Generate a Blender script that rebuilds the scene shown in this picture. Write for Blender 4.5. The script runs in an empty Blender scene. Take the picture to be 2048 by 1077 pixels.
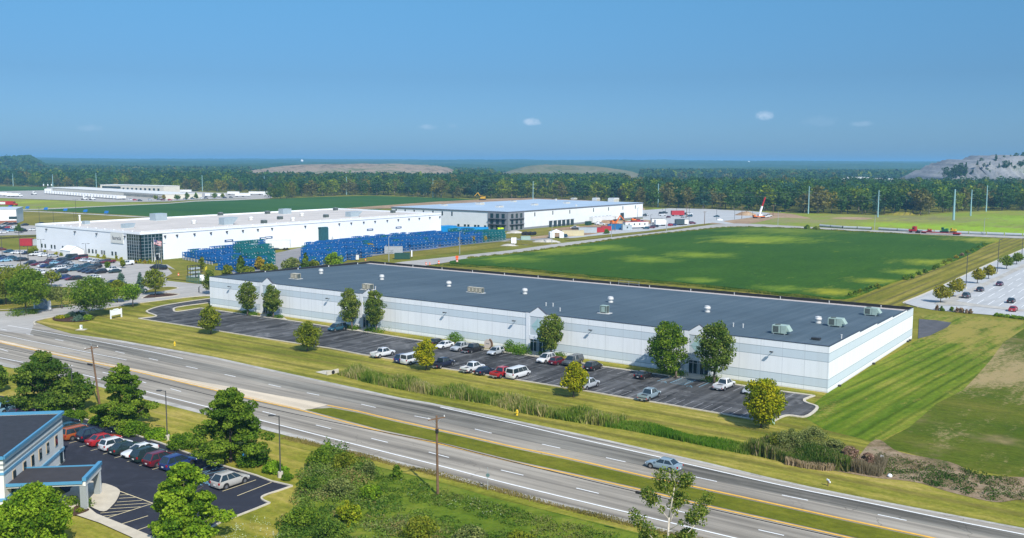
import bpy, math, random
import numpy as np
from mathutils import Vector, Matrix
from mathutils.geometry import tessellate_polygon

SC = bpy.context.scene
COL = SC.collection
rnd = random.Random(7)

# ------------------------------------------------------------------ camera
F, CAMH = 1900.0, 41.0                       # focal length in photo pixels (2048 wide), flying height
PITCH, ROLL = math.atan((538.5-323.9)/F), math.radians(0.22)
cam = bpy.data.cameras.new('camera'); camo = bpy.data.objects.new('camera', cam); COL.objects.link(camo)
cam.sensor_fit = 'HORIZONTAL'; cam.sensor_width = 36.0; cam.lens = 36.0*F/2048
cam.clip_start = 1.0; cam.clip_end = 60000
RM = Matrix.Rotation(math.pi/2-PITCH, 3, 'X') @ Matrix.Rotation(ROLL, 3, 'Z')
camo.matrix_world = Matrix.Translation((0, 0, CAMH)) @ RM.to_4x4()
SC.camera = camo
SC.cycles.use_denoising = True
SC.cycles.max_bounces = 6; SC.cycles.diffuse_bounces = 2; SC.cycles.glossy_bounces = 2
SC.cycles.transmission_bounces = 4; SC.cycles.volume_bounces = 0; SC.cycles.transparent_max_bounces = 8
SC.cycles.caustics_reflective = False; SC.cycles.caustics_refractive = False
SC.view_settings.view_transform = 'Standard'; SC.view_settings.look = 'None'
SC.view_settings.exposure = 0.41; SC.view_settings.gamma = 1.0

# ------------------------------------------------------------------ light
HAZE_D, HAZE_C = 1.3e-4, (.26, .60, .92)
SUN_AZ, SUN_EL = math.atan2(0.40, -0.917), math.radians(43)      # azimuth clockwise from +Y
world = bpy.data.worlds.new('World'); SC.world = world; world.use_nodes = True
wn, wl = world.node_tree.nodes, world.node_tree.links
wn.clear()
wo = wn.new('ShaderNodeOutputWorld'); bg = wn.new('ShaderNodeBackground')
sky = wn.new('ShaderNodeTexSky'); sky.sky_type = 'NISHITA'; sky.sun_disc = False
sky.sun_elevation = SUN_EL; sky.sun_rotation = SUN_AZ
sky.altitude = 200; sky.air_density = 1.0; sky.dust_density = 0.6; sky.ozone_density = 3.0
bg.inputs['Strength'].default_value = 0.145
# a few small fair-weather clouds low in the sky
tc = wn.new('ShaderNodeTexCoord')
def wmath(op, a=None, b=None, clamp=False):
    n = wn.new('ShaderNodeMath'); n.operation = op; n.use_clamp = clamp
    for i, x in enumerate((a, b)):
        if x is None: continue
        if isinstance(x, (int, float)): n.inputs[i].default_value = x
        else: wl.new(x, n.inputs[i])
    return n.outputs[0]
def raydir(u, v): return (RM @ Vector(((u-1024)/F, -(v-538.5)/F, -1))).normalized()
noi = wn.new('ShaderNodeTexNoise'); noi.inputs['Scale'].default_value = 130; noi.inputs['Detail'].default_value = 8; noi.inputs['Roughness'].default_value = .65
wl.new(tc.outputs['Generated'], noi.inputs['Vector'])
total = None
for (u, v, rx, ry, a) in [(1530, 232, .0100, .0052, .5), (1062, 244, .0115, .0042, .5), (855, 254, .011, .003, .22), (905, 252, .006, .002, .12), (180, 257, .014, .0035, .13), (1725, 248, .012, .003, .18), (1640, 243, .02, .006, .06)]:
    d = raydir(u, v)
    right = Vector((d.y, -d.x, 0)).normalized(); up = right.cross(d).normalized()
    def dotn(vec):
        n = wn.new('ShaderNodeVectorMath'); n.operation = 'DOT_PRODUCT'
        wl.new(tc.outputs['Generated'], n.inputs[0]); n.inputs[1].default_value = vec
        return n.outputs['Value']
    ax = wmath('DIVIDE', dotn(right), rx); ay = wmath('DIVIDE', wmath('SUBTRACT', dotn(up), 0.0), ry)
    r2 = wmath('ADD', wmath('MULTIPLY', ax, ax), wmath('MULTIPLY', ay, ay))
    m = wmath('SUBTRACT', 1.0, wmath('ADD', r2, wmath('MULTIPLY', wmath('SUBTRACT', noi.outputs['Fac'], 0.5), -2.6)), True)
    front = wmath('GREATER_THAN', dotn(d), 0.5)
    m = wmath('MULTIPLY', wmath('MULTIPLY', m, front), a)
    total = m if total is None else wmath('ADD', total, m, True)
tint = wn.new('ShaderNodeMix'); tint.data_type = 'RGBA'; tint.blend_type = 'MULTIPLY'; tint.inputs['Factor'].default_value = 1.0
wl.new(sky.outputs[0], tint.inputs['A']); 
spz = wn.new('ShaderNodeSeparateXYZ'); wl.new(tc.outputs['Generated'], spz.inputs[0]); rz_ = wn.new('ShaderNodeValToRGB'); wl.new(spz.outputs['Z'], rz_.inputs[0])
for i_, (p_, c_) in enumerate([(0.0, (.19, .325, .59)), (.086, (.195, .325, .475)), (.163, (.25, .44, .55)), (.4, (.95, 1.10, 1.12))]):
    e_ = rz_.color_ramp.elements[i_] if i_ < 2 else rz_.color_ramp.elements.new(p_)
    e_.position = p_; e_.color = (*c_, 1)
wl.new(rz_.outputs[0], tint.inputs['B'])
cm = wn.new('ShaderNodeMix'); cm.data_type = 'RGBA'
wl.new(total, cm.inputs['Factor']); wl.new(tint.outputs['Result'], cm.inputs['A']); cm.inputs['B'].default_value = (3.6, 4.3, 5.3, 1)
wl.new(cm.outputs['Result'], bg.inputs['Color']); wl.new(bg.outputs[0], wo.inputs['Surface'])

sun = bpy.data.lights.new('sun', 'SUN'); sun.energy = 4.3; sun.angle = math.radians(0.53); sun.color = (1.0, 0.955, 0.87)
suno = bpy.data.objects.new('sun', sun); COL.objects.link(suno)
tosun = Vector((math.sin(SUN_AZ)*math.cos(SUN_EL), math.cos(SUN_AZ)*math.cos(SUN_EL), math.sin(SUN_EL)))
suno.rotation_euler = tosun.to_track_quat('Z', 'Y').to_euler()

# ------------------------------------------------------------------ where a traced point of the photo stands on the ground
def g(u, v, z=0.0):
    d = RM @ Vector(((u-1024)/F, -(v-538.5)/F, -1)); t = (z-CAMH)/d.z
    return Vector((t*d.x, t*d.y, z))
def ht(u, v, v2):
    """height of an upright thing standing at (u, v) whose top reaches row v2"""
    b = g(u, v); lo, hi = 0.0, 300.0
    RT = RM.transposed()
    for _ in range(40):
        m = (lo+hi)/2; q = RT @ Vector((b.x, b.y, m-CAMH))
        if 538.5-F*q.y/-q.z > v2: lo = m
        else: hi = m
    return lo
def mpp(u, v): return g(u, v).y/F            # metres per pixel there
def wall_hit(u, v, P0, P1):
    d = RM @ Vector(((u-1024)/F, -(v-538.5)/F, -1)); e = (P1-P0); e.z = 0; e.normalize(); n = Vector((-e.y, e.x, 0))
    t = P0.dot(n)/d.dot(n); p = Vector((0, 0, CAMH))+t*d
    return (p-P0).dot(e), p.z
def zrot(vec): return math.atan2(vec.y, vec.x)

# ------------------------------------------------------------------ materials
MATS = {}
def nodes_of(name):
    m = bpy.data.materials.new(name); m.use_nodes = True
    nt = m.node_tree; b = nt.nodes['Principled BSDF']
    return m, nt, b
def N(nt, t, **kw):
    n = nt.nodes.new(t)
    for k, x in kw.items():
        if k.startswith('i_'): n.inputs[k[2:].replace('_', ' ')].default_value = x
        else: setattr(n, k, x)
    return n
def ramp(nt, fac, stops):
    r = nt.nodes.new('ShaderNodeValToRGB'); e = r.color_ramp.elements
    e[0].position, e[0].color = stops[0][0], (*stops[0][1], 1) if len(stops[0][1]) == 3 else stops[0][1]
    e[1].position, e[1].color = stops[-1][0], (*stops[-1][1], 1)
    for p, c in stops[1:-1]:
        q = e.new(p); q.color = (*c, 1)
    nt.links.new(fac, r.inputs[0]); return r.outputs[0]
def mixc(nt, f, a, b, mode='MIX'):
    n = N(nt, 'ShaderNodeMix', data_type='RGBA', blend_type=mode)
    for key, x in (('Factor', f), ('A', a), ('B', b)):
        if isinstance(x, (int, float)): n.inputs[key].default_value = x
        elif isinstance(x, tuple): n.inputs[key].default_value = (*x, 1)
        else: nt.links.new(x, n.inputs[key])
    return n.outputs['Result']
def mth(nt, op, a, b=0.0, clamp=False):
    n = nt.nodes.new('ShaderNodeMath'); n.operation = op; n.use_clamp = clamp
    for i, x in enumerate((a, b)):
        if isinstance(x, (int, float)): n.inputs[i].default_value = x
        else: nt.links.new(x, n.inputs[i])
    return n.outputs[0]
def noise(nt, scale, detail=4, rough=.55, vec=None, rot=None, stretch=None, dist=0.0):
    n = N(nt, 'ShaderNodeTexNoise'); n.inputs['Scale'].default_value = scale
    n.inputs['Detail'].default_value = detail; n.inputs['Roughness'].default_value = rough; n.inputs['Distortion'].default_value = dist
    tcn = N(nt, 'ShaderNodeTexCoord')
    src = tcn.outputs['Object']
    if stretch or rot:
        # rotate first so that stretch runs along the given direction
        m1 = N(nt, 'ShaderNodeMapping'); m1.inputs['Rotation'].default_value = (0, 0, -(rot or 0)); nt.links.new(src, m1.inputs['Vector'])
        m2 = N(nt, 'ShaderNodeMapping'); m2.inputs['Scale'].default_value = stretch or (1, 1, 1); nt.links.new(m1.outputs[0], m2.inputs['Vector'])
        src = m2.outputs[0]
    nt.links.new(src, n.inputs['Vector'])
    return n.outputs['Fac']
def bump(nt, b, h, strength=.3, dist=.1):
    n = N(nt, 'ShaderNodeBump'); n.inputs['Strength'].default_value = strength; n.inputs['Distance'].default_value = dist
    nt.links.new(h, n.inputs['Height']); nt.links.new(n.outputs[0], b.inputs['Normal'])
def mat(name, col, rough=.7, metal=0.0, var=0.12, scale=1.5, spec=.3):
    if name in MATS: return MATS[name]
    m, nt, b = nodes_of(name); b.inputs['Roughness'].default_value = rough; b.inputs['Metallic'].default_value = metal
    b.inputs['Specular IOR Level'].default_value = spec
    if var:
        f = noise(nt, scale, 5)
        c = ramp(nt, f, [(.25, tuple(x*(1-var) for x in col)), (.75, tuple(min(1, x*(1+var)) for x in col))])
        nt.links.new(c, b.inputs['Base Color'])
    else: b.inputs['Base Color'].default_value = (*col, 1)
    MATS[name] = m; return m
def paint_mat():
    """car paint whose colour comes from the object"""
    m, nt, b = nodes_of('car_paint'); oi = N(nt, 'ShaderNodeObjectInfo')
    f = noise(nt, 2.0, 3); c = mixc(nt, mth(nt, 'MULTIPLY', f, .08), oi.outputs['Color'], (.25, .23, .2))
    nt.links.new(c, b.inputs['Base Color']); b.inputs['Roughness'].default_value = .32; b.inputs['Metallic'].default_value = .15
    b.inputs['Coat Weight'].default_value = .5; b.inputs['Coat Roughness'].default_value = .08
    return m
PAINT = paint_mat()
def objcol_mat(name, rough=.6, metal=0.0, var=.15, scale=1.0):
    m, nt, b = nodes_of(name); oi = N(nt, 'ShaderNodeObjectInfo')
    f = noise(nt, scale, 4); k = ramp(nt, f, [(.3, (1-var,)*3), (.7, (1,)*3)])
    nt.links.new(mixc(nt, 1.0, oi.outputs['Color'], k, 'MULTIPLY'), b.inputs['Base Color'])
    b.inputs['Roughness'].default_value = rough; b.inputs['Metallic'].default_value = metal; b.inputs['Specular IOR Level'].default_value = .3
    return m
FLAT = objcol_mat('coloured_coating')
GLASS = None
def glass_mat(name, col, rough=.06, spec=.6):
    m, nt, b = nodes_of(name); b.inputs['Base Color'].default_value = (*col, 1); b.inputs['Roughness'].default_value = rough
    b.inputs['Specular IOR Level'].default_value = spec; b.inputs['Coat Weight'].default_value = .3; b.inputs['Coat Roughness'].default_value = .04
    return m
GLASS = glass_mat('car_glass', (.018, .03, .036))
WGLASS = glass_mat('window_glass', (.012, .035, .04))
TYRE = mat('tyre_rubber', (.018, .018, .018), .85)
RIM = mat('wheel_alloy', (.45, .45, .46), .35, .8)
LAMPC = mat('headlamp_lens', (.7, .72, .74), .15, 0, .05)
LAMPR = mat('tail_lamp_lens', (.32, .008, .008), .25, 0, .05)
DARKP = mat('black_plastic', (.02, .02, .022), .6)
PLATE = mat('number_plate', (.6, .6, .6), .5, 0, .05)
STEEL = mat('galvanised_steel', (.42, .44, .45), .45, .6)
CONC = mat('concrete', (.47, .43, .35), .9, 0, .16, .8)
WHITE = mat('white_painted_wall', (.78, .79, .80), .65, 0, .04, .15)
WOOD = mat('weathered_wood', (.16, .095, .055), .9, 0, .35, 2.2)
BARK = mat('bark', (.12, .095, .07), .95, 0, .3, 3)
BIRCH = mat('birch_bark', (.5, .44, .36), .9, 0, .35, 2.5)
DKMETAL = mat('dark_bronze_metal', (.045, .045, .045), .5, .3)
BLACK = mat('black_rubber_membrane', (.02, .02, .02), .9)

def leaf_mat(name, rough=.6, trans=.34):
    m = bpy.data.materials.new(name); m.use_nodes = True; nt = m.node_tree; b = nt.nodes['Principled BSDF']
    at = N(nt, 'ShaderNodeAttribute', attribute_name='tint'); oi = N(nt, 'ShaderNodeObjectInfo')
    c = mixc(nt, 1.0, at.outputs['Color'], oi.outputs['Color'], 'MULTIPLY')
    nt.links.new(c, b.inputs['Base Color']); b.inputs['Roughness'].default_value = .8; b.inputs['Specular IOR Level'].default_value = .06
    tr = N(nt, 'ShaderNodeBsdfTranslucent'); mx = N(nt, 'ShaderNodeMixShader'); mx.inputs[0].default_value = trans
    c2 = mixc(nt, 1.0, c, (1.35, 1.45, .7), 'MULTIPLY')
    nt.links.new(c2, tr.inputs['Color']); nt.links.new(b.outputs[0], mx.inputs[1]); nt.links.new(tr.outputs[0], mx.inputs[2])
    nt.links.new(mx.outputs[0], nt.nodes['Material Output'].inputs['Surface'])
    return m
LEAF = leaf_mat('leaves')

# ------------------------------------------------------------------ mesh builder
class MB:
    def __init__(s): s.v, s.f, s.m, s.mats = [], [], [], []
    def mi(s, m):
        if m is None: return 0
        if m not in s.mats: s.mats.append(m)
        return s.mats.index(m)
    def add(s, vs, fs, m=None):
        o = len(s.v); s.v += [tuple(x) for x in vs]; k = s.mi(m)
        for f in fs: s.f.append(tuple(i+o for i in f)); s.m.append(k)
        return s
    def box(s, x0, x1, y0, y1, z0, z1, m=None, top=None):
        vs = [(x, y, z) for z in (z0, z1) for y in (y0, y1) for x in (x0, x1)]
        s.add(vs, [(0, 2, 3, 1), (0, 1, 5, 4), (1, 3, 7, 5), (3, 2, 6, 7), (2, 0, 4, 6)], m)
        s.add(vs[4:], [(0, 1, 3, 2)], top or m); return s
    def bar(s, a, b, w, h=None, m=None):
        a, b = Vector(a), Vector(b); h = h or w; d = (b-a).normalized()
        up = Vector((0, 0, 1)) if abs(d.z) < .95 else Vector((1, 0, 0))
        r = d.cross(up).normalized()*w/2; u = r.cross(d).normalized()*h/2
        vs = [p+i*r+j*u for p in (a, b) for i, j in ((-1, -1), (1, -1), (1, 1), (-1, 1))]
        s.add(vs, [(0, 3, 2, 1), (4, 5, 6, 7)]+[(i, (i+1) % 4, (i+1) % 4+4, i+4) for i in range(4)], m); return s
    def cyl(s, a, b, r0, r1=None, n=10, m=None, caps=True):
        a, b = Vector(a), Vector(b); r1 = r0 if r1 is None else r1; d = (b-a).normalized()
        up = Vector((0, 0, 1)) if abs(d.z) < .95 else Vector((1, 0, 0))
        x = d.cross(up).normalized(); y = d.cross(x).normalized()
        vs = []
        for p, r in ((a, r0), (b, r1)):
            for k in range(n):
                t = 2*math.pi*k/n; vs.append(p+x*r*math.cos(t)+y*r*math.sin(t))
        fs = [(k, (k+1) % n, (k+1) % n+n, k+n) for k in range(n)]
        if caps: fs += [tuple(range(n))[::-1], tuple(range(n, 2*n))]
        s.add(vs, fs, m); return s
    def lathe(s, prof, n=14, c=(0, 0, 0), m=None):
        vs = []
        for r, z in prof:
            for k in range(n):
                t = 2*math.pi*k/n; vs.append((c[0]+r*math.cos(t), c[1]+r*math.sin(t), c[2]+z))
        fs = [(i*n+k, i*n+(k+1) % n, (i+1)*n+(k+1) % n, (i+1)*n+k) for i in range(len(prof)-1) for k in range(n)]
        fs += [tuple(range(n))[::-1], tuple(range((len(prof)-1)*n, len(prof)*n))]
        s.add(vs, fs, m); return s
    def prism(s, poly, z0, z1, m=None, top=None, bottom=True):
        n = len(poly); tri = tessellate_polygon([[Vector((p[0], p[1], 0)) for p in poly]])
        area = sum(poly[i][0]*poly[(i+1) % n][1]-poly[(i+1) % n][0]*poly[i][1] for i in range(n))
        vs = [(p[0], p[1], z0) for p in poly]+[(p[0], p[1], z1) for p in poly]
        sides = [(i, (i+1) % n, (i+1) % n+n, i+n) for i in range(n)]
        if area < 0: sides = [f[::-1] for f in sides]
        if z1 > z0: s.add(vs, sides, m)
        def up(t):
            a, b, c = [poly[i] for i in t]
            return (b[0]-a[0])*(c[1]-a[1])-(b[1]-a[1])*(c[0]-a[0]) > 0
        tt = [t if up(t) else t[::-1] for t in tri]
        s.add(vs[n:], tt, top or m)
        if bottom and z1 > z0: s.add(vs[:n], [t[::-1] for t in tt], m)
        return s
    def build(s, name, m=None, parent=None, smooth=False, angle=None):
        me = s.mesh(name, m, smooth, angle); o = bpy.data.objects.new(name, me); COL.objects.link(o)
        if parent: o.parent = parent
        return o
    def mesh(s, name, m=None, smooth=False, angle=None):
        me = bpy.data.meshes.new(name); me.from_pydata(s.v, [], s.f)
        if m is not None and not s.mats: me.materials.append(m)
        else:
            for q in s.mats: me.materials.append(q)
            if s.mats: me.polygons.foreach_set('material_index', s.m)
        if smooth or angle:
            me.polygons.foreach_set('use_smooth', [True]*len(me.polygons))
            if angle: me.set_sharp_from_angle(angle=math.radians(angle))
        me.update(); return me
def tag(o, label=None, cat=None, group=None, kind=None):
    if label: o['label'] = label
    if cat: o['category'] = cat
    if group: o['group'] = group
    if kind: o['kind'] = kind
    return o
def empty(name, loc=(0, 0, 0), rz=0.0, label=None, cat=None, group=None):
    o = bpy.data.objects.new(name, None); COL.objects.link(o); o.location = loc; o.rotation_euler = (0, 0, rz); o.empty_display_size = .5
    return tag(o, label, cat, group)
def inst(name, me, parent=None, loc=(0, 0, 0), rz=0.0, color=None, scale=None):
    o = bpy.data.objects.new(name, me); COL.objects.link(o); o.location = loc; o.rotation_euler = (0, 0, rz)
    if parent: o.parent = parent
    if color: o.color = (*color, 1)
    if scale: o.scale = scale
    return o
def smooth_px(pts, k=6, closed=True):
    """Catmull-Rom through traced points"""
    out = []; n = len(pts)
    rng = range(n) if closed else range(n-1)
    for i in rng:
        p = [pts[(i+j) % n] if closed else pts[min(max(i+j, 0), n-1)] for j in (-1, 0, 1, 2)]
        for q in range(k):
            t = q/k
            out.append(tuple(.5*((2*p[1][a])+(-p[0][a]+p[2][a])*t+(2*p[0][a]-5*p[1][a]+4*p[2][a]-p[3][a])*t*t+(-p[0][a]+3*p[1][a]-3*p[2][a]+p[3][a])*t**3) for a in (0, 1)))
    if not closed: out.append(tuple(pts[-1]))
    return out
def patch(name, px, z, m, sm=False, kind='structure', world=False, z0=None):
    pts = px if world else [tuple(g(*p).xy) for p in (smooth_px(px) if sm else px)]
    b = MB(); b.prism(pts, z if z0 is None else z0, z, m)
    o = b.build(name, m); tag(o, kind=kind); return o
def resample(pts, step):
    out = [Vector(pts[0])]
    for a, b in zip(pts[:-1], pts[1:]):
        a, b = Vector(a), Vector(b); n = max(1, int((b-a).length/step))
        for i in range(1, n+1): out.append(a.lerp(b, i/n))
    return out
def ribbon_into(b, pts, w, z, m=None, off=0.0, h=0.0):
    """flat (or raised by h) strip following world points"""
    P = [Vector((p[0], p[1])) for p in pts]; n = len(P); L, Rr = [], []
    for i in range(n):
        d = (P[min(i+1, n-1)]-P[max(i-1, 0)]).normalized(); q = Vector((-d.y, d.x))
        L.append(P[i]+q*(off+w/2)); Rr.append(P[i]+q*(off-w/2))
    vs = [(p.x, p.y, z) for p in L]+[(p.x, p.y, z) for p in Rr]
    fs = [(i+n, i+1+n, i+1, i) for i in range(n-1)]
    b.add(vs, fs, m)
    if h:
        vb = [(x, y, z-h) for x, y, _ in vs]
        b.add(vs[:n]+vb[:n], [(i, i+1, i+1+n, i+n) for i in range(n-1)], m)
        b.add(vs[n:]+vb[n:], [(i+n, i+1+n, i+1, i) for i in range(n-1)], m)
        b.add([vs[0], vs[n], vb[0], vb[n]], [(0, 2, 3, 1)], m)
        b.add([vs[n-1], vs[2*n-1], vb[n-1], vb[2*n-1]], [(0, 1, 3, 2)], m)
def gl(px, k=5, sm=True):
    pts = smooth_px(px, k, closed=False) if sm else px
    return [tuple(g(*p).xy) for p in pts]
# ================================================================== THE SETTING: ground, fields, roads
def dir_angle(u, v=329): d = raydir(u, v); return math.atan2(d.y, d.x)
A_HW, A_LOT, A_MOW = dir_angle(-1640, 314), dir_angle(2430, 330), dir_angle(2650, 331)

def ground_mat(name, stops, big=.02, mid=.12, fine=1.6, ang=None, st=0.0, sper=.45, spots=None, rough=.95, bstr=.35, dist=0.0, contrast=1.0, zone=None, lines=None, grain=.30, zamp=1.0):
    if name in MATS: return MATS[name]
    m, nt, b = nodes_of(name); b.inputs['Roughness'].default_value = rough; b.inputs['Specular IOR Level'].default_value = .1
    a = noise(nt, big, 4, .6, dist=dist); c = noise(nt, mid, 5, .65, rot=ang, stretch=(.25, 1, 1) if ang is not None else None); f = noise(nt, fine, 4, .7)
    s = mth(nt, 'ADD', mth(nt, 'MULTIPLY', a, .42), mth(nt, 'ADD', mth(nt, 'MULTIPLY', c, .36), mth(nt, 'MULTIPLY', f, .22)))
    s = mth(nt, 'ADD', mth(nt, 'MULTIPLY', mth(nt, 'SUBTRACT', s, .5), 2.6*contrast), .5, True)
    if st:
        w = noise(nt, sper, 2, .5, rot=ang, stretch=(.02, 1, 1))
        s = mth(nt, 'ADD', s, mth(nt, 'MULTIPLY', mth(nt, 'SUBTRACT', w, .5), st), True)
    n = len(stops); col = ramp(nt, s, [((i+.5)/n, q) for i, q in enumerate(stops)])
    for (sc, lo, hi, cc, amt) in (spots or []):
        q = noise(nt, sc, 5, .65); k = mth(nt, 'MULTIPLY', ramp(nt, q, [(lo, (0, 0, 0)), (hi, (1, 1, 1))]), amt)
        col = mixc(nt, k, col, cc)
    if lines:
        per, amt, lc = lines; tcl = N(nt, 'ShaderNodeTexCoord'); ml = N(nt, 'ShaderNodeMapping'); ml.inputs['Rotation'].default_value = (0, 0, -ang); nt.links.new(tcl.outputs['Object'], ml.inputs['Vector'])
        sl = N(nt, 'ShaderNodeSeparateXYZ'); nt.links.new(ml.outputs[0], sl.inputs[0]); wob = noise(nt, .05, 3, .5)
        ph = mth(nt, 'ADD', mth(nt, 'DIVIDE', sl.outputs['Y'], per), mth(nt, 'MULTIPLY', wob, .22)); tri = mth(nt, 'ABSOLUTE', mth(nt, 'SUBTRACT', mth(nt, 'FRACT', ph), .5))
        gate = noise(nt, .09, 4, .6, rot=ang, stretch=(.12, 1.2, 1)); k = mth(nt, 'MULTIPLY', ramp(nt, tri, [(.04, (1, 1, 1)), (.22, (0, 0, 0))]), mth(nt, 'MULTIPLY', ramp(nt, gate, [(.34, (0, 0, 0)), (.52, (1, 1, 1))]), amt))
        col = mixc(nt, k, col, lc)
    fx = noise(nt, .9, 6, .75, rot=ang or 0, stretch=(.5, 1, 1)); col = mixc(nt, 1.0, col, ramp(nt, fx, [(.3, (1-grain,)*3), (.7, (1+grain*.9,)*3)]), 'MULTIPLY')
    for zone_ in (zone if isinstance(zone, list) else [zone] if zone else []):
        (zx, zy), zr, zc = zone_; nz = zamp; tcn = N(nt, 'ShaderNodeTexCoord'); dn = N(nt, 'ShaderNodeVectorMath', operation='DISTANCE'); nt.links.new(tcn.outputs['Object'], dn.inputs[0]); dn.inputs[1].default_value = (zx, zy, 0)
        fall = mth(nt, 'SUBTRACT', 1.0, mth(nt, 'DIVIDE', dn.outputs['Value'], zr), True); q = noise(nt, .16, 6, .75, rot=A_MOW, stretch=(.3, 1, 1)); q2 = noise(nt, 1.1, 5, .75)
        k = ramp(nt, mth(nt, 'ADD', mth(nt, 'MULTIPLY', fall, .55), mth(nt, 'ADD', mth(nt, 'MULTIPLY', mth(nt, 'SUBTRACT', q, .5), 2.0*nz), mth(nt, 'MULTIPLY', mth(nt, 'SUBTRACT', q2, .5), 1.3*nz))), [(.16, (0, 0, 0)), (.52, (1, 1, 1))]); col = mixc(nt, mth(nt, 'MULTIPLY', k, .9), col, zc)
    nt.links.new(col, b.inputs['Base Color']); bump(nt, b, f, bstr, .25); MATS[name] = m; return m

G_BASE = ground_mat('meadow_grass', [(.10, .12, .010), (.165, .165, .018), (.25, .215, .04)], ang=A_HW)
G_VERGE = ground_mat('verge_grass', [(.11, .125, .012), (.185, .185, .022), (.275, .24, .042), (.385, .30, .085)], big=.035, mid=.13, fine=1.6, ang=A_HW, st=1.0, sper=.6, contrast=1.25, lines=(5.2, .55, (.10, .085, .022)))
G_VERGE2 = ground_mat('front_verge_grass', [(.12, .14, .012), (.20, .20, .022), (.285, .245, .042), (.38, .295, .08)], big=.05, mid=.16, fine=1.8, ang=A_HW, st=.8, sper=.5, contrast=1.2)
G_MED = ground_mat('median_grass', [(.08, .10, .006), (.125, .135, .010), (.19, .175, .022)], big=.06, mid=.2, fine=2.5, ang=A_HW)
G_MOW = ground_mat('mown_lawn', [(.045, .09, .003), (.08, .14, .005), (.135, .18, .012), (.23, .225, .035)], big=.018, mid=.15, fine=1.8, ang=A_MOW, st=1.2, sper=.4, lines=(2.5, .85, (.05, .085, .002)), zone=(tuple(g(2000, 660).xy), 58, (.29, .235, .055)))
G_ROUGH = ground_mat('rough_pasture', [(.032, .062, .002), (.055, .088, .004), (.085, .108, .007), (.13, .13, .018)], big=.02, mid=.10, fine=2.0, ang=A_HW,
                     spots=[(.035, .56, .68, (.22, .165, .075), .85), (.5, .6, .75, (.26, .20, .09), .5)], contrast=1.1, zone=(tuple(g(2050, 742).xy), 46, (.33, .25, .12)))
G_DRY = ground_mat('dry_rough_grass', [(.12, .115, .035), (.19, .16, .06), (.27, .21, .09), (.2, .16, .06)], big=.05, mid=.2, fine=2.0, ang=A_MOW)
G_STRIP = ground_mat('field_strip_grass', [(.12, .125, .012), (.195, .175, .02), (.29, .235, .05)], big=.03, mid=.15, fine=1.6, ang=A_LOT, st=1.2, sper=.35, lines=(3.6, .85, (.10, .09, .03)))
G_FAR = ground_mat('far_meadow_grass', [(.12, .17, .015), (.19, .25, .018), (.23, .23, .04), (.30, .36, .02)], big=.009, mid=.03, fine=.4, ang=A_LOT, contrast=1.3, spots=[(.02, .56, .66, (.25, .2, .1), .6)], zone=[(tuple(g(u, v).xy), r_, (.24, .38, .012)) for u, v, r_ in [(1850, 453, 60), (1960, 458, 60), (2040, 440, 90), (1950, 445, 60), (1780, 449, 40), (2048, 465, 60)]]+[(tuple(g(1600, 442).xy), 60, (.25, .21, .10)), (tuple(g(1850, 438).xy), 90, (.19, .17, .07))])
G_SCRUB = ground_mat('scrub_ground', [(.06, .105, .006), (.095, .145, .010), (.14, .18, .016), (.21, .205, .035)], big=.08, mid=.3, fine=2.2)
SOY = ground_mat('soybean_crop', [(.020, .064, .003), (.028, .080, .004), (.037, .094, .005), (.050, .112, .006)], big=.012, mid=.05, fine=1.2, ang=A_LOT,
                 contrast=.9, bstr=.7, zamp=.45, zone=[(tuple(g(u, v).xy), r_, c_) for u, v, r_, c_ in [(1530, 480, 50, (.20, .27, .015)), (1480, 484, 30, (.24, .28, .02)), (1400, 512, 26, (.18, .25, .015)), (1300, 521, 24, (.17, .24, .015)), (1200, 498, 30, (.17, .24, .015)), (1100, 502, 36, (.22, .26, .02)), (1020, 520, 26, (.16, .23, .015)), (1870, 528, 26, (.24, .28, .02)), (1820, 546, 18, (.22, .27, .02)), (1750, 565, 16, (.24, .27, .02)), (1660, 588, 15, (.30, .30, .02)), (1560, 580, 14, (.15, .22, .015)), (1400, 563, 14, (.14, .21, .015)), (1980, 482, 40, (.28, .28, .03)), (1560, 463, 60, (.14, .19, .015))]])
CROP2 = ground_mat('distant_crop', [(.020, .072, .014), (.028, .088, .016), (.045, .11, .018), (.09, .145, .02)], big=.006, mid=.02, fine=.5, ang=A_HW, contrast=.8)
DIRT = ground_mat('bare_earth', [(.20, .13, .075), (.33, .22, .13), (.42, .31, .2)], big=.03, mid=.15, fine=1.2)
SAND = ground_mat('pale_gravel', [(.30, .28, .24), (.40, .38, .34), (.48, .45, .40)], big=.04, mid=.2, fine=2)
MULCH = ground_mat('bark_mulch', [(.045, .026, .018), (.08, .045, .03), (.11, .07, .05)], big=.2, mid=.6, fine=5)
WEEDY = ground_mat('weedy_bank', [(.045, .075, .016), (.16, .12, .06), (.25, .18, .11), (.30, .23, .15), (.07, .10, .02)], big=.12, mid=.35, fine=2.5, contrast=1.5)

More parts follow.
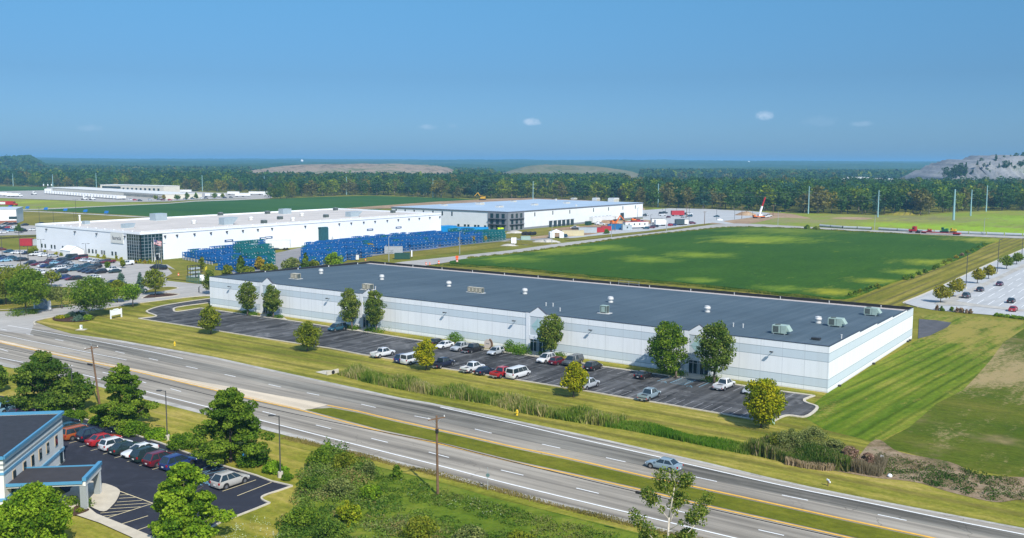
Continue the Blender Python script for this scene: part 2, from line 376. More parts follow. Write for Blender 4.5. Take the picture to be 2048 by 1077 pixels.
def asphalt(name, col, streak=.25, ang=None, fine=6, cracks=True, var=.16, patches=.3):
    m, nt, b = nodes_of(name); b.inputs['Roughness'].default_value = .9; b.inputs['Specular IOR Level'].default_value = .15
    a = noise(nt, .06, 5, .6); f = noise(nt, fine, 4, .7); s = noise(nt, .55, 4, .6, rot=ang or 0, stretch=(.03, 1, 1)); p = noise(nt, .22, 6, .7, dist=1.2)
    v = mth(nt, 'ADD', mth(nt, 'MULTIPLY', mth(nt, 'SUBTRACT', a, .5), var*2.5), mth(nt, 'MULTIPLY', mth(nt, 'SUBTRACT', f, .5), var))
    v = mth(nt, 'ADD', v, mth(nt, 'MULTIPLY', mth(nt, 'SUBTRACT', s, .5), streak*4))
    v = mth(nt, 'ADD', v, mth(nt, 'MULTIPLY', ramp(nt, p, [(.50, (0, 0, 0)), (.68, (1, 1, 1))]), patches))
    v = mth(nt, 'ADD', v, 1.0)
    col_o = mixc(nt, 1.0, (*col,), mixc(nt, 0.0, v, (1, 1, 1)), 'MULTIPLY')
    if cracks:
        vo = N(nt, 'ShaderNodeTexVoronoi', feature='DISTANCE_TO_EDGE'); vo.inputs['Scale'].default_value = .13
        tcn = N(nt, 'ShaderNodeTexCoord'); nn = N(nt, 'ShaderNodeTexNoise'); nn.inputs['Scale'].default_value = .4
        ad = N(nt, 'ShaderNodeMix', data_type='RGBA', blend_type='ADD'); ad.inputs['Factor'].default_value = 5.0
        nt.links.new(tcn.outputs['Object'], nn.inputs['Vector'])
        mm = N(nt, 'ShaderNodeVectorMath', operation='MULTIPLY_ADD'); nt.links.new(nn.outputs['Color'], mm.inputs[0]); mm.inputs[1].default_value = (4, 4, 0); nt.links.new(tcn.outputs['Object'], mm.inputs[2])
        nt.links.new(mm.outputs[0], vo.inputs['Vector'])
        k = ramp(nt, vo.outputs['Distance'], [(0.0, (1, 1, 1)), (.012, (0, 0, 0))]); gate = ramp(nt, noise(nt, .03, 2), [(.5, (0, 0, 0)), (.62, (1, 1, 1))])
        col_o = mixc(nt, mth(nt, 'MULTIPLY', mth(nt, 'MULTIPLY', k, gate), .65), col_o, tuple(x*.35 for x in col))
    nt.links.new(col_o, b.inputs['Base Color']); bump(nt, b, f, .2, .02); MATS[name] = m; return m
A_ROAD = asphalt('worn_highway_asphalt', (.275, .245, .20), .6, A_HW, patches=.08)
A_LANE = asphalt('darker_lane_asphalt', (.178, .165, .138), .9, A_HW, cracks=True, patches=.15)
A_LOTM = asphalt('sealed_parking_asphalt', (.064, .064, .064), 1.0, A_LOT, patches=1.2, var=.6)
A_NEW = asphalt('fresh_black_asphalt', (.028, .030, .040), .1, 0, cracks=False, patches=.5, var=.2)
A_GREY = asphalt('grey_road_concrete', (.36, .34, .31), .2, A_LOT, patches=.12)
A_GREY2 = asphalt('works_yard_asphalt', (.24, .235, .235), .2, A_LOT, patches=.12)
C_LOT = asphalt('concrete_parking_lot', (.40, .405, .40), .12, A_MOW, patches=.08, var=.1)
PALEC = asphalt('old_median_concrete', (.56, .47, .35), .18, A_HW, patches=.15)

# one sheet to the horizon
b = MB(); b.prism([(-14900, -3000), (14900, -3000), (14900, 14000), (-14900, 14000)], -.05, -.05, G_BASE)
tag(b.build('ground', G_BASE), kind='structure')

S = 'structure'
# the near side of the highway, verge by verge
patch('grass_verge', [(-300, 700), (0, 717), (175, 753), (394, 810), (687, 885), (1024, 971), (1265, 1029), (1600, 1110), (1700, 1300), (-400, 1300)], .0, G_VERGE2)
patch('scrub_ground', smooth_px([(640, 905), (740, 930), (880, 965), (1000, 1000), (1150, 1035), (1300, 1072), (1500, 1120), (1500, 1300), (500, 1300), (560, 1060), (600, 1000), (605, 950)], 5), .015, G_SCRUB)
patch('grass_verge', [(60, 640), (145, 669), (426, 718), (800, 800), (1162, 873), (1540, 960), (2048, 1063), (2300, 1110), (2300, 900), (2048, 860), (1800, 830), (1655, 786), (1500, 740), (420, 590), (225, 612), (98, 634)], .0, G_VERGE)
patch('weedy_bank', smooth_px([(1640, 935), (1700, 930), (1750, 880), (1800, 905), (1900, 925), (1960, 950), (2048, 955), (2160, 960), (2160, 1010), (2048, 1000), (1990, 1005), (1900, 985), (1830, 965), (1740, 955)], 5), .035, WEEDY)
# lawns on the right
patch('mown_lawn', [(1655, 786), (1837, 679), (1850, 640), (1840, 632), (1870, 628), (1962, 634), (2048, 643), (2200, 650), (2048, 660), (1982, 720), (1927, 780), (1874, 807), (1819, 855), (1750, 885), (1650, 860), (1600, 830)], .012, G_MOW)
patch('rough_pasture', smooth_px([(2250, 640), (2048, 658), (1982, 720), (1927, 780), (1874, 807), (1819, 855), (1757, 890), (1810, 905), (1950, 940), (2048, 955), (2300, 960)], 2), .02, G_ROUGH)
# soybean field and the strips around it
patch('field_edge_grass', [(905, 520), (1024, 508), (1124, 494), (1400, 459), (1475, 452), (1606, 455), (1837, 467), (2048, 477), (2048, 487), (1910, 560), (1808, 605), (1837, 625), (1750, 640), (1500, 600), (870, 535)], .006, G_STRIP)
o = patch('soybean_field', smooth_px([(940, 519), (1024, 511), (1124, 497.5), (1275, 476), (1400, 462.5), (1475, 456.5), (1606, 460), (1711, 466), (1837, 472), (1995, 479), (1972, 491), (1937, 511), (1862, 541), (1802, 561), (1754, 578), (1691, 599), (1600, 592), (1536, 586), (1375, 569), (1200, 555), (1024, 537), (900, 528)], 3), .5, SOY, z0=-.04)
patch('grass_strip', [(600, 560), (700, 528), (800, 516), (900, 507), (1000, 496), (1028, 492), (1030, 488), (1010, 484), (930, 487), (860, 495), (780, 508), (690, 520), (560, 545)], .01, G_STRIP)
patch('far_meadow', [(1475, 449), (1536, 450), (1700, 459), (1837, 464), (2048, 473), (2300, 480), (2300, 420), (2048, 421), (1960, 423), (1887, 427), (1840, 432), (1700, 430), (1611, 427), (1536, 424), (1400, 421), (1290, 415)], .0, G_FAR)
patch('bare_earth', smooth_px([(1430, 422), (1500, 424), (1570, 427), (1600, 432), (1620, 438), (1560, 436), (1520, 444), (1480, 449), (1400, 447), (1340, 440)], 4), .02, DIRT)
patch('bare_earth', [(870, 404), (1000, 397.5), (1060, 396), (1200, 402), (1280, 412), (1290, 418), (1290, 424), (1180, 405), (1000, 408), (850, 415), (650, 421), (690, 417)], .06, DIRT)
patch('bare_earth', smooth_px([(1660, 437), (1700, 434.5), (1745, 437), (1720, 440)], 4), .03, DIRT)
# left fields
patch('crop_field', [(-200, 428), (75, 420), (200, 414), (336, 408), (391, 403), (512, 400), (637, 394.5), (738, 392), (888, 396.5), (960, 400), (870, 405), (780, 414), (700, 436), (512, 450), (333, 434), (301, 433.5), (200, 427), (75, 420.8)], .05, CROP2)
patch('meadow', [(-200, 441), (33, 421), (200, 427.5), (320, 434), (340, 440), (200, 450), (60, 450), (-200, 452)], .04, G_STRIP)
patch('far_crop_field', [(-200, 370), (100, 374.5), (175, 377.5), (300, 380), (300, 384), (90, 382), (-200, 387)], .05, CROP2)
patch('meadow', [(-200, 396), (0, 397), (60, 400), (200, 404), (330, 407), (200, 413), (75, 419.5), (-200, 425)], .03, G_FAR)
patch('farm_path', [(-200, 423), (75, 418.6), (200, 412.8), (336, 406.8), (391, 402), (470, 399), (540, 395), (540, 397.5), (470, 401), (391, 403.6), (336, 408), (200, 414), (75, 420.2), (-200, 426)], .08, SAND)
patch('footpath', [(30, 421.5), (110, 424.5), (200, 429), (300, 434.5), (300, 436.5), (200, 430.8), (110, 426), (30, 422.8)], .09, SAND)
# depot yard, construction lot, roads
patch('depot_yard', [(-200, 385), (0, 383), (95, 381), (210, 381), (340, 381), (430, 386), (540, 386), (545, 396), (470, 398), (392, 400), (336, 403.5), (220, 405), (130, 401), (0, 396.5), (-200, 392)], .10, A_GREY)
patch('works_lot', [(1200, 448), (1286, 438), (1284, 421), (1340, 417), (1420, 418.5), (1505, 423), (1540, 427), (1520, 433), (1470, 440), (1445, 443), (1470, 448), (1455, 449), (1425, 446), (1332, 459), (1230, 470), (1140, 477), (1100, 474), (1130, 462)], .07, C_LOT)
patch('bare_earth', smooth_px([(1040, 470), (1100, 458), (1200, 450), (1290, 440), (1300, 448), (1240, 458), (1180, 470), (1100, 476), (1060, 478)], 3), .10, DIRT)
patch('grass_strip', smooth_px([(1000, 475), (1040, 463), (1090, 459), (1120, 462), (1100, 470), (1030, 477)], 3), .13, G_STRIP)
patch('road', [(700, 540), (805, 524.5), (900, 514.5), (1024, 501), (1119, 487.5), (1224, 475), (1332, 462.5), (1425, 450), (1475, 447.5), (1536, 450), (1700, 459), (1837, 465), (2048, 473.5), (2300, 482), (2300, 487), (2048, 478), (1837, 469), (1711, 462.5), (1606, 457.5), (1536, 455), (1475, 453.5), (1400, 460.5), (1275, 474), (1124, 495.6), (1024, 509.4), (935, 519), (873, 529), (760, 545)], .12, A_GREY)
patch('driveway', [(860, 500), (930, 490), (1010, 483), (1030, 487), (1050, 491), (1119, 488), (1105, 480), (1100, 477), (1040, 478), (1000, 478), (990, 470), (880, 462), (600, 496), (450, 530), (470, 552), (560, 545), (690, 520.5), (780, 508)], .09, A_GREY2)
patch('grass_strip', smooth_px([(1010, 485), (1030, 481), (1090, 483), (1118, 487), (1100, 490), (1050, 490.5)], 3), .13, G_STRIP)
patch('grass_strip', smooth_px([(1130, 480), (1180, 473), (1290, 463), (1400, 449), (1420, 448), (1400, 452), (1332, 461.5), (1224, 474.3), (1150, 481)], 2), .13, G_STRIP)
# factory parking lot and its road
patch('factory_yard', [(-200, 447), (33, 450), (75, 452), (77, 470), (40, 471), (-200, 474)], .07, A_GREY)
patch('factory_parking', [(-200, 505), (60, 500), (90, 500), (262, 528), (335, 530), (352, 541), (330, 562), (418, 571), (440, 573), (440, 592), (400, 593), (293, 605), (225, 615), (144, 628), (98, 636.6), (70, 644.5), (40, 668), (-200, 630), (-200, 622), (0, 621), (75, 618), (137, 611), (200, 600), (240, 590), (200, 579), (110, 574), (-200, 580)], .08, A_GREY)
patch('entrance_road', [(-200, 618), (0, 620), (75, 617), (137, 612), (240, 596), (440, 570), (440, 594), (400, 593), (293, 605), (225, 615), (144, 628), (98, 636.6), (70, 644.5), (60, 670), (-200, 640)], .09, A_GREY)
patch('grass_island', smooth_px([(286, 588), (300, 580), (330, 575), (350, 575.5), (356, 578), (340, 582), (310, 586)], 4), .16, G_STRIP)
patch('mulch_bed', smooth_px([(284, 597), (300, 590.5), (330, 588), (356, 590), (345, 593), (310, 596)], 4), .16, MULCH)
patch('grass_island', smooth_px([(-200, 612), (0, 605), (70, 606), (130, 600), (200, 588), (235, 583), (235, 588), (180, 606), (137, 614), (75, 621.5), (0, 624), (-200, 630)], 3), .14, G_STRIP)
patch('grass_lawn', [(333, 535), (352, 541), (420, 545), (440, 570), (335, 558), (330, 556), (345, 548)], .15, G_STRIP)
# rear corner apron, right-hand concrete lot
patch('rear_apron', [(1836, 678), (1838, 638), (1842, 639), (1870, 641), (1903, 646), (1895, 655), (1880, 662), (1860, 672)], .05, asphalt('rear_apron_asphalt', (.09, .09, .095), .2, A_LOT, patches=.3))
patch('concrete_lot', [(1808.4, 605), (1850, 588), (1910, 560), (1970, 532), (2048, 498), (2300, 395+40), (2300, 660), (2048, 636), (1962, 629), (1869, 621), (1836, 615), (1815, 609)], .06, C_LOT)
patch('lot_island', [(1868, 608), (1900, 597), (1960, 570), (2048, 529), (2048, 536), (1985, 566), (1930, 592), (1912, 603), (1960, 610), (2048, 620), (2048, 624), (1930, 612), (1880, 612)], .12, SAND)
# the main parking lot in front of the long warehouse
LOT_NEAR = [(277, 638), (401, 657), (512, 675.2), (662.5, 698), (725, 710.5), (800, 722), (863, 734.3), (988.5, 753.5), (1039, 761.5), (1164.4, 782), (1249.7, 796.5), (1334.8, 810), (1458.3, 831.5), (1541, 847)]
LOT_E = [(1559.4, 836.8), (1577, 832), (1611, 834.5), (1634.6, 816.5), (1615.5, 807.6), (1609.5, 804.5), (1609, 801), (1612, 798.6), (1628, 792.5)]
LOT_FAR = [(1563.9, 784), (1471.8, 770.5), (1402, 760.4), (1339, 753), (1206.7, 734.5), (1164.4, 727.5), (1049, 711), (838, 682), (770, 671), (662.4, 655), (569.7, 640.5), (512, 633), (401, 617)]
LOT_W = [(356, 624), (347.5, 621), (356, 615), (419, 606.3), (445, 603), (445, 596), (420, 598), (376, 604), (323.5, 612.7), (296, 621.5), (296, 626), (312, 632), (306, 635)]
patch('warehouse_parking', LOT_NEAR+LOT_E+LOT_FAR+LOT_W, .05, A_LOTM)
# highway: pavement sheet, worn lane, medians
HW_FAR = [(-300, 600), (-100, 625), (70, 645), (105, 658), (145, 669), (241, 685.4), (318, 699), (426, 718), (512, 737), (737, 786), (800, 800), (860, 810), (1024, 844), (1162, 873), (1305, 905), (1420, 931), (1540, 960), (1619, 978), (1737, 1002), (1862, 1026), (2048, 1061), (2260, 1102)]
HW_NEAR = [(-300, 668), (0, 725), (175.5, 761), (293, 793), (394, 819), (512, 849), (687, 895), (870, 942), (1024, 983), (1265, 1042), (1480, 1096), (1700, 1150)]
patch('highway_shoulder', [(u, v-4) for u, v in HW_FAR[5:]]+[(u, v+7) for u, v in HW_NEAR[::-1]]+[(-300, 610)], .035, SAND)
patch('highway', HW_FAR+HW_NEAR[::-1], .06, A_ROAD)
LINE1 = [(-200, 614), (15, 651.6), (93, 665.4), (263, 696.7), (366, 718.5), (440, 733), (512, 747.5), (640, 772), (760, 794), (880.6, 815.8), (1024, 847.5), (1162, 880), (1305, 912.6), (1367.5, 928), (1561, 972), (1736.6, 1007.6), (1912, 1044), (2048, 1071), (2260, 1114)]
DASH = [(-30, 653), (0, 659), (60, 670.3), (119, 681.5), (240, 706), (307, 720), (383, 736.3), (460, 752.5), (550, 773), (626, 789.5), (737, 813), (846, 836.6), (966, 864), (1102, 894), (1231, 921), (1411, 960), (1590, 997), (1784, 1037), (1950, 1070), (2150, 1110)]
patch('worn_lane', LINE1[1:]+DASH[::-1], .075, A_LANE)
YUP = [(655, 812), (712.6, 823), (782.8, 839.6), (938, 874.7), (1024, 894.4), (1124, 915), (1300, 956), (1400, 977.5), (1536, 1006.8), (1661, 1034), (1862, 1077), (2060, 1120)]
YLO = [(-200, 647), (0, 686.7), (185.6, 726.8), (276, 745.6), (413.7, 778), (512, 802), (610, 824), (762.8, 864.7), (818, 876), (903, 895), (1024, 925), (1149, 952), (1300, 986), (1425, 1016.4), (1536, 1041), (1696.5, 1077), (1850, 1113)]
patch('grass_median', [(u+8, v+5) for u, v in YUP]+[(u, v-3.5) for u, v in YLO[:5:-1]], .09, G_MED)
patch('concrete_median', [(-200, 640), (0, 681), (83, 700.5), (208, 728), (281, 741), (376, 760), (512, 784.5), (600, 800), (657, 811), (640, 815), (612, 822.5)]+[(u, v-1.2) for u, v in YLO[5::-1]], .085, PALEC)

# painted lines
PW = mat('white_road_paint', (.82, .82, .80), .8, 0, .12, 2); PY = mat('yellow_road_paint', (.72, .40, .06), .8, 0, .2, 1.2); PB = mat('blue_road_paint', (.16, .33, .45), .8, 0, .15, 2)
PWF = mat('faded_white_paint', (.30, .30, .31), .85, 0, .35, 1.2)
mk = MB()
ribbon_into(mk, gl(LINE1[1:5]), .2, .1); ribbon_into(mk, gl(LINE1[9:]), .24, .1)
ribbon_into(mk, gl([(-200, 632), (0, 670.4), (62.7, 683.4), (253, 721.3)]), .2, .1)
ribbon_into(mk, gl([(-200, 678), (0, 716.8), (175.5, 753), (293, 784.5), (393.7, 810), (512, 839.6), (687.5, 884.7), (870.6, 931), (1024, 971), (1264.7, 1029), (1465, 1077), (1650, 1120)]), .24, .1)
D1 = [((0, 659), (14, 661.6)), ((52.7, 669), (66.4, 671.6)), ((110, 680), (127, 683)), ((231, 704), (249.5, 708)), ((298, 718), (316, 722)), ((372, 733.8), (395, 738.8)), ((449, 750), (471, 755)), ((537, 770), (562, 775.7)), ((613.6, 787), (638.6, 792)), ((722.6, 810), (751.5, 816.5)), ((828.5, 833.3), (863, 840)), ((949.6, 859.7), (983.4, 868)), ((1084, 890), (1120.5, 898)), ((1212, 917), (1251, 925.6)), ((1387.6, 955), (1434, 965)), ((1563.6, 992), (1616, 1002.6)), ((1755.4, 1031), (1813, 1043)),
      ((0, 699), (16, 704)), ((133, 730.6), (145.4, 733)), ((205, 746), (221, 749.5)), ((281, 764), (292, 767.4)), ((341, 778.7), (362, 784.5)), ((430, 801), (455, 807)), ((525, 824.5), (551, 831)), ((632, 851.6), (662, 859)), ((742.7, 878.5), (775.3, 886.5)), ((857.5, 906), (898, 916.8)), ((1002, 942), (1046.6, 952.4)), ((1152.4, 978), (1197.5, 988.8)), ((1335, 1019), (1385, 1030.5)), ((1516.7, 1061.5), (1568, 1073))]
for a, c in D1: ribbon_into(mk, gl([a, c], sm=False), .2, .1)
tag(mk.build('white_road_markings', PW), kind=S)
mk = MB()
ribbon_into(mk, gl(YUP), .42, .1); ribbon_into(mk, gl(YLO), .34, .1)
ribbon_into(mk, gl([(-200, 643), (0, 681.5), (185.6, 722.5), (276, 741.8), (413.7, 774.3), (512, 798.5), (600, 819)]), .13, .1)
tag(mk.build('yellow_road_markings', PY), kind=S)
# turn arrows on the pavement
def arrow(u, v, ang, flip):
    o = g(u, v); m = Matrix.Rotation(ang, 2)
    def w(pts): return [tuple(Vector((o.x, o.y))+m @ Vector((x, y*flip))) for x, y in pts]
    ribbon_into(AR, w([(-1.8, 0), (-.4, .05), (.6, .5), (1.2, 1.3)]), .28, .104)
    tri = w([(.55, 1.2), (1.9, 1.15), (1.35, 2.1)]); AR.add([(*p, .105) for p in tri], [(0, 1, 2)])
AR = MB(); arrow(90, 662, A_HW+math.pi, 1); arrow(250, 691.5, A_HW+math.pi, 1); arrow(150, 706.5, A_HW, 1)
tag(AR.build('turn_arrow_markings', PWF), kind=S)

# kerbs: raised concrete edging following the traced pavements
KERB = mat('kerb_concrete', (.50, .45, .36), .9, 0, .15, 1.2)
def kerb(name, px, w=.3, h=.13, z=.05, sm=True):
    b = MB(); ribbon_into(b, gl(px, 4, sm), w, z+h, KERB, h=h+.04); tag(b.build(name, KERB), kind=S)
kerb('kerb', LOT_NEAR, sm=False); kerb('kerb', [LOT_NEAR[-1]]+LOT_E, w=.5); kerb('kerb', [LOT_E[-1]]+LOT_FAR, w=.45, sm=False); kerb('kerb', [(401, 617)]+LOT_W[:5], w=.5); kerb('kerb', LOT_W[5:]+[(277, 638)], w=.5)
kerb('kerb', [(440, 594), (400, 593.5), (293, 605.5), (225, 615.5), (144, 628.5), (98, 637), (78, 641), (68, 646), (70, 650)], w=.35, z=.09)
kerb('kerb', [(0, 621), (75, 617.5), (137, 612), (200, 602), (240, 595)], w=.3, z=.09)
kerb('kerb', [(286, 588), (300, 580), (330, 575), (350, 575.5), (356, 578), (340, 582), (310, 586), (286, 588)], w=.5, z=.09)
kerb('kerb', [(284, 597.5), (300, 590), (330, 587.5), (358, 589.5), (345, 593.5), (310, 597)], w=.5, z=.09)
kerb('kerb', [(1836, 615), (1815, 609), (1808.4, 605), (1850, 588), (1910, 560), (1970, 532), (2048, 498), (2150, 455)], w=.4, z=.06)
kerb('kerb', [(1025, 492), (1030, 488), (1020, 484.5), (1000, 483.5)], w=.5, z=.1)
# concrete walk along the warehouse and at its doors
patch('walkway', [(545, 632), (572, 640), (560, 637.5), (520, 633), (520, 629)], .16, CONC)
for (a, c, d, e) in [((548, 629), (560, 631), (575, 641), (560, 638)), ((725, 656), (748, 660), (742, 668), (710, 663)), ((1050, 699), (1085, 704), (1082, 716), (1046, 710)), ((1372, 746), (1412, 752), (1408, 762), (1352, 755))]:
    patch('walkway', [a, c, d, e], .165, CONC)
# stall lines
def lot_lines(name, a, c, n, ln, mt, z, w=.1, skip=(), heading=None):
    """n+1 stall lines between ground points a and c, each ln metres long"""
    b = MB(); A0, A1 = g(*a), g(*c); hd = heading or Vector((math.cos(A_LOT), math.sin(A_LOT), 0))
    for i in range(n+1):
        if i in skip: continue
        p = A0.lerp(A1, i/n); q = p+hd*ln; ribbon_into(b, [p.xy, q.xy], w, z, mt)
    tag(b.build(name, mt), kind=S)
lot_lines('stall_lines', (700, 704.8), (1500, 838), 52, 5.0, PWF, .06)
lot_lines('stall_lines', (590, 642.5), (1590, 787.5), 55, -5.0, PWF, .06)
bl = MB()
hdv = Vector((math.cos(A_LOT), math.sin(A_LOT), 0))
for uv in [(1339, 754), (1364, 757), (1392, 761), (1421, 765)]: p = g(*uv); ribbon_into(bl, [p.xy, (p-hdv*5).xy], .13, .064)
p, q = g(1364, 757), g(1392, 761)
for i in range(7):
    a_ = (p-hdv*(i*.8)); c_ = q-hdv*(i*.8+.4); ribbon_into(bl, [a_.xy, c_.xy], .1, .064)
def wheelchair(b, u, v, z, s=1.0):
    o = g(u, v).xy; m = Matrix.Rotation(A_LOT-math.pi/2, 2)
    pts = [tuple(o+m @ Vector((s*.38*math.cos(t)-.05, s*.38*math.sin(t)-.2))) for t in [k*.45 for k in range(-1, 9)]]
    ribbon_into(b, pts, .09*s, z)
    ribbon_into(b, [tuple(o+m @ Vector(q)*s) for q in [(-.1, .65), (-.1, .05), (.3, .05), (.45, -.4)]], .1*s, z)
for uv in [(1382, 764.5-1), (1329, 765.5)]: wheelchair(bl, uv[0], uv[1], .066, 1.3)
wheelchair(bl, 1380, 774, .066, 1.3)
tag(bl.build('accessible_bay_markings', PB), kind=S)
# stripes and lines of the right-hand lot
rl = MB(); nrm = Vector((hdv.y, -hdv.x, 0)); o0 = Vector((137.9, 278.0, 0))
for row in range(-1, 12):
    for k in range(-2, 40):
        p = o0+hdv*(row*17.2-2)+nrm*(k*2.9)
        if (p-Vector((137, 251.4, 0))).dot(hdv) < 6 and p.y < 268: continue
        if (p-g(1868, 608)).dot(nrm) < 7: continue
        q = p+hdv*10.6; ribbon_into(rl, [p.xy, q.xy], .15, .072)
tag(rl.build('lot_stall_lines', PW), kind=S)
# ================================================================== THE LONG WAREHOUSE
WA, WB = g(420.5, 612.7), g(1655.5, 786.3)
WL, WD = (WB-WA).length, 65.4
W_RZ = zrot(WB-WA)
def wall_paint():
    m, nt, b = nodes_of('banded_precast_wall'); tcn = N(nt, 'ShaderNodeTexCoord'); sp = N(nt, 'ShaderNodeSeparateXYZ'); nt.links.new(tcn.outputs['Object'], sp.inputs[0])
    z, x = sp.outputs['Z'], sp.outputs['X']
    def band(lo, hi): return mth(nt, 'MULTIPLY', mth(nt, 'GREATER_THAN', z, lo), mth(nt, 'LESS_THAN', z, hi))
    k = mth(nt, 'ADD', band(.86, 2.38), band(5.57, 7.15))
    c = mixc(nt, k, (.77, .79, .81), (.54, .61, .66))
    for h in (.86, 2.38, 5.57, 7.15): c = mixc(nt, mth(nt, 'LESS_THAN', mth(nt, 'ABSOLUTE', mth(nt, 'SUBTRACT', z, h)), .045), c, (.22, .28, .32))
    fr = mth(nt, 'FRACT', mth(nt, 'DIVIDE', mth(nt, 'ADD', x, 2.2), 4.13))
    c = mixc(nt, mth(nt, 'MULTIPLY', mth(nt, 'LESS_THAN', mth(nt, 'ABSOLUTE', mth(nt, 'SUBTRACT', fr, .5)), .0075), .55), c, (.30, .33, .36))
    pn = N(nt, 'ShaderNodeTexWhiteNoise', noise_dimensions='1D'); nt.links.new(mth(nt, 'FLOOR', mth(nt, 'DIVIDE', mth(nt, 'ADD', x, 2.2), 4.13)), pn.inputs['W'])
    c = mixc(nt, mth(nt, 'MULTIPLY', pn.outputs['Value'], .10), c, (.45, .47, .5))
    st = noise(nt, .9, 4, .6, stretch=(1.6, 1.6, .12)); c = mixc(nt, mth(nt, 'MULTIPLY', ramp(nt, st, [(.45, (0, 0, 0)), (.8, (1, 1, 1))]), .2), c, (.42, .43, .42))
    lowd = mth(nt, 'MULTIPLY', mth(nt, 'LESS_THAN', z, .22), .35); c = mixc(nt, lowd, c, (.38, .33, .26))
    nt.links.new(c, b.inputs['Base Color']); b.inputs['Roughness'].default_value = .75; b.inputs['Specular IOR Level'].default_value = .2 ; return m
WALLM = wall_paint()
def roof_mat():
    m, nt, b = nodes_of('dark_membrane_roof')
    a = noise(nt, .05, 5, .6); s = noise(nt, .6, 3, .5, stretch=(1.0, .04, 1)); f = noise(nt, 3, 4, .7); p = noise(nt, .5, 5, .7, stretch=(.35, 1.6, 1))
    v = mth(nt, 'ADD', mth(nt, 'MULTIPLY', a, .45), mth(nt, 'ADD', mth(nt, 'MULTIPLY', s, .35), mth(nt, 'MULTIPLY', f, .2)))
    c = ramp(nt, v, [(.32, (.050, .074, .092)), (.5, (.071, .102, .124)), (.68, (.102, .137, .160))])
    c = mixc(nt, mth(nt, 'MULTIPLY', ramp(nt, p, [(.62, (0, 0, 0)), (.70, (1, 1, 1))]), .7), c, (.018, .024, .036))
    tcn = N(nt, 'ShaderNodeTexCoord'); sp = N(nt, 'ShaderNodeSeparateXYZ'); nt.links.new(tcn.outputs['Object'], sp.inputs[0])
    se = mth(nt, 'LESS_THAN', mth(nt, 'FRACT', mth(nt, 'DIVIDE', sp.outputs['X'], 2.4)), .05); c = mixc(nt, mth(nt, 'MULTIPLY', se, .3), c, (.15, .18, .22))
    nt.links.new(c, b.inputs['Base Color']); b.inputs['Roughness'].default_value = .8; b.inputs['Specular IOR Level'].default_value = .2; return m
ROOFM = roof_mat()
WH = empty('warehouse', WA, W_RZ, 'long low white warehouse with pale blue bands and a dark flat roof beside the highway', 'building')
def roofz(y): return 8.40-1.68*y/WD
b = MB()
b.box(0, WL, 0, .3, -.1, 8.42, WALLM)                      # front
steps = [0, 19.65, 32.63, 45.63, 58.82, WD]
for x0, x1 in ((WL-.3, WL), (0, .3)):
    for i in range(5):
        y0, y1 = steps[i], steps[i+1]; zt = 8.42-.27*i if i else 8.42
        b.box(x0, x1, y0+(.3 if i == 0 else 0), y1, -.1, zt-(.0 if i else .003), WALLM)
b.box(.3, WL-.3, WD-.3, WD, -.1, 7.33, WALLM)
b.build('wall', None, WH)
r = MB(); ys = [.02, WD-.3]
r.add([(.3 if False else .31, .31, roofz(.3)), (WL-.31, .31, roofz(.3)), (WL-.31, WD-.31, roofz(WD)), (.31, WD-.31, roofz(WD))], [(0, 1, 2, 3)], ROOFM)
r.build('roof', None, WH)
r = MB()   # trim along the roof edges and the dark inner faces of the rear and left parapets
r.box(-.04, WL+.04, -.05, .34, 8.42, 8.50, mat('dark_edge_flashing', (.05, .055, .07), .5, .3, .1))
for x0, x1 in ((WL-.33, WL+.03), (-.03, .33)):
    for i in range(5): r.box(x0, x1, steps[i]+(.34 if i == 0 else 0), steps[i+1], 8.42-.27*i, 8.46-.27*i, MATS['dark_edge_flashing'])
r.box(.3, WL-.3, WD-.40, WD-.302, roofz(WD)-.05, 7.33, BLACK)
for i in range(5): r.box(.304, .35, steps[i]+.4, steps[i+1], roofz(steps[i+1])-.1, 8.42-.27*i, BLACK)
r.box(-.02, WL+.02, WD-.42, WD+.05, 7.33, 7.44, BLACK)
r.build('flashing', None, WH)
r = MB(); r.box(.36, WL-.36, WD-2.6, WD-.36, roofz(WD)-.12, roofz(WD)+.06, mat('pale_roof_gravel', (.42, .38, .36), .95, 0, .2, 1.2)); r.build('gravel_strip', None, WH)
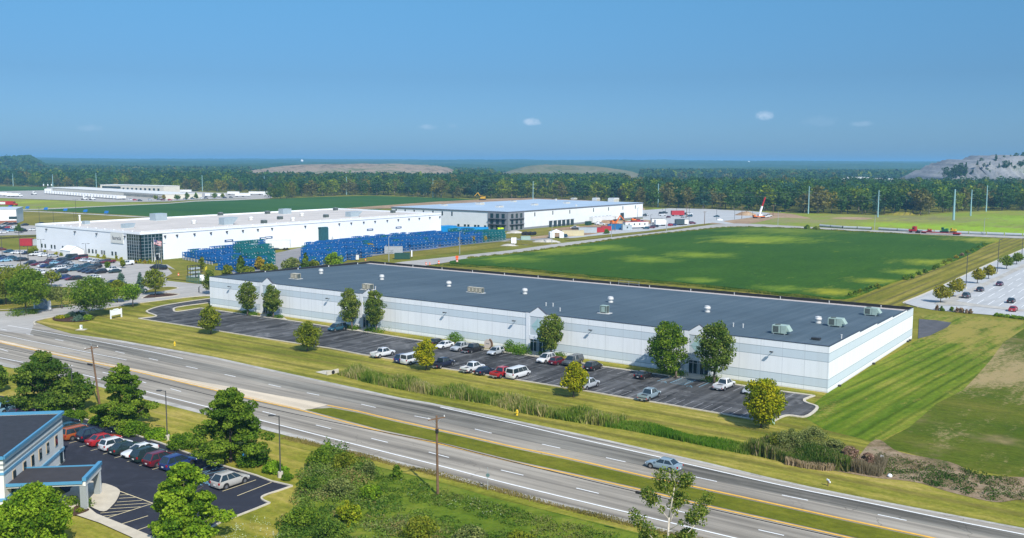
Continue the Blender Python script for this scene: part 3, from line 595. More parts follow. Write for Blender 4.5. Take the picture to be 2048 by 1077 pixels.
# entrances
TEAL = mat('teal_panel', (.33, .50, .51), .5, 0, .06); GREYP = mat('grey_wall_panel', (.47, .53, .57), .7, 0, .05, .4); LIGHTP = mat('white_portal', (.72, .74, .77), .65, 0, .04, .3)
SLATE = mat('slate_trim', (.06, .065, .08), .5)
def entrance(s):
    e = empty('entrance', (s, 0, 0)); e.parent = WH
    b = MB()
    for x0, x1 in ((-3.1, -2.1), (2.1, 3.1)): b.box(x0, x1, -.14, -.002, -.1, 8.415, LIGHTP)
    b.box(-2.1, 2.1, -.14, -.002, 7.75, 8.415, LIGHTP); b.box(-2.1, 2.1, -.2, -.002, 2.75, 3.6, LIGHTP)
    b.add([(-2.1, -.14, 8.416), (2.1, -.14, 8.416), (0, -.14, 9.82), (-2.1, .3, 8.416), (2.1, .3, 8.416), (0, .3, 9.82)], [(0, 1, 2), (5, 4, 3)], LIGHTP)
    b.build('portal', None, e)
    b = MB()
    for sx in (-1, 1):
        b.bar((sx*2.2, .08, 8.44), (0, .08, 9.87), .5, .07, SLATE)
    b.build('gable', None, e)
    b = MB(); b.box(-2.1, 2.1, -.06, -.003, 3.6, 7.75, GREYP); b.build('panel', None, e)
    b = MB(); b.add([(0, -.08, 3.9), (1.75, -.08, 5.65), (0, -.08, 7.45), (-1.75, -.08, 5.65)], [(0, 1, 2, 3)], TEAL)
    b.bar((0, -.1, 3.62), (0, -.1, 7.7), .06, .03, GREYP); b.bar((-2, -.1, 5.65), (2, -.1, 5.65), .06, .03, GREYP); b.build('diamond', None, e)
    b = MB(); b.box(-2.1, 2.1, -.05, -.004, .02, 2.75, WGLASS); gl_ = b.build('glass', None, e)
    b = MB()
    for x in (-2.05, -1.15, -.25, .0, .25, 1.15, 2.05): b.box(x-.05, x+.05, -.11, -.05, 0, 2.75, mat('white_door_frame', (.62, .65, .67), .5, .2, .05))
    for z in (.05, 2.2, 2.68): b.box(-2.1, 2.1, -.1, -.051, z, z+.07, MATS['white_door_frame'])
    b.build('door', None, e); return e
for s_ in (24.5, 61.53, 111.3, 148.64): entrance(s_)
# wall lamps
lb = MB(); lb.bar((0, -.0, 0), (0, -.75, .12), .09, None, DKMETAL); lb.box(-.28, .28, -1.15, -.7, .02, .2, DKMETAL); lamp_me = lb.mesh('wall_lamp')
for s_ in (9.41, 47.73, 66.76, 85.9, 105.39, 124.76, 163.28): inst('wall_lamp', lamp_me, WH, (s_, 0, 6.3))
# roof furniture
VENTM = mat('white_vent_metal', (.66, .65, .62), .45, .2, .15, 3)
vb = MB(); vb.lathe([(.75, 0), (.75, .35), (.5, .4), (.5, .7), (.85, .78), (.9, 1.15), (.72, 1.35), (.78, 1.5), (.3, 1.62)], 16, m=VENTM); vent_me = vb.mesh('roof_vent', smooth=True, angle=35)
for x in (14.95, 39.4, 63.7, 88.4, 113.2, 137.9, 162.7): inst('roof_vent', vent_me, WH, (x, 28.5, roofz(28.5)), scale=(.82, .82, .9))
vb = MB(); vb.cyl((0, 0, 0), (0, 0, .9), .12, n=8, m=VENTM); vb.cyl((0, 0, .9), (0, 0, 1.05), .2, n=8, m=VENTM); pipe_me = vb.mesh('vent_pipe')
def roof_local(u, v):
    p = g(u, v, 7.9)-WA; p.z = 0; c, s = math.cos(-W_RZ), math.sin(-W_RZ); return p.x*c-p.y*s, p.x*s+p.y*c
for u, v in ((1092, 614), (1106, 615), (1120, 626), (1466.5, 656), (1486, 658), (751, 581), (1682.7, 680)):
    x, y = roof_local(u, v); y = max(y, .8); inst('vent_pipe', pipe_me, WH, (min(x, WL-1), y, roofz(y)), scale=(.9, .9, .75))
for k in range(14): inst('vent_pipe', pipe_me, WH, (8+k*12.2, WD-1.4, roofz(WD)-.1), scale=(.7, .7, .8))
HVG = mat('pale_green_unit_casing', (.36, .46, .40), .5, .2, .12, 1.5); HVD = mat('unit_grille', (.10, .12, .11), .6, .3, .2, 5); HVB = mat('beige_condenser_casing', (.50, .45, .34), .55, .1, .15, 2)
def rtu():
    b = MB(); b.box(-1.5, 1.3, -1, 1, .25, 1.75, HVG); b.box(-1.53, -1.501, -.8, .8, .4, 1.6, HVD); b.box(-1.3, -.2, -1.02, -1.001, .4, 1.6, HVD)
    b.add([(1.3, -.9, 1.7), (1.3, .9, 1.7), (2.0, .9, .7), (2.0, -.9, .7), (1.3, -.9, .7), (1.3, .9, .7)], [(0, 3, 2, 1), (0, 4, 3), (1, 2, 5), (3, 4, 5, 2)], HVG)
    for x in (-1.2, 1.0):
        for y in (-.9, .9): b.box(x-.1, x+.1, y-.1, y+.1, 0, .25, STEEL)
    b.lathe([(.55, 0), (.55, .12), (.2, .13)], 14, c=(-.7, 0, 1.75), m=HVD); b.box(.2, .25, -1.03, -1.0, .3, 1.7, HVD); return b.mesh('rooftop_unit')
rt = rtu()
for u, v in ((1562, 671), (1673, 651.5), (1744, 624.5)):
    x, y = roof_local(u, v); inst('rooftop_unit', rt, WH, (x, y, roofz(y)))
def condensers(cm, n):
    b = MB()
    for i in range(n):
        x = i*1.15; b.box(x, x+1.0, -.5, .5, .12, 1.3, HVD)
        for px in (x-.02, x+.96):
            for py in (-.52, .46): b.box(px, px+.06, py, py+.06, .1, 1.34, cm)
        b.box(x-.02, x+1.02, -.52, .52, 1.3, 1.36, cm); b.box(x+.2, x+.8, -.53, -.50, .3, 1.2, cm)
    b.box(-.4, n*1.15+.3, -.75, .75, 0, .1, VENTM); return b.mesh('condenser_unit')
x, y = roof_local(950, 585); inst('condenser_unit', condensers(HVB, 4), WH, (x-2, y, roofz(y)))
x, y = roof_local(1207, 629); inst('condenser_unit', condensers(HVG, 1), WH, (x-.5, y, roofz(y)), scale=(1.5, 1.3, 1.3))
x, y = roof_local(590, 559); inst('condenser_unit', condensers(HVB, 2), WH, (x-1, y, roofz(y)), scale=(1.2, 1.4, 1.1))
x, y = roof_local(734, 583); inst('condenser_unit', condensers(HVB, 2), WH, (x-1, max(y, 3), roofz(3)), scale=(1.2, 1.4, 1.1))
b = MB(); b.box(-.8, .8, -.5, .5, 0, .35, DKMETAL); o = b.build('roof_hatch', None, WH); x, y = roof_local(1632, 684); o.location = (x, max(y, 1.5), roofz(1.5))
# roof access ladder hoop at the rear edge
b = MB()
for x in (0, 3.2, 6.4): b.bar((x, 0, 0), (x, 0, 1.3), .09, None, STEEL)
for z in (.65, 1.28): b.bar((0, 0, z), (6.4, 0, z), .07, None, STEEL)
o = b.build('guard_rail', None, WH); x, y = roof_local(1219, 566); o.location = (x, WD-.8, roofz(WD))
# conduit boxes at the foot of the end wall
for y in (6, 30, 60, 62): b = MB(); b.box(WL+.02, WL+.5, y, y+.6, 0, .3, DKMETAL); b.build('drain_spout', None, WH)

# ================================================================== THE GLASS-CORNERED FACTORY (middle left)
def far_building(name, cpx, lpx, rpx, htop, label, roof_m, wall_m, par=1.0):
    c, l, r = g(*cpx), g(*lpx), g(*rpx); root = empty(name, c, 0, label, 'building')
    a, b_ = (l-c), (r-c); h = ht(*cpx, htop); return root, c, a, b_, h
GW = mat('white_metal_cladding', (.76, .78, .80), .6, .0, .03, .2)
FR, FC, Fa, Fb, FH = far_building('factory', (283, 523.5), (74, 499), (882, 468), 465.5, 'tall white factory with a dark glass corner entrance and rooftop ducts', None, GW)
def v2(p): return (p.x, p.y)
b = MB(); foot = [Vector((0, 0, 0)), Fb, Fa+Fb, Fa]
ua, ub = Fa.normalized(), Fb.normalized(); GA, GB = 10.2, 9.8   # glazed run along each wall
GB = wall_hit(326, 500, FC, FC+Fb)[0]; GA = wall_hit(254.5, 500, FC, FC+Fa)[0]
body = [ua*GA, ua*GA+(ub)*.0+ub*1.2, ua*1.2+ub*1.2, ub*GB+ua*1.2, ub*GB, Fb, Fa+Fb, Fa]
body = [v2(p) for p in body]
b.prism(body, -.1, FH-.9, GW); b.build('wall', None, FR)
b = MB()
def para(p, q, z0, z1, w, m): b.bar((p.x, p.y, (z0+z1)/2), (q.x, q.y, (z0+z1)/2), w, z1-z0, m)
cor = [Vector((0, 0, 0)), Fb, Fa+Fb, Fa]
for i in range(4): para(cor[i], cor[(i+1) % 4], FH-.9, FH+.0, .5, GW)
b.build('parapet', None, FR)
b = MB(); ins = [(ua*.3+ub*.3), Fb-ub*.3+ua*.3, Fa+Fb-ua*.3-ub*.3, Fa-ua*.3+ub*.3]
FROOF = asphalt('pale_membrane_roof', (.50, .46, .42), .15, A_LOT, cracks=False, patches=.12)
b.prism([v2(p) for p in ins], FH-.75, FH-.7, FROOF); b.build('roof', FROOF, FR)
b = MB()  # glazing
gz = FH-.95
for P, Q in ((Vector((0, 0, 0)), ua*GA), (Vector((0, 0, 0)), ub*GB)):
    b.add([(P.x, P.y, 0), (Q.x, Q.y, 0), (Q.x, Q.y, gz), (P.x, P.y, gz)], [(0, 1, 2, 3)], WGLASS)
b.build('corner_glazing', None, FR)
b = MB(); MUL = mat('silver_mullion', (.42, .47, .50), .4, .5, .05)
out = -(ua+ub).normalized()*.05
for dirv, L in ((ua, GA), (ub, GB)):
    for i in range(7):
        p = dirv*L*i/6+out; b.bar((p.x, p.y, 0), (p.x, p.y, gz), .12 if i else .25, None, MUL)
    for k in range(9):
        z = .2+(gz-.3)*k/8; p, q = out, dirv*L+out; b.bar((p.x, p.y, z), (q.x, q.y, z), .12, None, MUL)
b.build('mullion', None, FR)
b = MB(); p = ub*(GB*.62); q = ub*(GB*.82); o_ = Vector((ub.y, -ub.x, 0))*.18
for P, Q in ((p, (p+q)/2), ((p+q)/2, q)):
    b.bar((P.x+o_.x, P.y+o_.y, 0), (P.x+o_.x, P.y+o_.y, 2.6), .18, None, WHITE); b.bar((Q.x+o_.x, Q.y+o_.y, 0), (Q.x+o_.x, Q.y+o_.y, 2.6), .18, None, WHITE)
    b.bar((P.x+o_.x, P.y+o_.y, 2.6), (Q.x+o_.x, Q.y+o_.y, 2.6), .2, None, WHITE)
b.build('door', None, FR)
na = Vector((ua.y, -ua.x, 0)); na = na if na.dot(FC) < 0 else -na      # outward normals (towards the camera)
nb = Vector((ub.y, -ub.x, 0)); nb = nb if nb.dot(FC) < 0 else -nb
def wall_box(bb, P, e, n, s, z, w, h, d, m, lift=0.0):
    c = P+e*s+n*(d/2+lift); m4 = Matrix(((e.x, n.x, 0, c.x), (e.y, n.y, 0, c.y), (0, 0, 1, z), (0, 0, 0, 1)))
    vs = [m4 @ Vector((x*w/2, y*d/2, q*h/2)) for q in (-1, 1) for y in (-1, 1) for x in (-1, 1)]
    bb.add(vs, [(0, 2, 3, 1), (4, 5, 7, 6), (0, 1, 5, 4), (1, 3, 7, 5), (3, 2, 6, 7), (2, 0, 4, 6)], m)
Z0 = Vector((0, 0, 0))
for u, v in ((336/3.988, 497), (84+7, 498), (103.5, 499.5), (110, 500), (126, 501), (178.5, 507), (185.7, 507.6), (192.5, 508.2), (204, 510), (209, 510.7), (225, 512), (232, 513)):
    s_, z_ = wall_hit(u, v, FC, FC+Fa); b = MB(); wall_box(b, Z0, ua, na, s_, 2.0, 1.3, 1.7, .06, WGLASS, .01); b.build('window', None, FR)
ws = MB(); ws.box(-.25, .25, -.5, 0, -.15, .1, DKMETAL); ws.bar((0, -.45, 0), (0, -.3, -.6), .12, None, DKMETAL); wl_me = ws.mesh('wall_lamp')
for u, v in ((375/3.988, 459), (602/3.988, 464), (775/3.988, 467.5), (1000/3.988, 472)):
    s_, z_ = wall_hit(u, v, FC, FC+Fa); p = ua*s_+na*.02; inst('wall_lamp', wl_me, FR, (p.x, p.y, FH-2), zrot(na)+math.pi/2, scale=(1.4, 1.4, 1.4))
for u in (329, 353, 388, 421, 453, 485, 515, 543.5, 610, 678, 702, 727, 749.6, 774, 796, 817.5, 838, 859, 879):
    s_, z_ = wall_hit(u, 470, FC, FC+Fb); p = ub*s_+nb*.02; inst('wall_lamp', wl_me, FR, (p.x, p.y, FH-2), zrot(nb)+math.pi/2, scale=(1.5, 1.5, 1.5))
for u, v in ((457.6, 481.8), (527, 477), (537, 475.5), (740, 459.8), (797, 455.4)):
    s_, z_ = wall_hit(u, v, FC, FC+Fb); b = MB(); wall_box(b, Z0, ub, nb, s_, z_, 4.6, 1.0, .12, mat('navy_dock_sign', (.035, .075, .16), .5, 0, .05), .02)
    wall_box(b, Z0, ub, nb, s_, z_, 3.0, .3, .02, WHITE, .145); b.build('dock_sign', None, FR)
# blue wind shroud on the wall
s_, z_ = wall_hit(644, 478, FC, FC+Fb); b = MB(); DKT = mat('dark_teal_canvas', (.02, .085, .10), .8, 0, .2, .8); wall_box(b, Z0, ub, nb, s_, 5.4, 4.6, 6.0, 2.2, DKT, .02); wall_box(b, Z0, ub, nb, s_, 8.6, 5.2, .4, 1.6, DKT, .02); b.build('dock_shelter', None, FR)
# name sign on the left wall
s_, z_ = wall_hit(234.5, 476.5, FC, FC+Fa); sg = MB(); wall_box(sg, Z0, ua, na, s_, z_, 9.4, 4.3, .25, mat('cream_sign_board', (.62, .62, .58), .6, 0, .03), .02)
sgo = sg.build('wall_sign', None, FR)
def text(body, size, m, parent, loc, rz, name='lettering', tilt=math.pi/2, ext=.01, sx=1.0):
    cu = bpy.data.curves.new(name, 'FONT'); cu.body = body; cu.size = size; cu.align_x = 'CENTER'; cu.align_y = 'CENTER'; cu.extrude = ext; cu.resolution_u = 3
    cu.materials.append(m); o_ = bpy.data.objects.new(name, cu); COL.objects.link(o_); bpy.context.view_layer.update(); me_ = bpy.data.meshes.new_from_object(o_); bpy.data.objects.remove(o_); o = bpy.data.objects.new(name, me_); COL.objects.link(o); o.location = loc; o.rotation_euler = (tilt, 0, rz); o.scale = (sx, 1, 1)
    if parent: o.parent = parent
    return o
NAVYT = mat('navy_lettering', (.02, .03, .06), .5, 0, 0)
p = ua*s_+na*.32; text('faurecia', 2.35, NAVYT, sgo, (p.x, p.y, z_), zrot(na)+math.pi/2, sx=.9)
# factory roof furniture
DUCT = mat('galvanised_duct', (.40, .47, .50), .45, .35, .1, .6)
def roof_at(u, v, z): p = g(u, v, z)-FC; return (p.x, p.y, z)
def duct(u, v, L, Wd, H_, mouth=0, rz=None):
    b = MB(); b.box(-L/2, L/2, -Wd/2, Wd/2, .15, H_, DUCT); b.box(-L/2-.1, L/2+.1, -Wd/2-.1, Wd/2+.1, 0, .15, VENTM)
    if mouth:
        b.add([(L/2, -Wd/2, H_), (L/2+mouth, -Wd/2, H_), (L/2, -Wd/2, .4), (L/2, Wd/2, H_), (L/2+mouth, Wd/2, H_), (L/2, Wd/2, .4)], [(0, 2, 1), (3, 4, 5), (0, 1, 4, 3)], DUCT)
        b.add([(L/2+mouth, -Wd/2, H_), (L/2, -Wd/2, .4), (L/2, Wd/2, .4), (L/2+mouth, Wd/2, H_)], [(0, 1, 2, 3)], DKMETAL)
    o = b.build('rooftop_duct', None, FR); o.location = roof_at(u, v, FH-.7); o.rotation_euler = (0, 0, zrot(Fb) if rz is None else rz); return o
duct(317, 441.5, 6.5, 5, 3.6); duct(452, 450, 5, 4, 3.4, 3.2); duct(570, 428.5, 6, 4, 3); duct(704, 434, 6, 4, 2.8, 3)
duct(255, 456.5, 5, 2.6, 2, 1.0, zrot(Fb)+.2); duct(172, 449, 2.6, 2.6, 1.6)
for u, v in ((388, 448), (502, 441), (604, 433), (586, 442.5)):
    b = MB(); b.lathe([(1.2, 0), (1.2, .5), (.8, .6), (1.4, 1.0), (1.1, 1.8), (.4, 1.9)], 12, m=VENTM); o = b.build('roof_vent', None, FR, smooth=True); o.location = roof_at(u, v, FH-.7)
for u, v in ((441, 432), (535, 429), (560, 440), (652, 436), (671, 422), (786, 427), (528, 448)):
    b = MB(); b.box(-1.2, 1.2, -1, 1, 0, 1.7, HVD); b.box(-1.5, 1.5, -1.3, 1.3, 0, .2, VENTM); b.box(-1.0, 1.0, -.8, .8, 1.7, 1.9, STEEL); o = b.build('rooftop_unit', None, FR); o.location = roof_at(u, v, FH-.7); o.rotation_euler = (0, 0, zrot(Fb))
b = MB(); b.cyl((0, 0, 0), (0, 0, 4.5), .35, n=10, m=WHITE); b.cyl((0, 0, 4.5), (0, 0, 4.9), .5, n=10, m=WHITE); o = b.build('chimney', None, FR); o.location = roof_at(160, 452, FH-.7)
b = MB()     # fall-protection posts inside the two near edges
for dirv, L, sd in ((ua, Fa.length, ub), (ub, Fb.length, ua)):
    n = int(L/7)
    for i in range(n):
        p = dirv*(3+i*7)+sd*2.6; b.bar((p.x, p.y, FH-.7), (p.x, p.y, FH+.25), .3, None, WHITE)
    p, q = dirv*3+sd*2.6, dirv*(L-4)+sd*2.6; b.bar((p.x, p.y, FH+.1), (q.x, q.y, FH+.1), .14, None, WHITE)
b.build('safety_rail', None, FR)

# ================================================================== THE GREY-ROOFED BUILDING UNDER CONSTRUCTION
NR, NC, Na, Nb, NH = far_building('distribution_building', (1016, 462.5), (784, 449.3), (1285, 436.7), 425.6, 'new white warehouse with grey block corner and blue-grey roof among building works', None, GW)
na2, nb2 = Na.normalized(), Nb.normalized(); ona = Vector((na2.y, -na2.x, 0)); ona = ona if ona.dot(NC) < 0 else -ona; onb = Vector((nb2.y, -nb2.x, 0)); onb = onb if onb.dot(NC) < 0 else -onb
CLG = mat('white_ribbed_cladding', (.70, .72, .74), .6, .0, .05, .3); BLK = mat('grey_block_wall', (.20, .21, .23), .8, 0, .08, .5)
b = MB(); foot = [Vector((0, 0, 0)), Nb, Na+Nb, Na]; b.prism([v2(p) for p in foot], 1.2, NH, CLG); b.build('wall', None, NR)
b = MB(); b.prism([v2(p*1.0) for p in foot], -.1, 1.2, BLK); b.build('plinth', None, NR)
b = MB(); NRF = mat('blue_grey_membrane_roof', (.34, .43, .52), .7, 0, .10, .04); b.prism([v2(p+(Vector((0, 0, 0)))) for p in [-(na2+nb2)*.5, Nb+nb2*.5-na2*.5, Na+Nb+(na2+nb2)*.5, Na+na2*.5-nb2*.5]], NH, NH+.5, mat('dark_roof_edge', (.13, .14, .17), .5), NRF); b.build('roof', None, NR)
s1 = wall_hit(977, 445, NC, NC+Na)[0]; s2 = wall_hit(1047, 450, NC, NC+Nb)[0]
b = MB()
for e, n, L in ((na2, ona, s1), (nb2, onb, s2)): wall_box(b, Z0, e, n, L/2-.2, NH/2-.1, L+.4, NH-.2, .5, BLK, .01)
b.build('block_corner', None, NR)
for e, n, L, P1 in ((na2, ona, s1, Na), (nb2, onb, s2, Nb)):
    for k in range(3):
        for r_ in range(3):
            b = MB(); wall_box(b, Z0, e, n, L*(.22+.29*k), 1.8+3.5*r_, 2.2, 2.6, .1, WGLASS, .52); b.build('window', None, NR)
    b = MB()
    for z in (3.6, 7.0): wall_box(b, Z0, e, n, L*.5, z, L*.9, .25, 1.0, mat('sunshade_steel', (.10, .11, .12), .5, .3), .53)
    b.build('sunshade', None, NR)
for u, v in ((1042, 400+15), ) : pass
for u, v in ((1069.5, 429), (1105.5, 425.8), (1139.5, 423.8), (1187, 420.3), (1217, 418.2), (1245.6, 416.3), (1270.5, 414.5)):
    s_, z_ = wall_hit(u, v, NC, NC+Nb); b = MB(); wall_box(b, Z0, nb2, onb, s_, z_, .9, 2.4, .08, WGLASS, .02); b.build('window', None, NR)
for u, v in ((792.5, 421), (810.5, 422), (828.5, 423), (847, 424), (866, 424.5), (884.7, 427), (904, 428)):
    s_, z_ = wall_hit(u, v, NC, NC+Na); b = MB(); wall_box(b, Z0, na2, ona, s_, z_, 1.0, 1.6 if u < 870 else 2.6, .08, WGLASS, .02); b.build('window', None, NR)
for u in (917, 930, 937, 950.5, 957, 970.5):
    s_, z_ = wall_hit(u, 453, NC, NC+Na); b = MB(); wall_box(b, Z0, na2, ona, s_, 2.0, 1.6, 1.3, .08, WGLASS, .02); b.build('window', None, NR)
for u, v in ((1101, 450.5), (1110, 449.8), (1118.5, 449), (1127, 448), (1135.7, 447), (1144, 445)):
    s_, z_ = wall_hit(u, v, NC, NC+Nb); b = MB(); wall_box(b, Z0, nb2, onb, s_, 1.9, 3.4, 3.6, .3, mat('dock_door_dark', (.03, .05, .06), .7), .02); wall_box(b, Z0, nb2, onb, s_, 3.9, 3.8, .3, .5, STEEL, .02); b.build('dock_door', None, NR)
for u in (1183, 1191, 1198.5, 1206, 1213.5, 1220): 
    s_, z_ = wall_hit(u, 437, NC, NC+Nb); b = MB(); wall_box(b, Z0, nb2, onb, s_, 2.6, 2.6, 3.2, .3, MATS['dock_door_dark'], .02); b.build('dock_door', None, NR)
s_, z_ = wall_hit(1244, 433, NC, NC+Nb); b = MB(); wall_box(b, Z0, nb2, onb, s_, 2.6, 5.0, 5.2, .2, MATS['dock_door_dark'], .02); b.build('loading_door', None, NR)
for u, v, w_, d_, h_ in ((888, 412, 4, 3, .8), (960, 410, 5, 4, 1.5), (999, 415.3, 5, 3, 1.0), (1027, 404.5, 4, 3, .9), (1069, 411, 5, 3, 1), (1133, 407.5, 5, 3, 1), (1192, 402, 5, 4, 2.2), (1227, 404, 8, 5, 2.8), (1148, 399.5, 5, 3, 1.2), (1112, 402, 1, 1, 1.5), (1152, 413, 1, 1, 1.2)):
    p = g(u, v, NH+.5)-NC; b = MB(); b.box(-w_/2, w_/2, -d_/2, d_/2, 0, h_, VENTM); b.box(-w_/2+.4, w_/2-.4, -d_/2-.03, -d_/2-.003, .2, h_*.7, HVB); b.box(-w_/2+.5, w_/2-.5, -d_/2+.5, d_/2-.5, h_, h_+.25, STEEL)
    o = b.build('rooftop_unit', None, NR); o.location = (p.x, p.y, NH+.503); o.rotation_euler = (0, 0, zrot(Nb))

# ================================================================== DEPOT (far left)
DEPW = mat('cream_depot_wall', (.60, .56, .47), .7, 0, .06, .3)
def simple_building(name, label, fl, fr_, depth, vtop, wm, rm, cat='building', h=None):
    """front-left and front-right ground points, running back by depth"""
    L_, R_ = g(*fl), g(*fr_); root = empty(name, L_, zrot(R_-L_), label, cat); W_ = (R_-L_).length; h = h or ht(*fr_, vtop)
    b = MB(); b.box(0, W_, 0, depth, -.1, h, wm); b.build('wall', None, root)
    b = MB(); b.box(-.3, W_+.3, -.3, depth+.3, h, h+.35, rm, rm); b.build('roof', None, root); return root, W_, h
RFW = mat('white_roof_sheet', (.66, .65, .60), .6, 0, .06, .1)
dr, dW, dH = simple_building('depot_dock', 'long low cream dock building with white trailers backed along it', (94, 383), (330, 399), 42, 383, DEPW, RFW, h=5.0)
for i in range(30):
    b = MB(); x = dW*.70+i*dW*.0085; b.box(x, x+1.6, -.08, -.003, .9, 3.8, MATS['dock_door_dark']); b.build('dock_door', None, dr)
for i in range(5):
    b = MB(); x = dW*(.955)+i*1.6; b.box(x, x+.9, -.08, -.003, 1.2, 2.6, WGLASS); b.build('window', None, dr)
do, oW, oH = simple_building('depot_office', 'taller cream block with large windows standing behind the dock building', (201, 385), (328, 388.5), 25, 371.5, DEPW, RFW, h=9.5)
for i in range(9):
    b = MB(); x = oW*(.36+i*.068); b.box(x, x+oW*.03, -.1, -.003, oH*.35, oH*.70, WGLASS); b.build('window', None, do)
b = MB(); b.box(oW*.03, oW*.33, -.1, -.003, oH*.55, oH*.85, WGLASS); b.build('window', None, do)
br, bW, bH = simple_building('brick_base_building', 'small white building with a brick base at the left edge of the photo', (-60, 449), (33.5, 447.5), 30, 419, WHITE, mat('pale_blue_roof', (.45, .5, .55), .6, 0, .08, .2))
b = MB(); b.box(-.02, bW+.05, -.1, -.004, -.1, 2.0, mat('red_brick', (.28, .12, .08), .85, 0, .2, 4)); b.build('brick_base', None, br)
for x in (.88, .965):
    b = MB(); b.box(bW*x-1.2, bW*x+1.2, -.12, -.005, 2.9, 4.6, WGLASS); b.build('window', None, br)
# ================================================================== THE OFFICE (bottom left)
OH = 7.0
pR, pN = g(123.5, 823.7, OH), g(5, 914.5, OH); pR.z = pN.z = 0
pBL = g(-20, 828.3, OH); pBL.z = 0; pLW = g(-60, 918, OH); pLW.z = 0
OW = mat('cream_blockwork', (.68, .67, .61), .85, 0, .08, .5); OB = mat('sky_blue_coping', (.085, .27, .42), .45, .1, .05); OB2 = mat('blue_stripe', (.13, .32, .47), .55, 0, .05); OG = mat('grey_groove', (.26, .28, .27), .8, 0, .06)
OF = empty('office_building', pN, zrot(pR-pN), 'pale office with bright blue roof edge and six small windows, bottom left', 'building')
OL = (pR-pN).length
def olc(p):
    q = p-pN; r = -zrot(pR-pN); return Vector((q.x*math.cos(r)-q.y*math.sin(r), q.x*math.sin(r)+q.y*math.cos(r), 0))
far = olc(pBL); lw = olc(pLW)
ext = olc(pN+(pN-pR)*0); poly = [(0, 0), (OL, 0), (far.x, far.y), (far.x-8, far.y+22), (lw.x, lw.y+18), (lw.x, lw.y)]
b = MB(); b.prism(poly, -.1, OH-.3, OW); b.build('wall', None, OF)
b = MB(); b.prism([(x*.985+.12, y*.985+.15) for x, y in poly], OH-.3, OH-.28, mat('black_ballast_roof', (.032, .035, .042), .9, 0, .25, 1.2)); b.build('roof', None, OF)
def runs(bb, z0, z1, off, m, pts=poly, k=3):
    for i in range(k):
        P, Q = Vector((*pts[i], 0)), Vector((*pts[(i+1) % len(pts)], 0)) if i < 2 else Vector((*pts[i+1], 0))
        d = (Q-P).normalized(); n = Vector((d.y, -d.x, 0))*off
        bb.bar((P.x+n.x/2-d.x*off, P.y+n.y/2-d.y*off, (z0+z1)/2), (Q.x+n.x/2+d.x*off, Q.y+n.y/2+d.y*off, (z0+z1)/2), off, z1-z0, m)
def band(name, z0, z1, off, m):
    b = MB(); 
    for P, Q in (((0, 0), (OL, 0)), ((OL, 0), poly[2]), ((lw.x, lw.y), (0, 0))):
        P, Q = Vector((*P, 0)), Vector((*Q, 0)); d = (Q-P).normalized(); n = Vector((d.y, -d.x, 0))*off/2
        b.bar((P.x+n.x-d.x*off*.5, P.y+n.y-d.y*off*.5, (z0+z1)/2), (Q.x+n.x+d.x*off*.5, Q.y+n.y+d.y*off*.5, (z0+z1)/2), off, z1-z0, m)
    b.build(name, None, OF)
band('coping', OH-.26, OH+.08, .28, OB); band('groove', OH-1.05, OH-.82, .03, OG); band('groove', OH-1.62, OH-1.4, .04, OG); band('blue_stripe', OH-2.15, OH-1.85, .07, OB2); band('blue_stripe', 1.75, 2.1, .12, OB2); band('base_course', -.1, .3, .1, OG)
for u, v in ((445, 295), (377, 355), (318, 405), (257, 455), (194, 508), (111, 580)):
    s_, z_ = wall_hit(u/3.988, 807+v/3.988, pN, pR)
    w = MB(); w.box(s_-.48, s_+.48, -.09, -.003, 3.1, 4.5, mat('tan_window_frame', (.42, .33, .22), .6, 0, .05)); wo_ = w.build('window', None, OF)
    w = MB(); w.box(s_-.40, s_+.40, -.12, -.091, 3.18, 4.42, WGLASS); w.build('pane', None, wo_)
# entrance canopy on its own piers
c1, c2 = olc(g(164.6, 1020)), olc(g(190, 990))
cx0, cx1 = c1.x-.45, c2.x+.6; cy = -(abs(c1.y)+.5)
x0_, x1_ = olc(g(60, 965, 3.4)).x, olc(g(105, 925, 3.4)).x
b = MB(); b.box(cx0+.1, cx1-.1, cy+.1, -.01, 3.05, 3.5, OW, mat('black_canopy_roof', (.045, .042, .045), .9, 0, .15, .8)); b.build('canopy', None, OF)
b = MB(); b.box(cx0, cx1, cy-.15, cy+.1, 3.0, 4.0, OW); b.box(cx0-.1, cx1+.1, cy-.25, cy+.2, 3.62, 4.05, OB); b.box(cx0-.1, cx0+.1, cy+.2, -.01, 3.3, 3.62, OB); b.box(cx1-.1, cx1+.1, cy+.2, -.01, 3.3, 3.62, OB); b.build('canopy_fascia', None, OF)
for cx in (cx0+.15, cx1-.85):
    b = MB(); b.box(cx, cx+.7, cy-.12, cy+.58, 0, 3.0, OW); b.box(cx-.04, cx, cy-.12, cy+.58, 0, 3.0, OG); b.build('pier', None, OF)
b = MB(); b.box(cx0+1.5, cx1-1.5, -.1, -.004, .1, 2.7, WGLASS); b.build('entrance_glass', None, OF)
b = MB(); b.box(OL-1.6, OL-.7, -.1, -.004, .1, 2.1, WGLASS); b.build('door', None, OF)

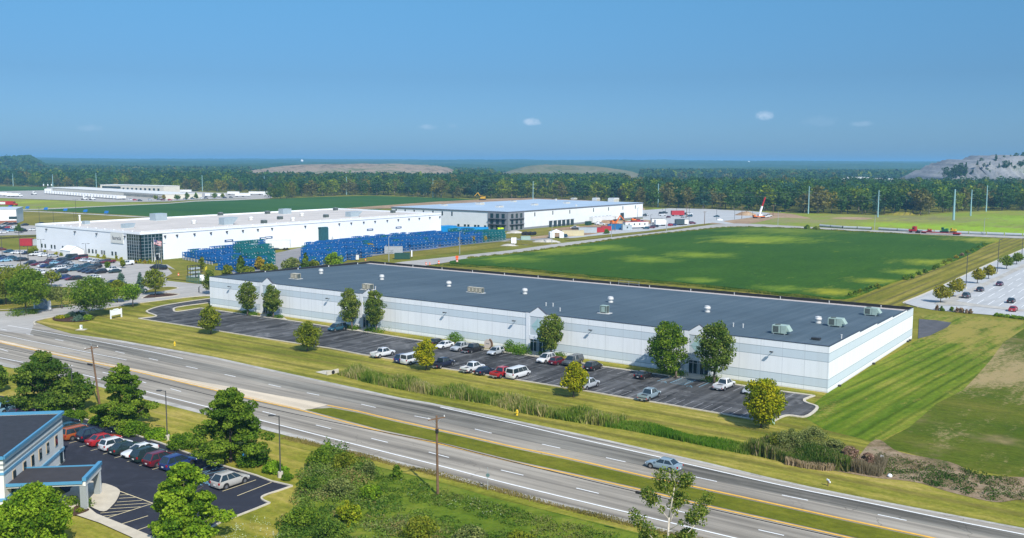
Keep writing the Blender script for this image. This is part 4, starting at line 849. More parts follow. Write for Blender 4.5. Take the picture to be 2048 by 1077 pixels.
# office parking lot, walks
ROW_A, ROW_B = (100, 826), (436, 930)
patch('office_parking', [(-150, 800), (-20, 790), (60, 800), (125, 826), (200, 849), (320, 887), (436, 930), (512, 952.4), (542, 963.7), (584.7, 973.7), (527, 994), (523, 999), (528, 1003), (539.6, 1007.6), (512, 1019), (440, 1047), (380, 1080), (300, 1130), (180, 1150), (250, 1077), (306, 1075), (193, 1030), (160, 1010), (100, 960), (0, 1000), (-150, 1000)], .05, A_NEW)
patch('office_walk', smooth_px([(140, 985), (175, 965), (194, 967.5), (215, 971), (236, 980), (239.5, 990), (226, 1012.6), (200, 1025)], 5)+[(193, 1030), (250, 1053), (306, 1076), (420, 1140), (380, 1150), (262, 1077), (200, 1049), (150, 1032), (120, 1040), (110, 1000)], .17, mat('tan_concrete_walk', (.50, .44, .34), .9, 0, .12, .8))
patch('office_lawn', [(150, 1034), (200, 1051), (262, 1079), (400, 1160), (-200, 1250), (-200, 1060), (60, 1040)], .12, G_VERGE2)
patch('mulch_bed', smooth_px([(152, 1015), (170, 1018), (178, 1024), (150, 1034), (130, 1035)], 4), .19, MULCH)
kerb('kerb', [(60, 800), (125, 826), (200, 849), (320, 887), (436, 930), (512, 952.4), (542, 963.7), (584.7, 973.7)], w=.22, sm=False)
kerb('kerb', [(584.7, 973.7), (560, 982), (530, 992), (523, 998), (528, 1003), (539.6, 1007.6)], w=.22); kerb('kerb', [(539.6, 1007.6), (512, 1019), (440, 1047), (380, 1080)], w=.2, sm=False)
yl = MB(); YP = mat('cream_line_paint', (.68, .57, .33), .8, 0, .1, 2)
P0, P1 = g(125, 839.6), g(436, 930); rowd = (P1-P0).normalized(); stall = Vector((-rowd.y, rowd.x, 0)); stall = (g(163, 881.7)-g(137.9, 887.7)).normalized()
STALL_A = zrot(g(512, 961)-g(445, 983.8))
stall = Vector((math.cos(STALL_A), math.sin(STALL_A), 0))
for u, v in ((137.9, 887.7), (159.6, 895), (181.5, 902.6), (206, 909.6), (229, 917.3), (253.5, 925), (279, 932.6), (304.5, 940.3)):
    p = g(u, v); ribbon_into(yl, [p.xy, (p+stall*4.9).xy], .11, .062)
for (a_, c_) in (((445, 983.8), (512, 961)), ((474.5, 993), (543, 966))): ribbon_into(yl, gl([a_, c_], sm=False), .12, .062)
for (a_, c_) in (((241, 1050), (296, 1033)), ((273, 1062.5), (305, 1051))): ribbon_into(yl, gl([a_, c_], sm=False), .12, .062)
tri_ = [(239, 983.5), (306, 1008), (212, 1038)]
for a_, c_ in ((tri_[0], tri_[1]), (tri_[1], tri_[2])): ribbon_into(yl, gl([a_, c_], sm=False), .12, .062)
for a_, c_ in (((239.6, 991.5), (258, 990.5)), ((238, 998), (271, 996)), ((234, 1005.5), (284, 1002)), ((229, 1012), (300, 1007.5)), ((217, 1019), (281, 1015)), ((201, 1027.6), (262, 1022)), ((204, 1034), (233, 1030.5))): ribbon_into(yl, gl([a_, c_], sm=False), .11, .063)
tag(yl.build('cream_bay_markings', YP), kind=S)
bl = MB()
for (a_, c_) in (((408, 948), (436, 935)), ((392, 945), (430, 926)), ((415, 957), (470, 945)), ((410, 950), (455, 941)), ((405, 945), (448, 936))): ribbon_into(bl, gl([a_, c_], sm=False), .1, .062)
o_ = g(409, 969).xy
ribbon_into(bl, [tuple(o_+Vector((.5*math.cos(t), .5*math.sin(t)))) for t in [k*.5 for k in range(0, 10)]], .12, .063); ribbon_into(bl, [tuple(o_+Vector(q)) for q in ((.1, 1.0), (0, .2), (.6, 0), (.8, -.6))], .14, .063)
tag(bl.build('accessible_bay_markings', PB), kind=S)
# ================================================================== VEHICLES (local +X is forward)
def loft(b, st, m=None):
    rings = []
    for x, zb, zt, hw in st:
        h = zt-zb; pts = [(hw*.90, zb), (hw, zb+.22*h), (hw, zb+.62*h), (hw*.95, zb+.92*h), (hw*.82, zt)]
        rings.append([(x, y, z) for y, z in pts]+[(x, -y, z) for y, z in pts[::-1]])
    n = len(rings[0]); vs = [p for r in rings for p in r]
    fs = [(i*n+k, i*n+(k+1) % n, (i+1)*n+(k+1) % n, (i+1)*n+k) for i in range(len(rings)-1) for k in range(n)]
    fs += [tuple(range(n))[::-1], tuple(range((len(rings)-1)*n, len(rings)*n))]
    b.add(vs, [f[::-1] for f in fs], m)
SPECS = {
 'sedan': dict(L=4.8, st=[(-2.4, .42, .80, .74), (-2.32, .26, .97, .85), (-1.7, .2, 1.0, .90), (-.4, .18, .98, .91), (1.0, .18, .94, .91), (1.75, .2, .84, .88), (2.25, .26, .70, .80), (2.4, .36, .56, .68)], cab=(-1.85, 1.05, -1.15, .25, .95, 1.42, .80, .60), wheels=(-1.42, 1.42, .33)),
 'coupe': dict(L=4.6, st=[(-2.3, .42, .82, .74), (-2.22, .26, .99, .86), (-1.6, .2, .99, .91), (-.4, .18, .95, .91), (.9, .18, .92, .91), (1.7, .2, .82, .88), (2.15, .26, .68, .8), (2.3, .36, .54, .66)], cab=(-1.75, .85, -.85, .1, .93, 1.33, .79, .58), wheels=(-1.38, 1.38, .33)),
 'suv': dict(L=4.75, st=[(-2.37, .5, .95, .80), (-2.3, .32, 1.08, .90), (-1.5, .25, 1.12, .94), (.2, .24, 1.10, .95), (1.0, .24, 1.06, .94), (1.7, .26, .98, .91), (2.2, .32, .84, .84), (2.37, .42, .66, .72)], cab=(-2.28, 1.25, -1.72, .1, 1.08, 1.75, .87, .64), wheels=(-1.38, 1.40, .37)),
 'minivan': dict(L=5.0, st=[(-2.5, .45, .95, .84), (-2.43, .28, 1.05, .93), (-1.5, .2, 1.08, .97), (.4, .2, 1.06, .97), (1.3, .2, 1.0, .95), (2.0, .24, .86, .89), (2.4, .3, .7, .8), (2.5, .38, .58, .7)], cab=(-2.42, 1.65, -2.2, .65, 1.04, 1.72, .88, .70), wheels=(-1.5, 1.5, .34)),
 'hatch': dict(L=4.4, st=[(-2.2, .5, .9, .76), (-2.13, .3, 1.02, .85), (-1.3, .22, 1.04, .89), (.2, .2, 1.0, .9), (1.0, .2, .96, .9), (1.7, .24, .84, .86), (2.08, .3, .7, .78), (2.2, .38, .58, .66)], cab=(-2.1, 1.05, -1.7, .3, .98, 1.55, .81, .62), wheels=(-1.3, 1.35, .33)),
 'van': dict(L=5.7, st=[(-2.85, .5, 1.2, .92), (-2.8, .34, 1.26, .99), (-1.5, .3, 1.28, 1.0), (.8, .3, 1.26, 1.0), (1.7, .3, 1.2, .99), (2.3, .34, 1.05, .93), (2.75, .38, .9, .86), (2.85, .45, .7, .8)], cab=(-2.8, 1.95, -2.7, 1.2, 1.22, 2.08, .93, .80), wheels=(-1.75, 1.75, .37)),
 'pickup': dict(L=5.8, st=[(-2.9, .55, .80, .88), (-2.85, .45, .82, .95), (-.9, .38, .85, .97), (-.88, .36, 1.16, .97), (1.2, .34, 1.16, .97), (2.0, .36, 1.10, .95), (2.6, .4, 1.0, .9), (2.88, .5, .86, .82)], cab=(-.95, 1.45, -.7, .75, 1.15, 1.82, .88, .68), wheels=(-1.85, 1.80, .40), bed=True),
}
SPECS['capped_pickup'] = dict(SPECS['pickup'], cap=True)
SPECS['wagon'] = dict(SPECS['suv'])
VM = {}
def vmeshes(kind):
    if kind in VM: return VM[kind]
    s = SPECS[kind]; x0, x1, t0, t1, zb, zr, wb, wt = s['cab']; M = {}
    b = MB(); loft(b, s['st'], PAINT)
    # roof and pillars are part of the painted body
    b.add([(t0, -wt, zr), (t1, -wt, zr), (t1, wt, zr), (t0, wt, zr), (t0+.06, -wt*.86, zr+.05), (t1-.06, -wt*.86, zr+.05), (t1-.06, wt*.86, zr+.05), (t0+.06, wt*.86, zr+.05)],
          [(4, 5, 6, 7), (0, 1, 5, 4), (1, 2, 6, 5), (2, 3, 7, 6), (3, 0, 4, 7), (3, 2, 1, 0)], PAINT)
    for sy in (-1, 1):
        b.bar((x0+.03, sy*wb*.985, zb-.06), (t0+.02, sy*wt, zr+.01), .13, .09, PAINT); b.bar((x1-.03, sy*wb*.985, zb-.06), (t1-.02, sy*wt, zr+.01), .10, .08, PAINT)
        for f in ((.38, .68) if kind in ('suv', 'wagon', 'minivan', 'van') else (.5,)):
            b.bar((x0+(x1-x0)*f, sy*(wb+.004), zb), (t0+(t1-t0)*f, sy*(wt+.012), zr), .09, .03, PAINT)
        b.bar((t0, sy*wt, zr+.0), (t1, sy*wt, zr+.0), .07, .05, PAINT)
        xm = x1-.35; b.box(xm-.08, xm+.12, *(sorted((sy*wb, sy*(wb+.2)))), zb, zb+.16, PAINT)
    if s.get('bed'):
        for sy in (-1, 1): b.box(-2.85, -.9, *sorted((sy*.97, sy*.88)), .6, 1.2, PAINT)
        b.box(-2.9, -2.8, -.95, .95, .6, 1.18, PAINT); b.box(-2.98, -2.88, -.9, .9, .45, .62, STEEL)
        if s.get('cap'):
            b.add([(-2.85, -.93, 1.2), (-.95, -.93, 1.2), (-.95, .93, 1.2), (-2.85, .93, 1.2), (-2.7, -.72, 1.85), (-.95, -.72, 1.85), (-.95, .72, 1.85), (-2.7, .72, 1.85)], [(0, 1, 5, 4), (1, 2, 6, 5), (2, 3, 7, 6), (3, 0, 4, 7), (4, 5, 6, 7)], PAINT)
    M['body'] = b.mesh('body', angle=38)
    q = [(x0, zb), (x1, zb), (t1, zr), (t0, zr)]
    b = MB(); b.add([(x1, -wb, zb), (x1, wb, zb), (t1, wt, zr), (t1, -wt, zr)], [(0, 1, 2, 3)], GLASS); M['windshield'] = b.mesh('windshield')
    b = MB(); b.add([(x0, -wb, zb), (x0, wb, zb), (t0, wt, zr), (t0, -wt, zr)], [(3, 2, 1, 0)], GLASS); M['rear_window'] = b.mesh('rear_window')
    for nm, sy in (('side_window', -1), ('side_window_b', 1)):
        b = MB(); b.add([(x, sy*(wb if z == zb else wt), z) for x, z in q], [(0, 1, 2, 3) if sy < 0 else (3, 2, 1, 0)], GLASS); M[nm] = b.mesh('side_window')
    r = s['wheels'][2]
    b = MB(); b.lathe([(r*.55, -.11), (r*.93, -.12), (r, -.09), (r, .09), (r*.93, .12), (r*.6, .12), (r*.6, .10)], 16, m=TYRE); me = b.mesh('wheel', angle=40); me.transform(Matrix.Rotation(math.pi/2, 4, 'X')); M['wheel'] = me
    b = MB(); b.lathe([(r*.62, .0), (r*.62, .115), (r*.5, .10), (r*.15, .12)], 12, m=RIM); b.lathe([(r*.62, -.115), (r*.62, 0)], 12, m=RIM)
    me = b.mesh('rim', angle=40); me.transform(Matrix.Rotation(math.pi/2, 4, 'X')); M['rim'] = me
    b = MB(); hw = max(w for _, _, _, w in s['st']); L = s['L']/2
    for wx in s['wheels'][:2]:
        for sy in (-1, 1): b.cyl((wx, sy*(hw-.1), r+.02), (wx, sy*(hw+.012), r+.02), r+.07, n=18, m=DARKP)
    b.box(-L+.5, L-.5, -hw*.88, hw*.88, .16, .3, DARKP)
    for sy in (-1, 1): b.box(s['wheels'][0]+r+.12, s['wheels'][1]-r-.12, *sorted((sy*(hw-.02), sy*(hw+.012))), .19, .26, DARKP)
    if s.get('bed') and not s.get('cap'): b.box(-2.8, -.98, -.87, .87, .86, .885, DARKP)
    M['trim'] = b.mesh('trim')
    st = s['st']; zf = st[-2][2]-.16; zt = st[1][2]-.2
    b = MB(); b.box(-.08, .06, -.16, .16, -.07, .07, LAMPC); M['headlight'] = b.mesh('headlight')
    b = MB(); b.box(-.03, .1, -.1, .1, -.13, .13, LAMPR); M['tail_light'] = b.mesh('tail_light')
    b = MB(); b.box(-L-.045, -L+.02, -.17, .17, zt-.32, zt-.18, PLATE); M['number_plate'] = b.mesh('number_plate')
    b = MB(); b.box(L-.12, L+.01, -.36, .36, zf-.2, zf-.02, DARKP); M['grille'] = b.mesh('grille')
    s['zf'], s['zt'], s['hw'] = zf, zt, hw; VM[kind] = M; return M
def vehicle(kind, col, uv, heading, label, name='parked_car', cat='car', group=None, detail=2, z=.05, jit=0.0, world=None, sc=1.0):
    M = vmeshes(kind); s = SPECS[kind]
    p = Vector(world) if world is not None else g(uv[0], uv[1], z+.75)
    r = empty(name, (p.x, p.y, z), heading+jit, label, cat, group); r.scale = (sc,)*3
    def add(nm, me, loc=(0, 0, 0), rz=0, par=r): return inst(nm, me, par, loc, rz, col)
    add('body', M['body']); add('windshield', M['windshield']); add('rear_window', M['rear_window']); add('side_window', M['side_window']); add('side_window', M['side_window_b'])
    w0, w1, rr = s['wheels']
    for wx in (w0, w1):
        for sy in (-1, 1):
            w = add('wheel', M['wheel'], (wx, sy*(s['hw']-.09), rr))
            if detail > 1: add('rim', M['rim'], par=w)
    if detail > 0: add('trim', M['trim'])
    if detail > 1:
        L = s['L']/2
        for sy in (-1, 1):
            add('headlight', M['headlight'], (s['st'][-2][0]-.05, sy*(s['st'][-2][3]-.14), s['zf']+.02), sy*.35)
            add('tail_light', M['tail_light'], (s['st'][1][0]-.06, sy*(s['st'][1][3]-.10), s['zt']))
        add('number_plate', M['number_plate']); add('grille', M['grille'])
    return r
C_ = dict(white=(.72, .73, .74), silver=(.42, .45, .48), black=(.012, .012, .015), navy=(.008, .014, .04), blue=(.012, .035, .15), red=(.42, .015, .02), maroon=(.13, .008, .022), dgrey=(.07, .08, .09), dgreen=(.012, .035, .035), orange=(.36, .085, .015), teal=(.012, .075, .12), lblue=(.22, .42, .55), beige=(.5, .46, .38), steel=(.25, .33, .38), purple=(.07, .02, .06), gold=(.45, .40, .30), champagne=(.48, .46, .42))
HI, HO = A_LOT, A_LOT+math.pi          # nose to the wall / nose to the camera
G1, G2 = 'cars in the row along the kerb of the warehouse lot', 'cars nosed at the warehouse wall'
LOTCARS = [
 ('minivan', 'teal', (674, 655), HO, 'blue-teal minivan parked alone by the warehouse wall, left half of the lot', 'minivan', G2),
 ('pickup', 'white', (766, 706), HI, 'white crew cab pickup parked alone near the kerb, leftmost of the near row', 'pickup', G1),
 ('suv', 'blue', (809, 717), HI, 'bright blue car half behind a white truck, left of the kerbside yellow-green tree', 'car', G1),
 ('van', 'white', (826, 719), HI, 'white van mostly hidden behind the yellow-green kerb tree', 'van', G1),
 ('pickup', 'navy', (886, 726), HI, 'dark navy pickup with its bed to the kerb, right of a yellow-green tree', 'pickup', G1),
 ('pickup', 'white', (946, 735), HI, 'white pickup with open dark bed beside a navy sedan', 'pickup', G1),
 ('sedan', 'navy', (970, 740), HI, 'dark navy sedan between a white pickup and a red pickup', 'car', G1),
 ('pickup', 'red', (1005, 745), HI, 'red pickup next to the white passenger van', 'pickup', G1),
 ('van', 'white', (1037, 747), HI, 'white passenger van with a row of side windows', 'van', G1),
 ('sedan', 'black', (874, 683), HI, 'black sedan partly hidden behind a white sedan by the wall', 'car', G2),
 ('sedan', 'white', (889, 689), HO, 'white sedan facing the camera left of a round green bush', 'car', G2),
 ('pickup', 'silver', (923, 694), HO, 'silver pickup facing the camera beside a dark pickup', 'pickup', G2),
 ('pickup', 'black', (947, 697), HI, 'black pickup with its tail to the camera between silver truck and silver wagon', 'pickup', G2),
 ('hatch', 'silver', (991, 702), HO, 'silver boxy wagon facing the camera left of the double bush', 'car', G2),
 ('suv', 'white', (1092, 717), HO, 'white SUV facing the camera at the third entrance', 'suv', G2),
 ('hatch', 'maroon', (1116, 721), HI, 'dark red hatchback between a white SUV and a grey truck', 'car', G2),
 ('capped_pickup', 'dgrey', (1145, 722), HO, 'dark grey pickup with a bed cap behind a yellow-green tree', 'pickup', G2),
 ('suv', 'black', (1187, 732), HI, 'black SUV with tail to the camera, last of its cluster', 'suv', G2),
 ('coupe', 'black', (1287, 748), HI, 'black coupe in tree shade by the wall', 'car', G2),
 ('pickup', 'silver', (1176, 768), HI, 'silver pickup half hidden behind the yellow-green kerb tree', 'pickup', G1),
 ('pickup', 'steel', (1299, 789), HI, 'silver-blue crew cab pickup alone near the kerb', 'pickup', G1),
 ('pickup', 'white', (1449, 769), HI, 'white pickup near the rightmost entrance', 'pickup', G2),
 ('sedan', 'silver', (1502, 777), HO, 'silver car mostly hidden behind the last kerb tree', 'car', G2),
]
for i, (k, c, uv, h, lab, cat, grp) in enumerate(LOTCARS):
    vehicle(k, C_[c], uv, h, lab, name={'pickup': 'pickup_truck', 'van': 'parked_van', 'minivan': 'parked_minivan'}.get(cat, 'parked_car'), cat=cat, group=grp, jit=rnd.uniform(-.03, .03))
# sedan driving on the highway
pA, pB = g(1387.6, 955), g(1212, 917)
vehicle('sedan', C_['steel'], (1327, 927), zrot(pB-pA), 'silver-blue sedan driving left along the far carriageway of the highway', name='moving_car', z=.08, sc=1.04)
# office row
OFC = [('minivan', 'orange', (153, 867), 'burnt orange minivan in the office lot'), ('suv', 'navy', (190, 869.5), 'dark navy SUV between the orange minivan and the red sedan'), ('sedan', 'red', (205.6, 881), 'bright red sedan in the office row'),
       ('hatch', 'white', (238, 887.5), 'white wagon right of the red sedan'), ('sedan', 'dgreen', (253, 896.5), 'dark green sedan between two white cars'), ('sedan', 'white', (283, 902), 'white sedan right of the dark green sedan'),
       ('suv', 'dgreen', (300, 908), 'blackish green SUV beside the maroon SUV'), ('suv', 'maroon', (325, 915.5), 'maroon SUV left of the blue one'), ('suv', 'blue', (362, 919), 'deep blue SUV at the right end of the full row'),
       ('suv', 'champagne', (470, 956), 'champagne SUV parked apart near the end of the office lot'),
       ('sedan', 'teal', (140, 853), 'dark teal car peeking out beyond the office roof corner'), ('suv', 'navy', (127, 845), 'dark car hidden behind the office corner')]
rears = {0: (131, 872), 1: (164, 875), 2: (183, 884), 3: (209, 893), 4: (228, 900.5), 5: (254, 907), 6: (273, 916), 7: (299, 925), 8: (332, 932), 9: (436, 968)}
for i, (k, c, uv, lab) in enumerate(OFC):
    if i in rears:
        p = g(*rears[i], .75)+stall*(SPECS[k]['L']/2-.45)
        vehicle(k, C_[c], uv, STALL_A+(math.pi if i == 5 else 0), lab, group='cars in the office parking row', jit=rnd.uniform(-.02, .02), world=(p.x, p.y, 0), cat='car', sc=1.04)
    else: vehicle(k, C_[c], uv, STALL_A, lab, group='cars in the office parking row')
vehicle('suv', C_['lblue'], (14, 815), STALL_A+.25, 'light blue car behind the office roof at the left edge', z=.05); vehicle('sedan', C_['purple'], (40, 824), STALL_A+.25, 'dark purple car behind the office roof', z=.05)
# right-hand lot
for k, c, uv, lab in [('suv', 'dgrey', (1933, 591), 'dark grey SUV nearest to the young trees of the concrete lot'), ('sedan', 'navy', (1960.5, 578), 'dark blue sedan in the middle of the concrete lot'), ('sedan', 'purple', (1999.5, 567), 'dark plum sedan, farthest back in the concrete lot'),
                      ('sedan', 'black', (2022.5, 600.5), 'black sedan directly behind the red car in the concrete lot'), ('sedan', 'red', (2026.5, 617), 'bright red car near the low junipers of the concrete lot')]:
    vehicle(k, C_[c], uv, A_LOT, lab, detail=2, z=.06, group='cars in the concrete lot on the right')
# factory lot, side by side in rows
FH_ = zrot(Fb)
CROP = lambda u, v: (u/5.386, 400+v/5.386)
colours = {'w': 'white', 's': 'silver', 'k': 'black', 'n': 'navy', 't': 'teal', 'm': 'maroon', 'l': 'lblue', 'g': 'dgreen', 'b': 'blue', 'd': 'dgrey', 'r': 'red'}
words_ = {'w': 'white', 's': 'silver', 'k': 'black', 'n': 'navy', 't': 'teal', 'm': 'maroon', 'l': 'light blue', 'g': 'dark green', 'b': 'blue', 'd': 'dark grey', 'r': 'red'}
ROWS = [('in the top row of the factory lot', [(95, 552, 't'), (170, 562, 'w'), (232, 563, 'w'), (290, 568, 'n'), (388, 583, 'w', 'pickup'), (430, 575, 'd'), (470, 592, 'w'), (570, 600, 's')]),
        ('in the leftmost block of the factory lot', [(12, 612, 'n'), (30, 632, 'b'), (60, 647, 'l'), (110, 618, 't'), (205, 636, 'g'), (240, 640, 'k')]),
        ('in the row under the factory windows', [(760, 618, 'g', 'van'), (812, 628, 'n'), (870, 625, 'm', 'van'), (915, 645, 'w'), (955, 648, 's'), (1000, 652, 'w'), (1050, 658, 's'), (1100, 662, 'd'), (1165, 664, 'm', 'pickup'), (1362, 684, 'w', 'capped_pickup')]),
        ('in the upper middle row of the factory lot', [(325, 680, 'k', 'suv'), (395, 688, 'm'), (440, 682, 'm'), (500, 670, 'm'), (560, 658, 'm', 'suv'), (600, 672, 'l'), (640, 650, 'n', 'suv'), (700, 645, 'k'), (690, 668, 'n'), (735, 682, 's'), (470, 705, 'w'), (500, 708, 'b'), (560, 712, 'g'), (600, 708, 'm'), (640, 700, 'n')]),
        ('in the lower middle row of the factory lot', [(625, 735, 'w', 'suv'), (680, 722, 'w'), (700, 700, 'd'), (745, 732, 's'), (790, 745, 't'), (810, 715, 'l'), (850, 736, 'g'), (880, 715, 't'), (930, 700, 't'), (900, 752, 'n'), (945, 762, 'n'), (985, 725, 'd'), (990, 770, 'n'), (1030, 715, 'k', 'suv'), (1080, 772, 'k', 'suv'), (1215, 746, 'w', 'pickup'), (1235, 764, 'g'), (655, 772, 'k', 'suv')]),
        ('in the front row of the factory lot', [(585, 808, 'n'), (630, 822, 's'), (680, 832, 'b'), (720, 822, 'n'), (770, 840, 'm'), (820, 838, 'k')]),
        ('partly behind the trees of the factory lot', [(35, 716, 'w'), (95, 722, 's'), (385, 762, 'w'), (440, 777, 'w'), (1008, 828, 'w'), (1210, 885, 'n')]),
        ('in the parking before the brick-base building', [(60, 252, 'k'), (105, 258, 'n'), (145, 254, 'k'), (265, 266, 'k'), (20, 276, 's'), (52, 290, 'd'), (98, 292, 'r'), (140, 290, 'w'), (15, 305, 'n'), (38, 346, 'w'), (75, 318, 'b'), (120, 328, 'l'), (160, 320, 'n'), (235, 312, 'd'), (248, 330, 'k'), (352, 318, 'w'), (438, 252, 'k')])]
order_words = ['leftmost', 'second from the left', 'third from the left', 'fourth from the left', 'fifth from the left', 'sixth from the left', 'seventh from the left', 'eighth from the left', 'ninth from the left']
for where, lst in ROWS:
    lst = sorted(lst, key=lambda t: t[0]); cnt = {}
    for t in lst: cnt[(t[2], t[3] if len(t) > 3 else 'sedan')] = cnt.get((t[2], t[3] if len(t) > 3 else 'sedan'), 0)+1
    seen = {}
    for t in lst:
        kd = t[3] if len(t) > 3 else 'sedan'; key = (t[2], kd); n = seen.get(key, 0); seen[key] = n+1
        noun = {'sedan': 'car', 'suv': 'SUV', 'van': 'van', 'pickup': 'pickup', 'capped_pickup': 'capped pickup'}[kd]
        lab = f"{words_[t[2]]} {noun} {where}" if cnt[key] == 1 else f"{['first', 'second', 'third', 'fourth', 'fifth', 'sixth', 'seventh', 'eighth'][n]} {words_[t[2]]} {noun} from the left, {where}"
        vehicle(kd, C_[colours[t[2]]], CROP(t[0], t[1]), FH_+(math.pi if rnd.random() < .8 else 0), lab, detail=0, z=.09, group='cars '+where, jit=rnd.uniform(-.03, .03), name='parked_van' if kd == 'van' else 'pickup_truck' if 'pickup' in kd else 'parked_car', cat='van' if kd == 'van' else 'pickup' if 'pickup' in kd else 'car')
vehicle('suv', C_['black'], (322, 535.5), 2.9, 'black SUV standing alone in front of the factory flagpoles', z=.09, detail=1); vehicle('suv', C_['black'], (312, 534), 2.9, 'black car beside the lone black SUV near the flagpoles', z=.09, detail=1)
vehicle('sedan', C_['maroon'], (2, 498), 1.0, 'dark red car cut by the left edge of the photo', z=.09, detail=0)
# works lot cars
WL_ = [('pickup', 'white', (1292, 430), 'white pickup nearest to the end wall of the grey-roofed building'), ('suv', 'dgrey', (1288, 431), 'dark car beside the pickup at the end wall'), ('suv', 'black', (1322, 426.5), 'black SUV in the back row of the works lot'), ('suv', 'dgreen', (1330, 425.5), 'dark green SUV in the back row of the works lot'),
       ('pickup', 'white', (1325, 430), 'white pickup in front of the back-row dark SUVs'), ('sedan', 'maroon', (1337, 434), 'maroon car left of the red box truck'), ('pickup', 'silver', (1367, 433.5), 'silver pickup right of the red box truck'), ('suv', 'black', (1372, 428), 'black SUV behind the silver pickup of the works lot'), ('pickup', 'white', (1378, 428), 'white truck behind the teal one in the works lot'), ('suv', 'teal', (1379, 432), 'teal SUV in the works lot'),
       ('sedan', 'teal', (1433, 432.5), 'lone teal car on the empty part of the works lot'), ('suv', 'maroon', (1303, 454.5), 'maroon SUV by the road beside the white site trailer'), ('suv', 'navy', (1310, 452.5), 'navy car behind the maroon SUV by the road'), ('hatch', 'teal', (1292, 456), 'teal car against the site trailer'), ('suv', 'red', (1341, 450), 'red SUV between box trucks in the works lot'), ('sedan', 'blue', (1346, 449.5), 'blue car behind the red SUV of the works lot'),
       ('pickup', 'white', (1196, 447), 'white pickup parked before the long trailer'), ('capped_pickup', 'white', (1202, 448.5), 'white capped pickup just right of the plain white one'), ('pickup', 'white', (1150, 455.5), 'white pickup with orange equipment beside the docks'), ('suv', 'teal', (1127, 472), 'teal car beside the white tent'),
       ('pickup', 'red', (1276, 441), 'red pickup under the end of the long white wall'), ('pickup', 'red', (1283, 443.5), 'second red pickup right of the other red one near the wall end'), ('suv', 'maroon', (1385, 446), 'dark red SUV at the right end of the roadside row')]
for k, c, uv, lab in WL_: vehicle(k, C_[c], uv, rnd.choice((.2, 3.0, -.3, zrot(Nb))), lab, detail=0, z=.12, group='vehicles around the building works')
for k, c, uv, lab in [('pickup', 'maroon', (887, 457.5), 'dark red car between white factory and grey-plinth wall'), ('van', 'white', (903, 460), 'white van behind the blue racks'), ('suv', 'maroon', (913, 461.5), 'maroon car behind the blue racks'), ('pickup', 'white', (925, 461), 'white pickup behind the blue racks'), ('suv', 'silver', (966, 462), 'silver car left of the lime green cabins'), ('suv', 'silver', (976, 462), 'second silver car closest to the lime green cabins'), ('suv', 'dgrey', (953, 462.5), 'dark grey car behind the blue racks')]:
    vehicle(k, C_[c], uv, zrot(Na), lab, detail=0, z=.1, group='cars between the two white buildings')
# depot cars
i = 0
for u, v, c in ((262, 399, 'white'), (270, 400, 'red'), (280, 401, 'navy'), (300, 399.5, 'silver'), (318, 399, 'dgrey'), (326, 400, 'maroon'), (340, 400, 'red'), (370, 398, 'silver'), (385, 397, 'teal'), (403, 396.5, 'white'), (412, 396.5, 'dgrey'), (450, 395.5, 'navy'), (462, 395, 'dgrey')):
    vehicle('suv', C_[c], (u, v), .3, f"{ {'dgrey':'dark grey'}.get(c, c)} car, {['first','second','third','fourth','fifth','sixth','seventh','eighth','ninth','tenth','eleventh','twelfth','thirteenth'][i]} from the left in the depot car park", detail=0, z=.12, group='cars in the depot car park'); i += 1

# ---------------- trucks, trailers, containers
TRW = mat('white_trailer_skin', (.70, .70, .69), .5, .1, .05, .5); REDP = mat('red_truck_paint', (.42, .02, .02), .4, .1, .1, .8)
def trailer(name, label, uv, heading, L=13.5, W_=2.55, H_=2.8, m=TRW, z=.12, cat='trailer', group=None, cab=None, world=None, logo=None):
    p = g(uv[0], uv[1], z); r = empty(name, (p.x, p.y, z), heading, label, cat, group)
    b = MB(); b.box(-L/2, L/2, -W_/2, W_/2, 1.1, 1.1+H_, m); b.box(-L/2-.02, -L/2, -W_/2+.1, W_/2-.1, 1.2, 1.0+H_, mat('trailer_door_grey', (.5, .5, .5), .5, .2, .08)); b.build('box', None, r)
    b = MB(); b.box(-L/2+.2, L/2-.2, -.5, .5, .8, 1.1, DKMETAL); b.bar((L/2-2.5, -.9, 0), (L/2-2.5, -.9, 1.1), .15, None, DKMETAL); b.bar((L/2-2.5, .9, 0), (L/2-2.5, .9, 1.1), .15, None, DKMETAL); b.build('chassis', None, r)
    for x in (-L/2+1.2, -L/2+2.5):
        b = MB(); b.cyl((x, -W_/2+.05, .5), (x, W_/2-.05, .5), .5, n=12, m=TYRE); b.build('wheel', None, r)
    if cab: tractor(r, L/2+1.7, cab)
    if logo: logo(r, L, W_, H_)
    return r
def tractor(r, x, m):
    b = MB(); b.box(x-1.5, x+.5, -1.2, 1.2, 1.0, 3.5, m); b.box(x+.5, x+2.6, -.95, .95, .9, 2.0, m); b.box(x-3.5, x-1.5, -.45, .45, .8, 1.05, DKMETAL); b.bar((x-1.3, 1.05, 3.4), (x-1.3, 1.05, 4.1), .16, None, STEEL); b.box(x-1.4, x+.3, -1.1, 1.1, 3.5, 3.9, m); b.build('cab', None, r)
    b = MB(); b.add([(x+.52, -1.05, 2.2), (x+.52, 1.05, 2.2), (x+.51, 1.05, 3.2), (x+.51, -1.05, 3.2)], [(0, 1, 2, 3)], GLASS)
    for sy in (-1, 1): b.box(x-.7, x+.35, *sorted((sy*1.2, sy*1.215)), 2.2, 3.1, GLASS)
    b.build('windshield', None, r)
    for wx in (x+1.7, x-1.9, x-3.1):
        b = MB(); b.cyl((wx, -1.2, .5), (wx, 1.2, .5), .5, n=12, m=TYRE); b.build('wheel', None, r)
dh = zrot(g(330, 399)-g(94, 383))
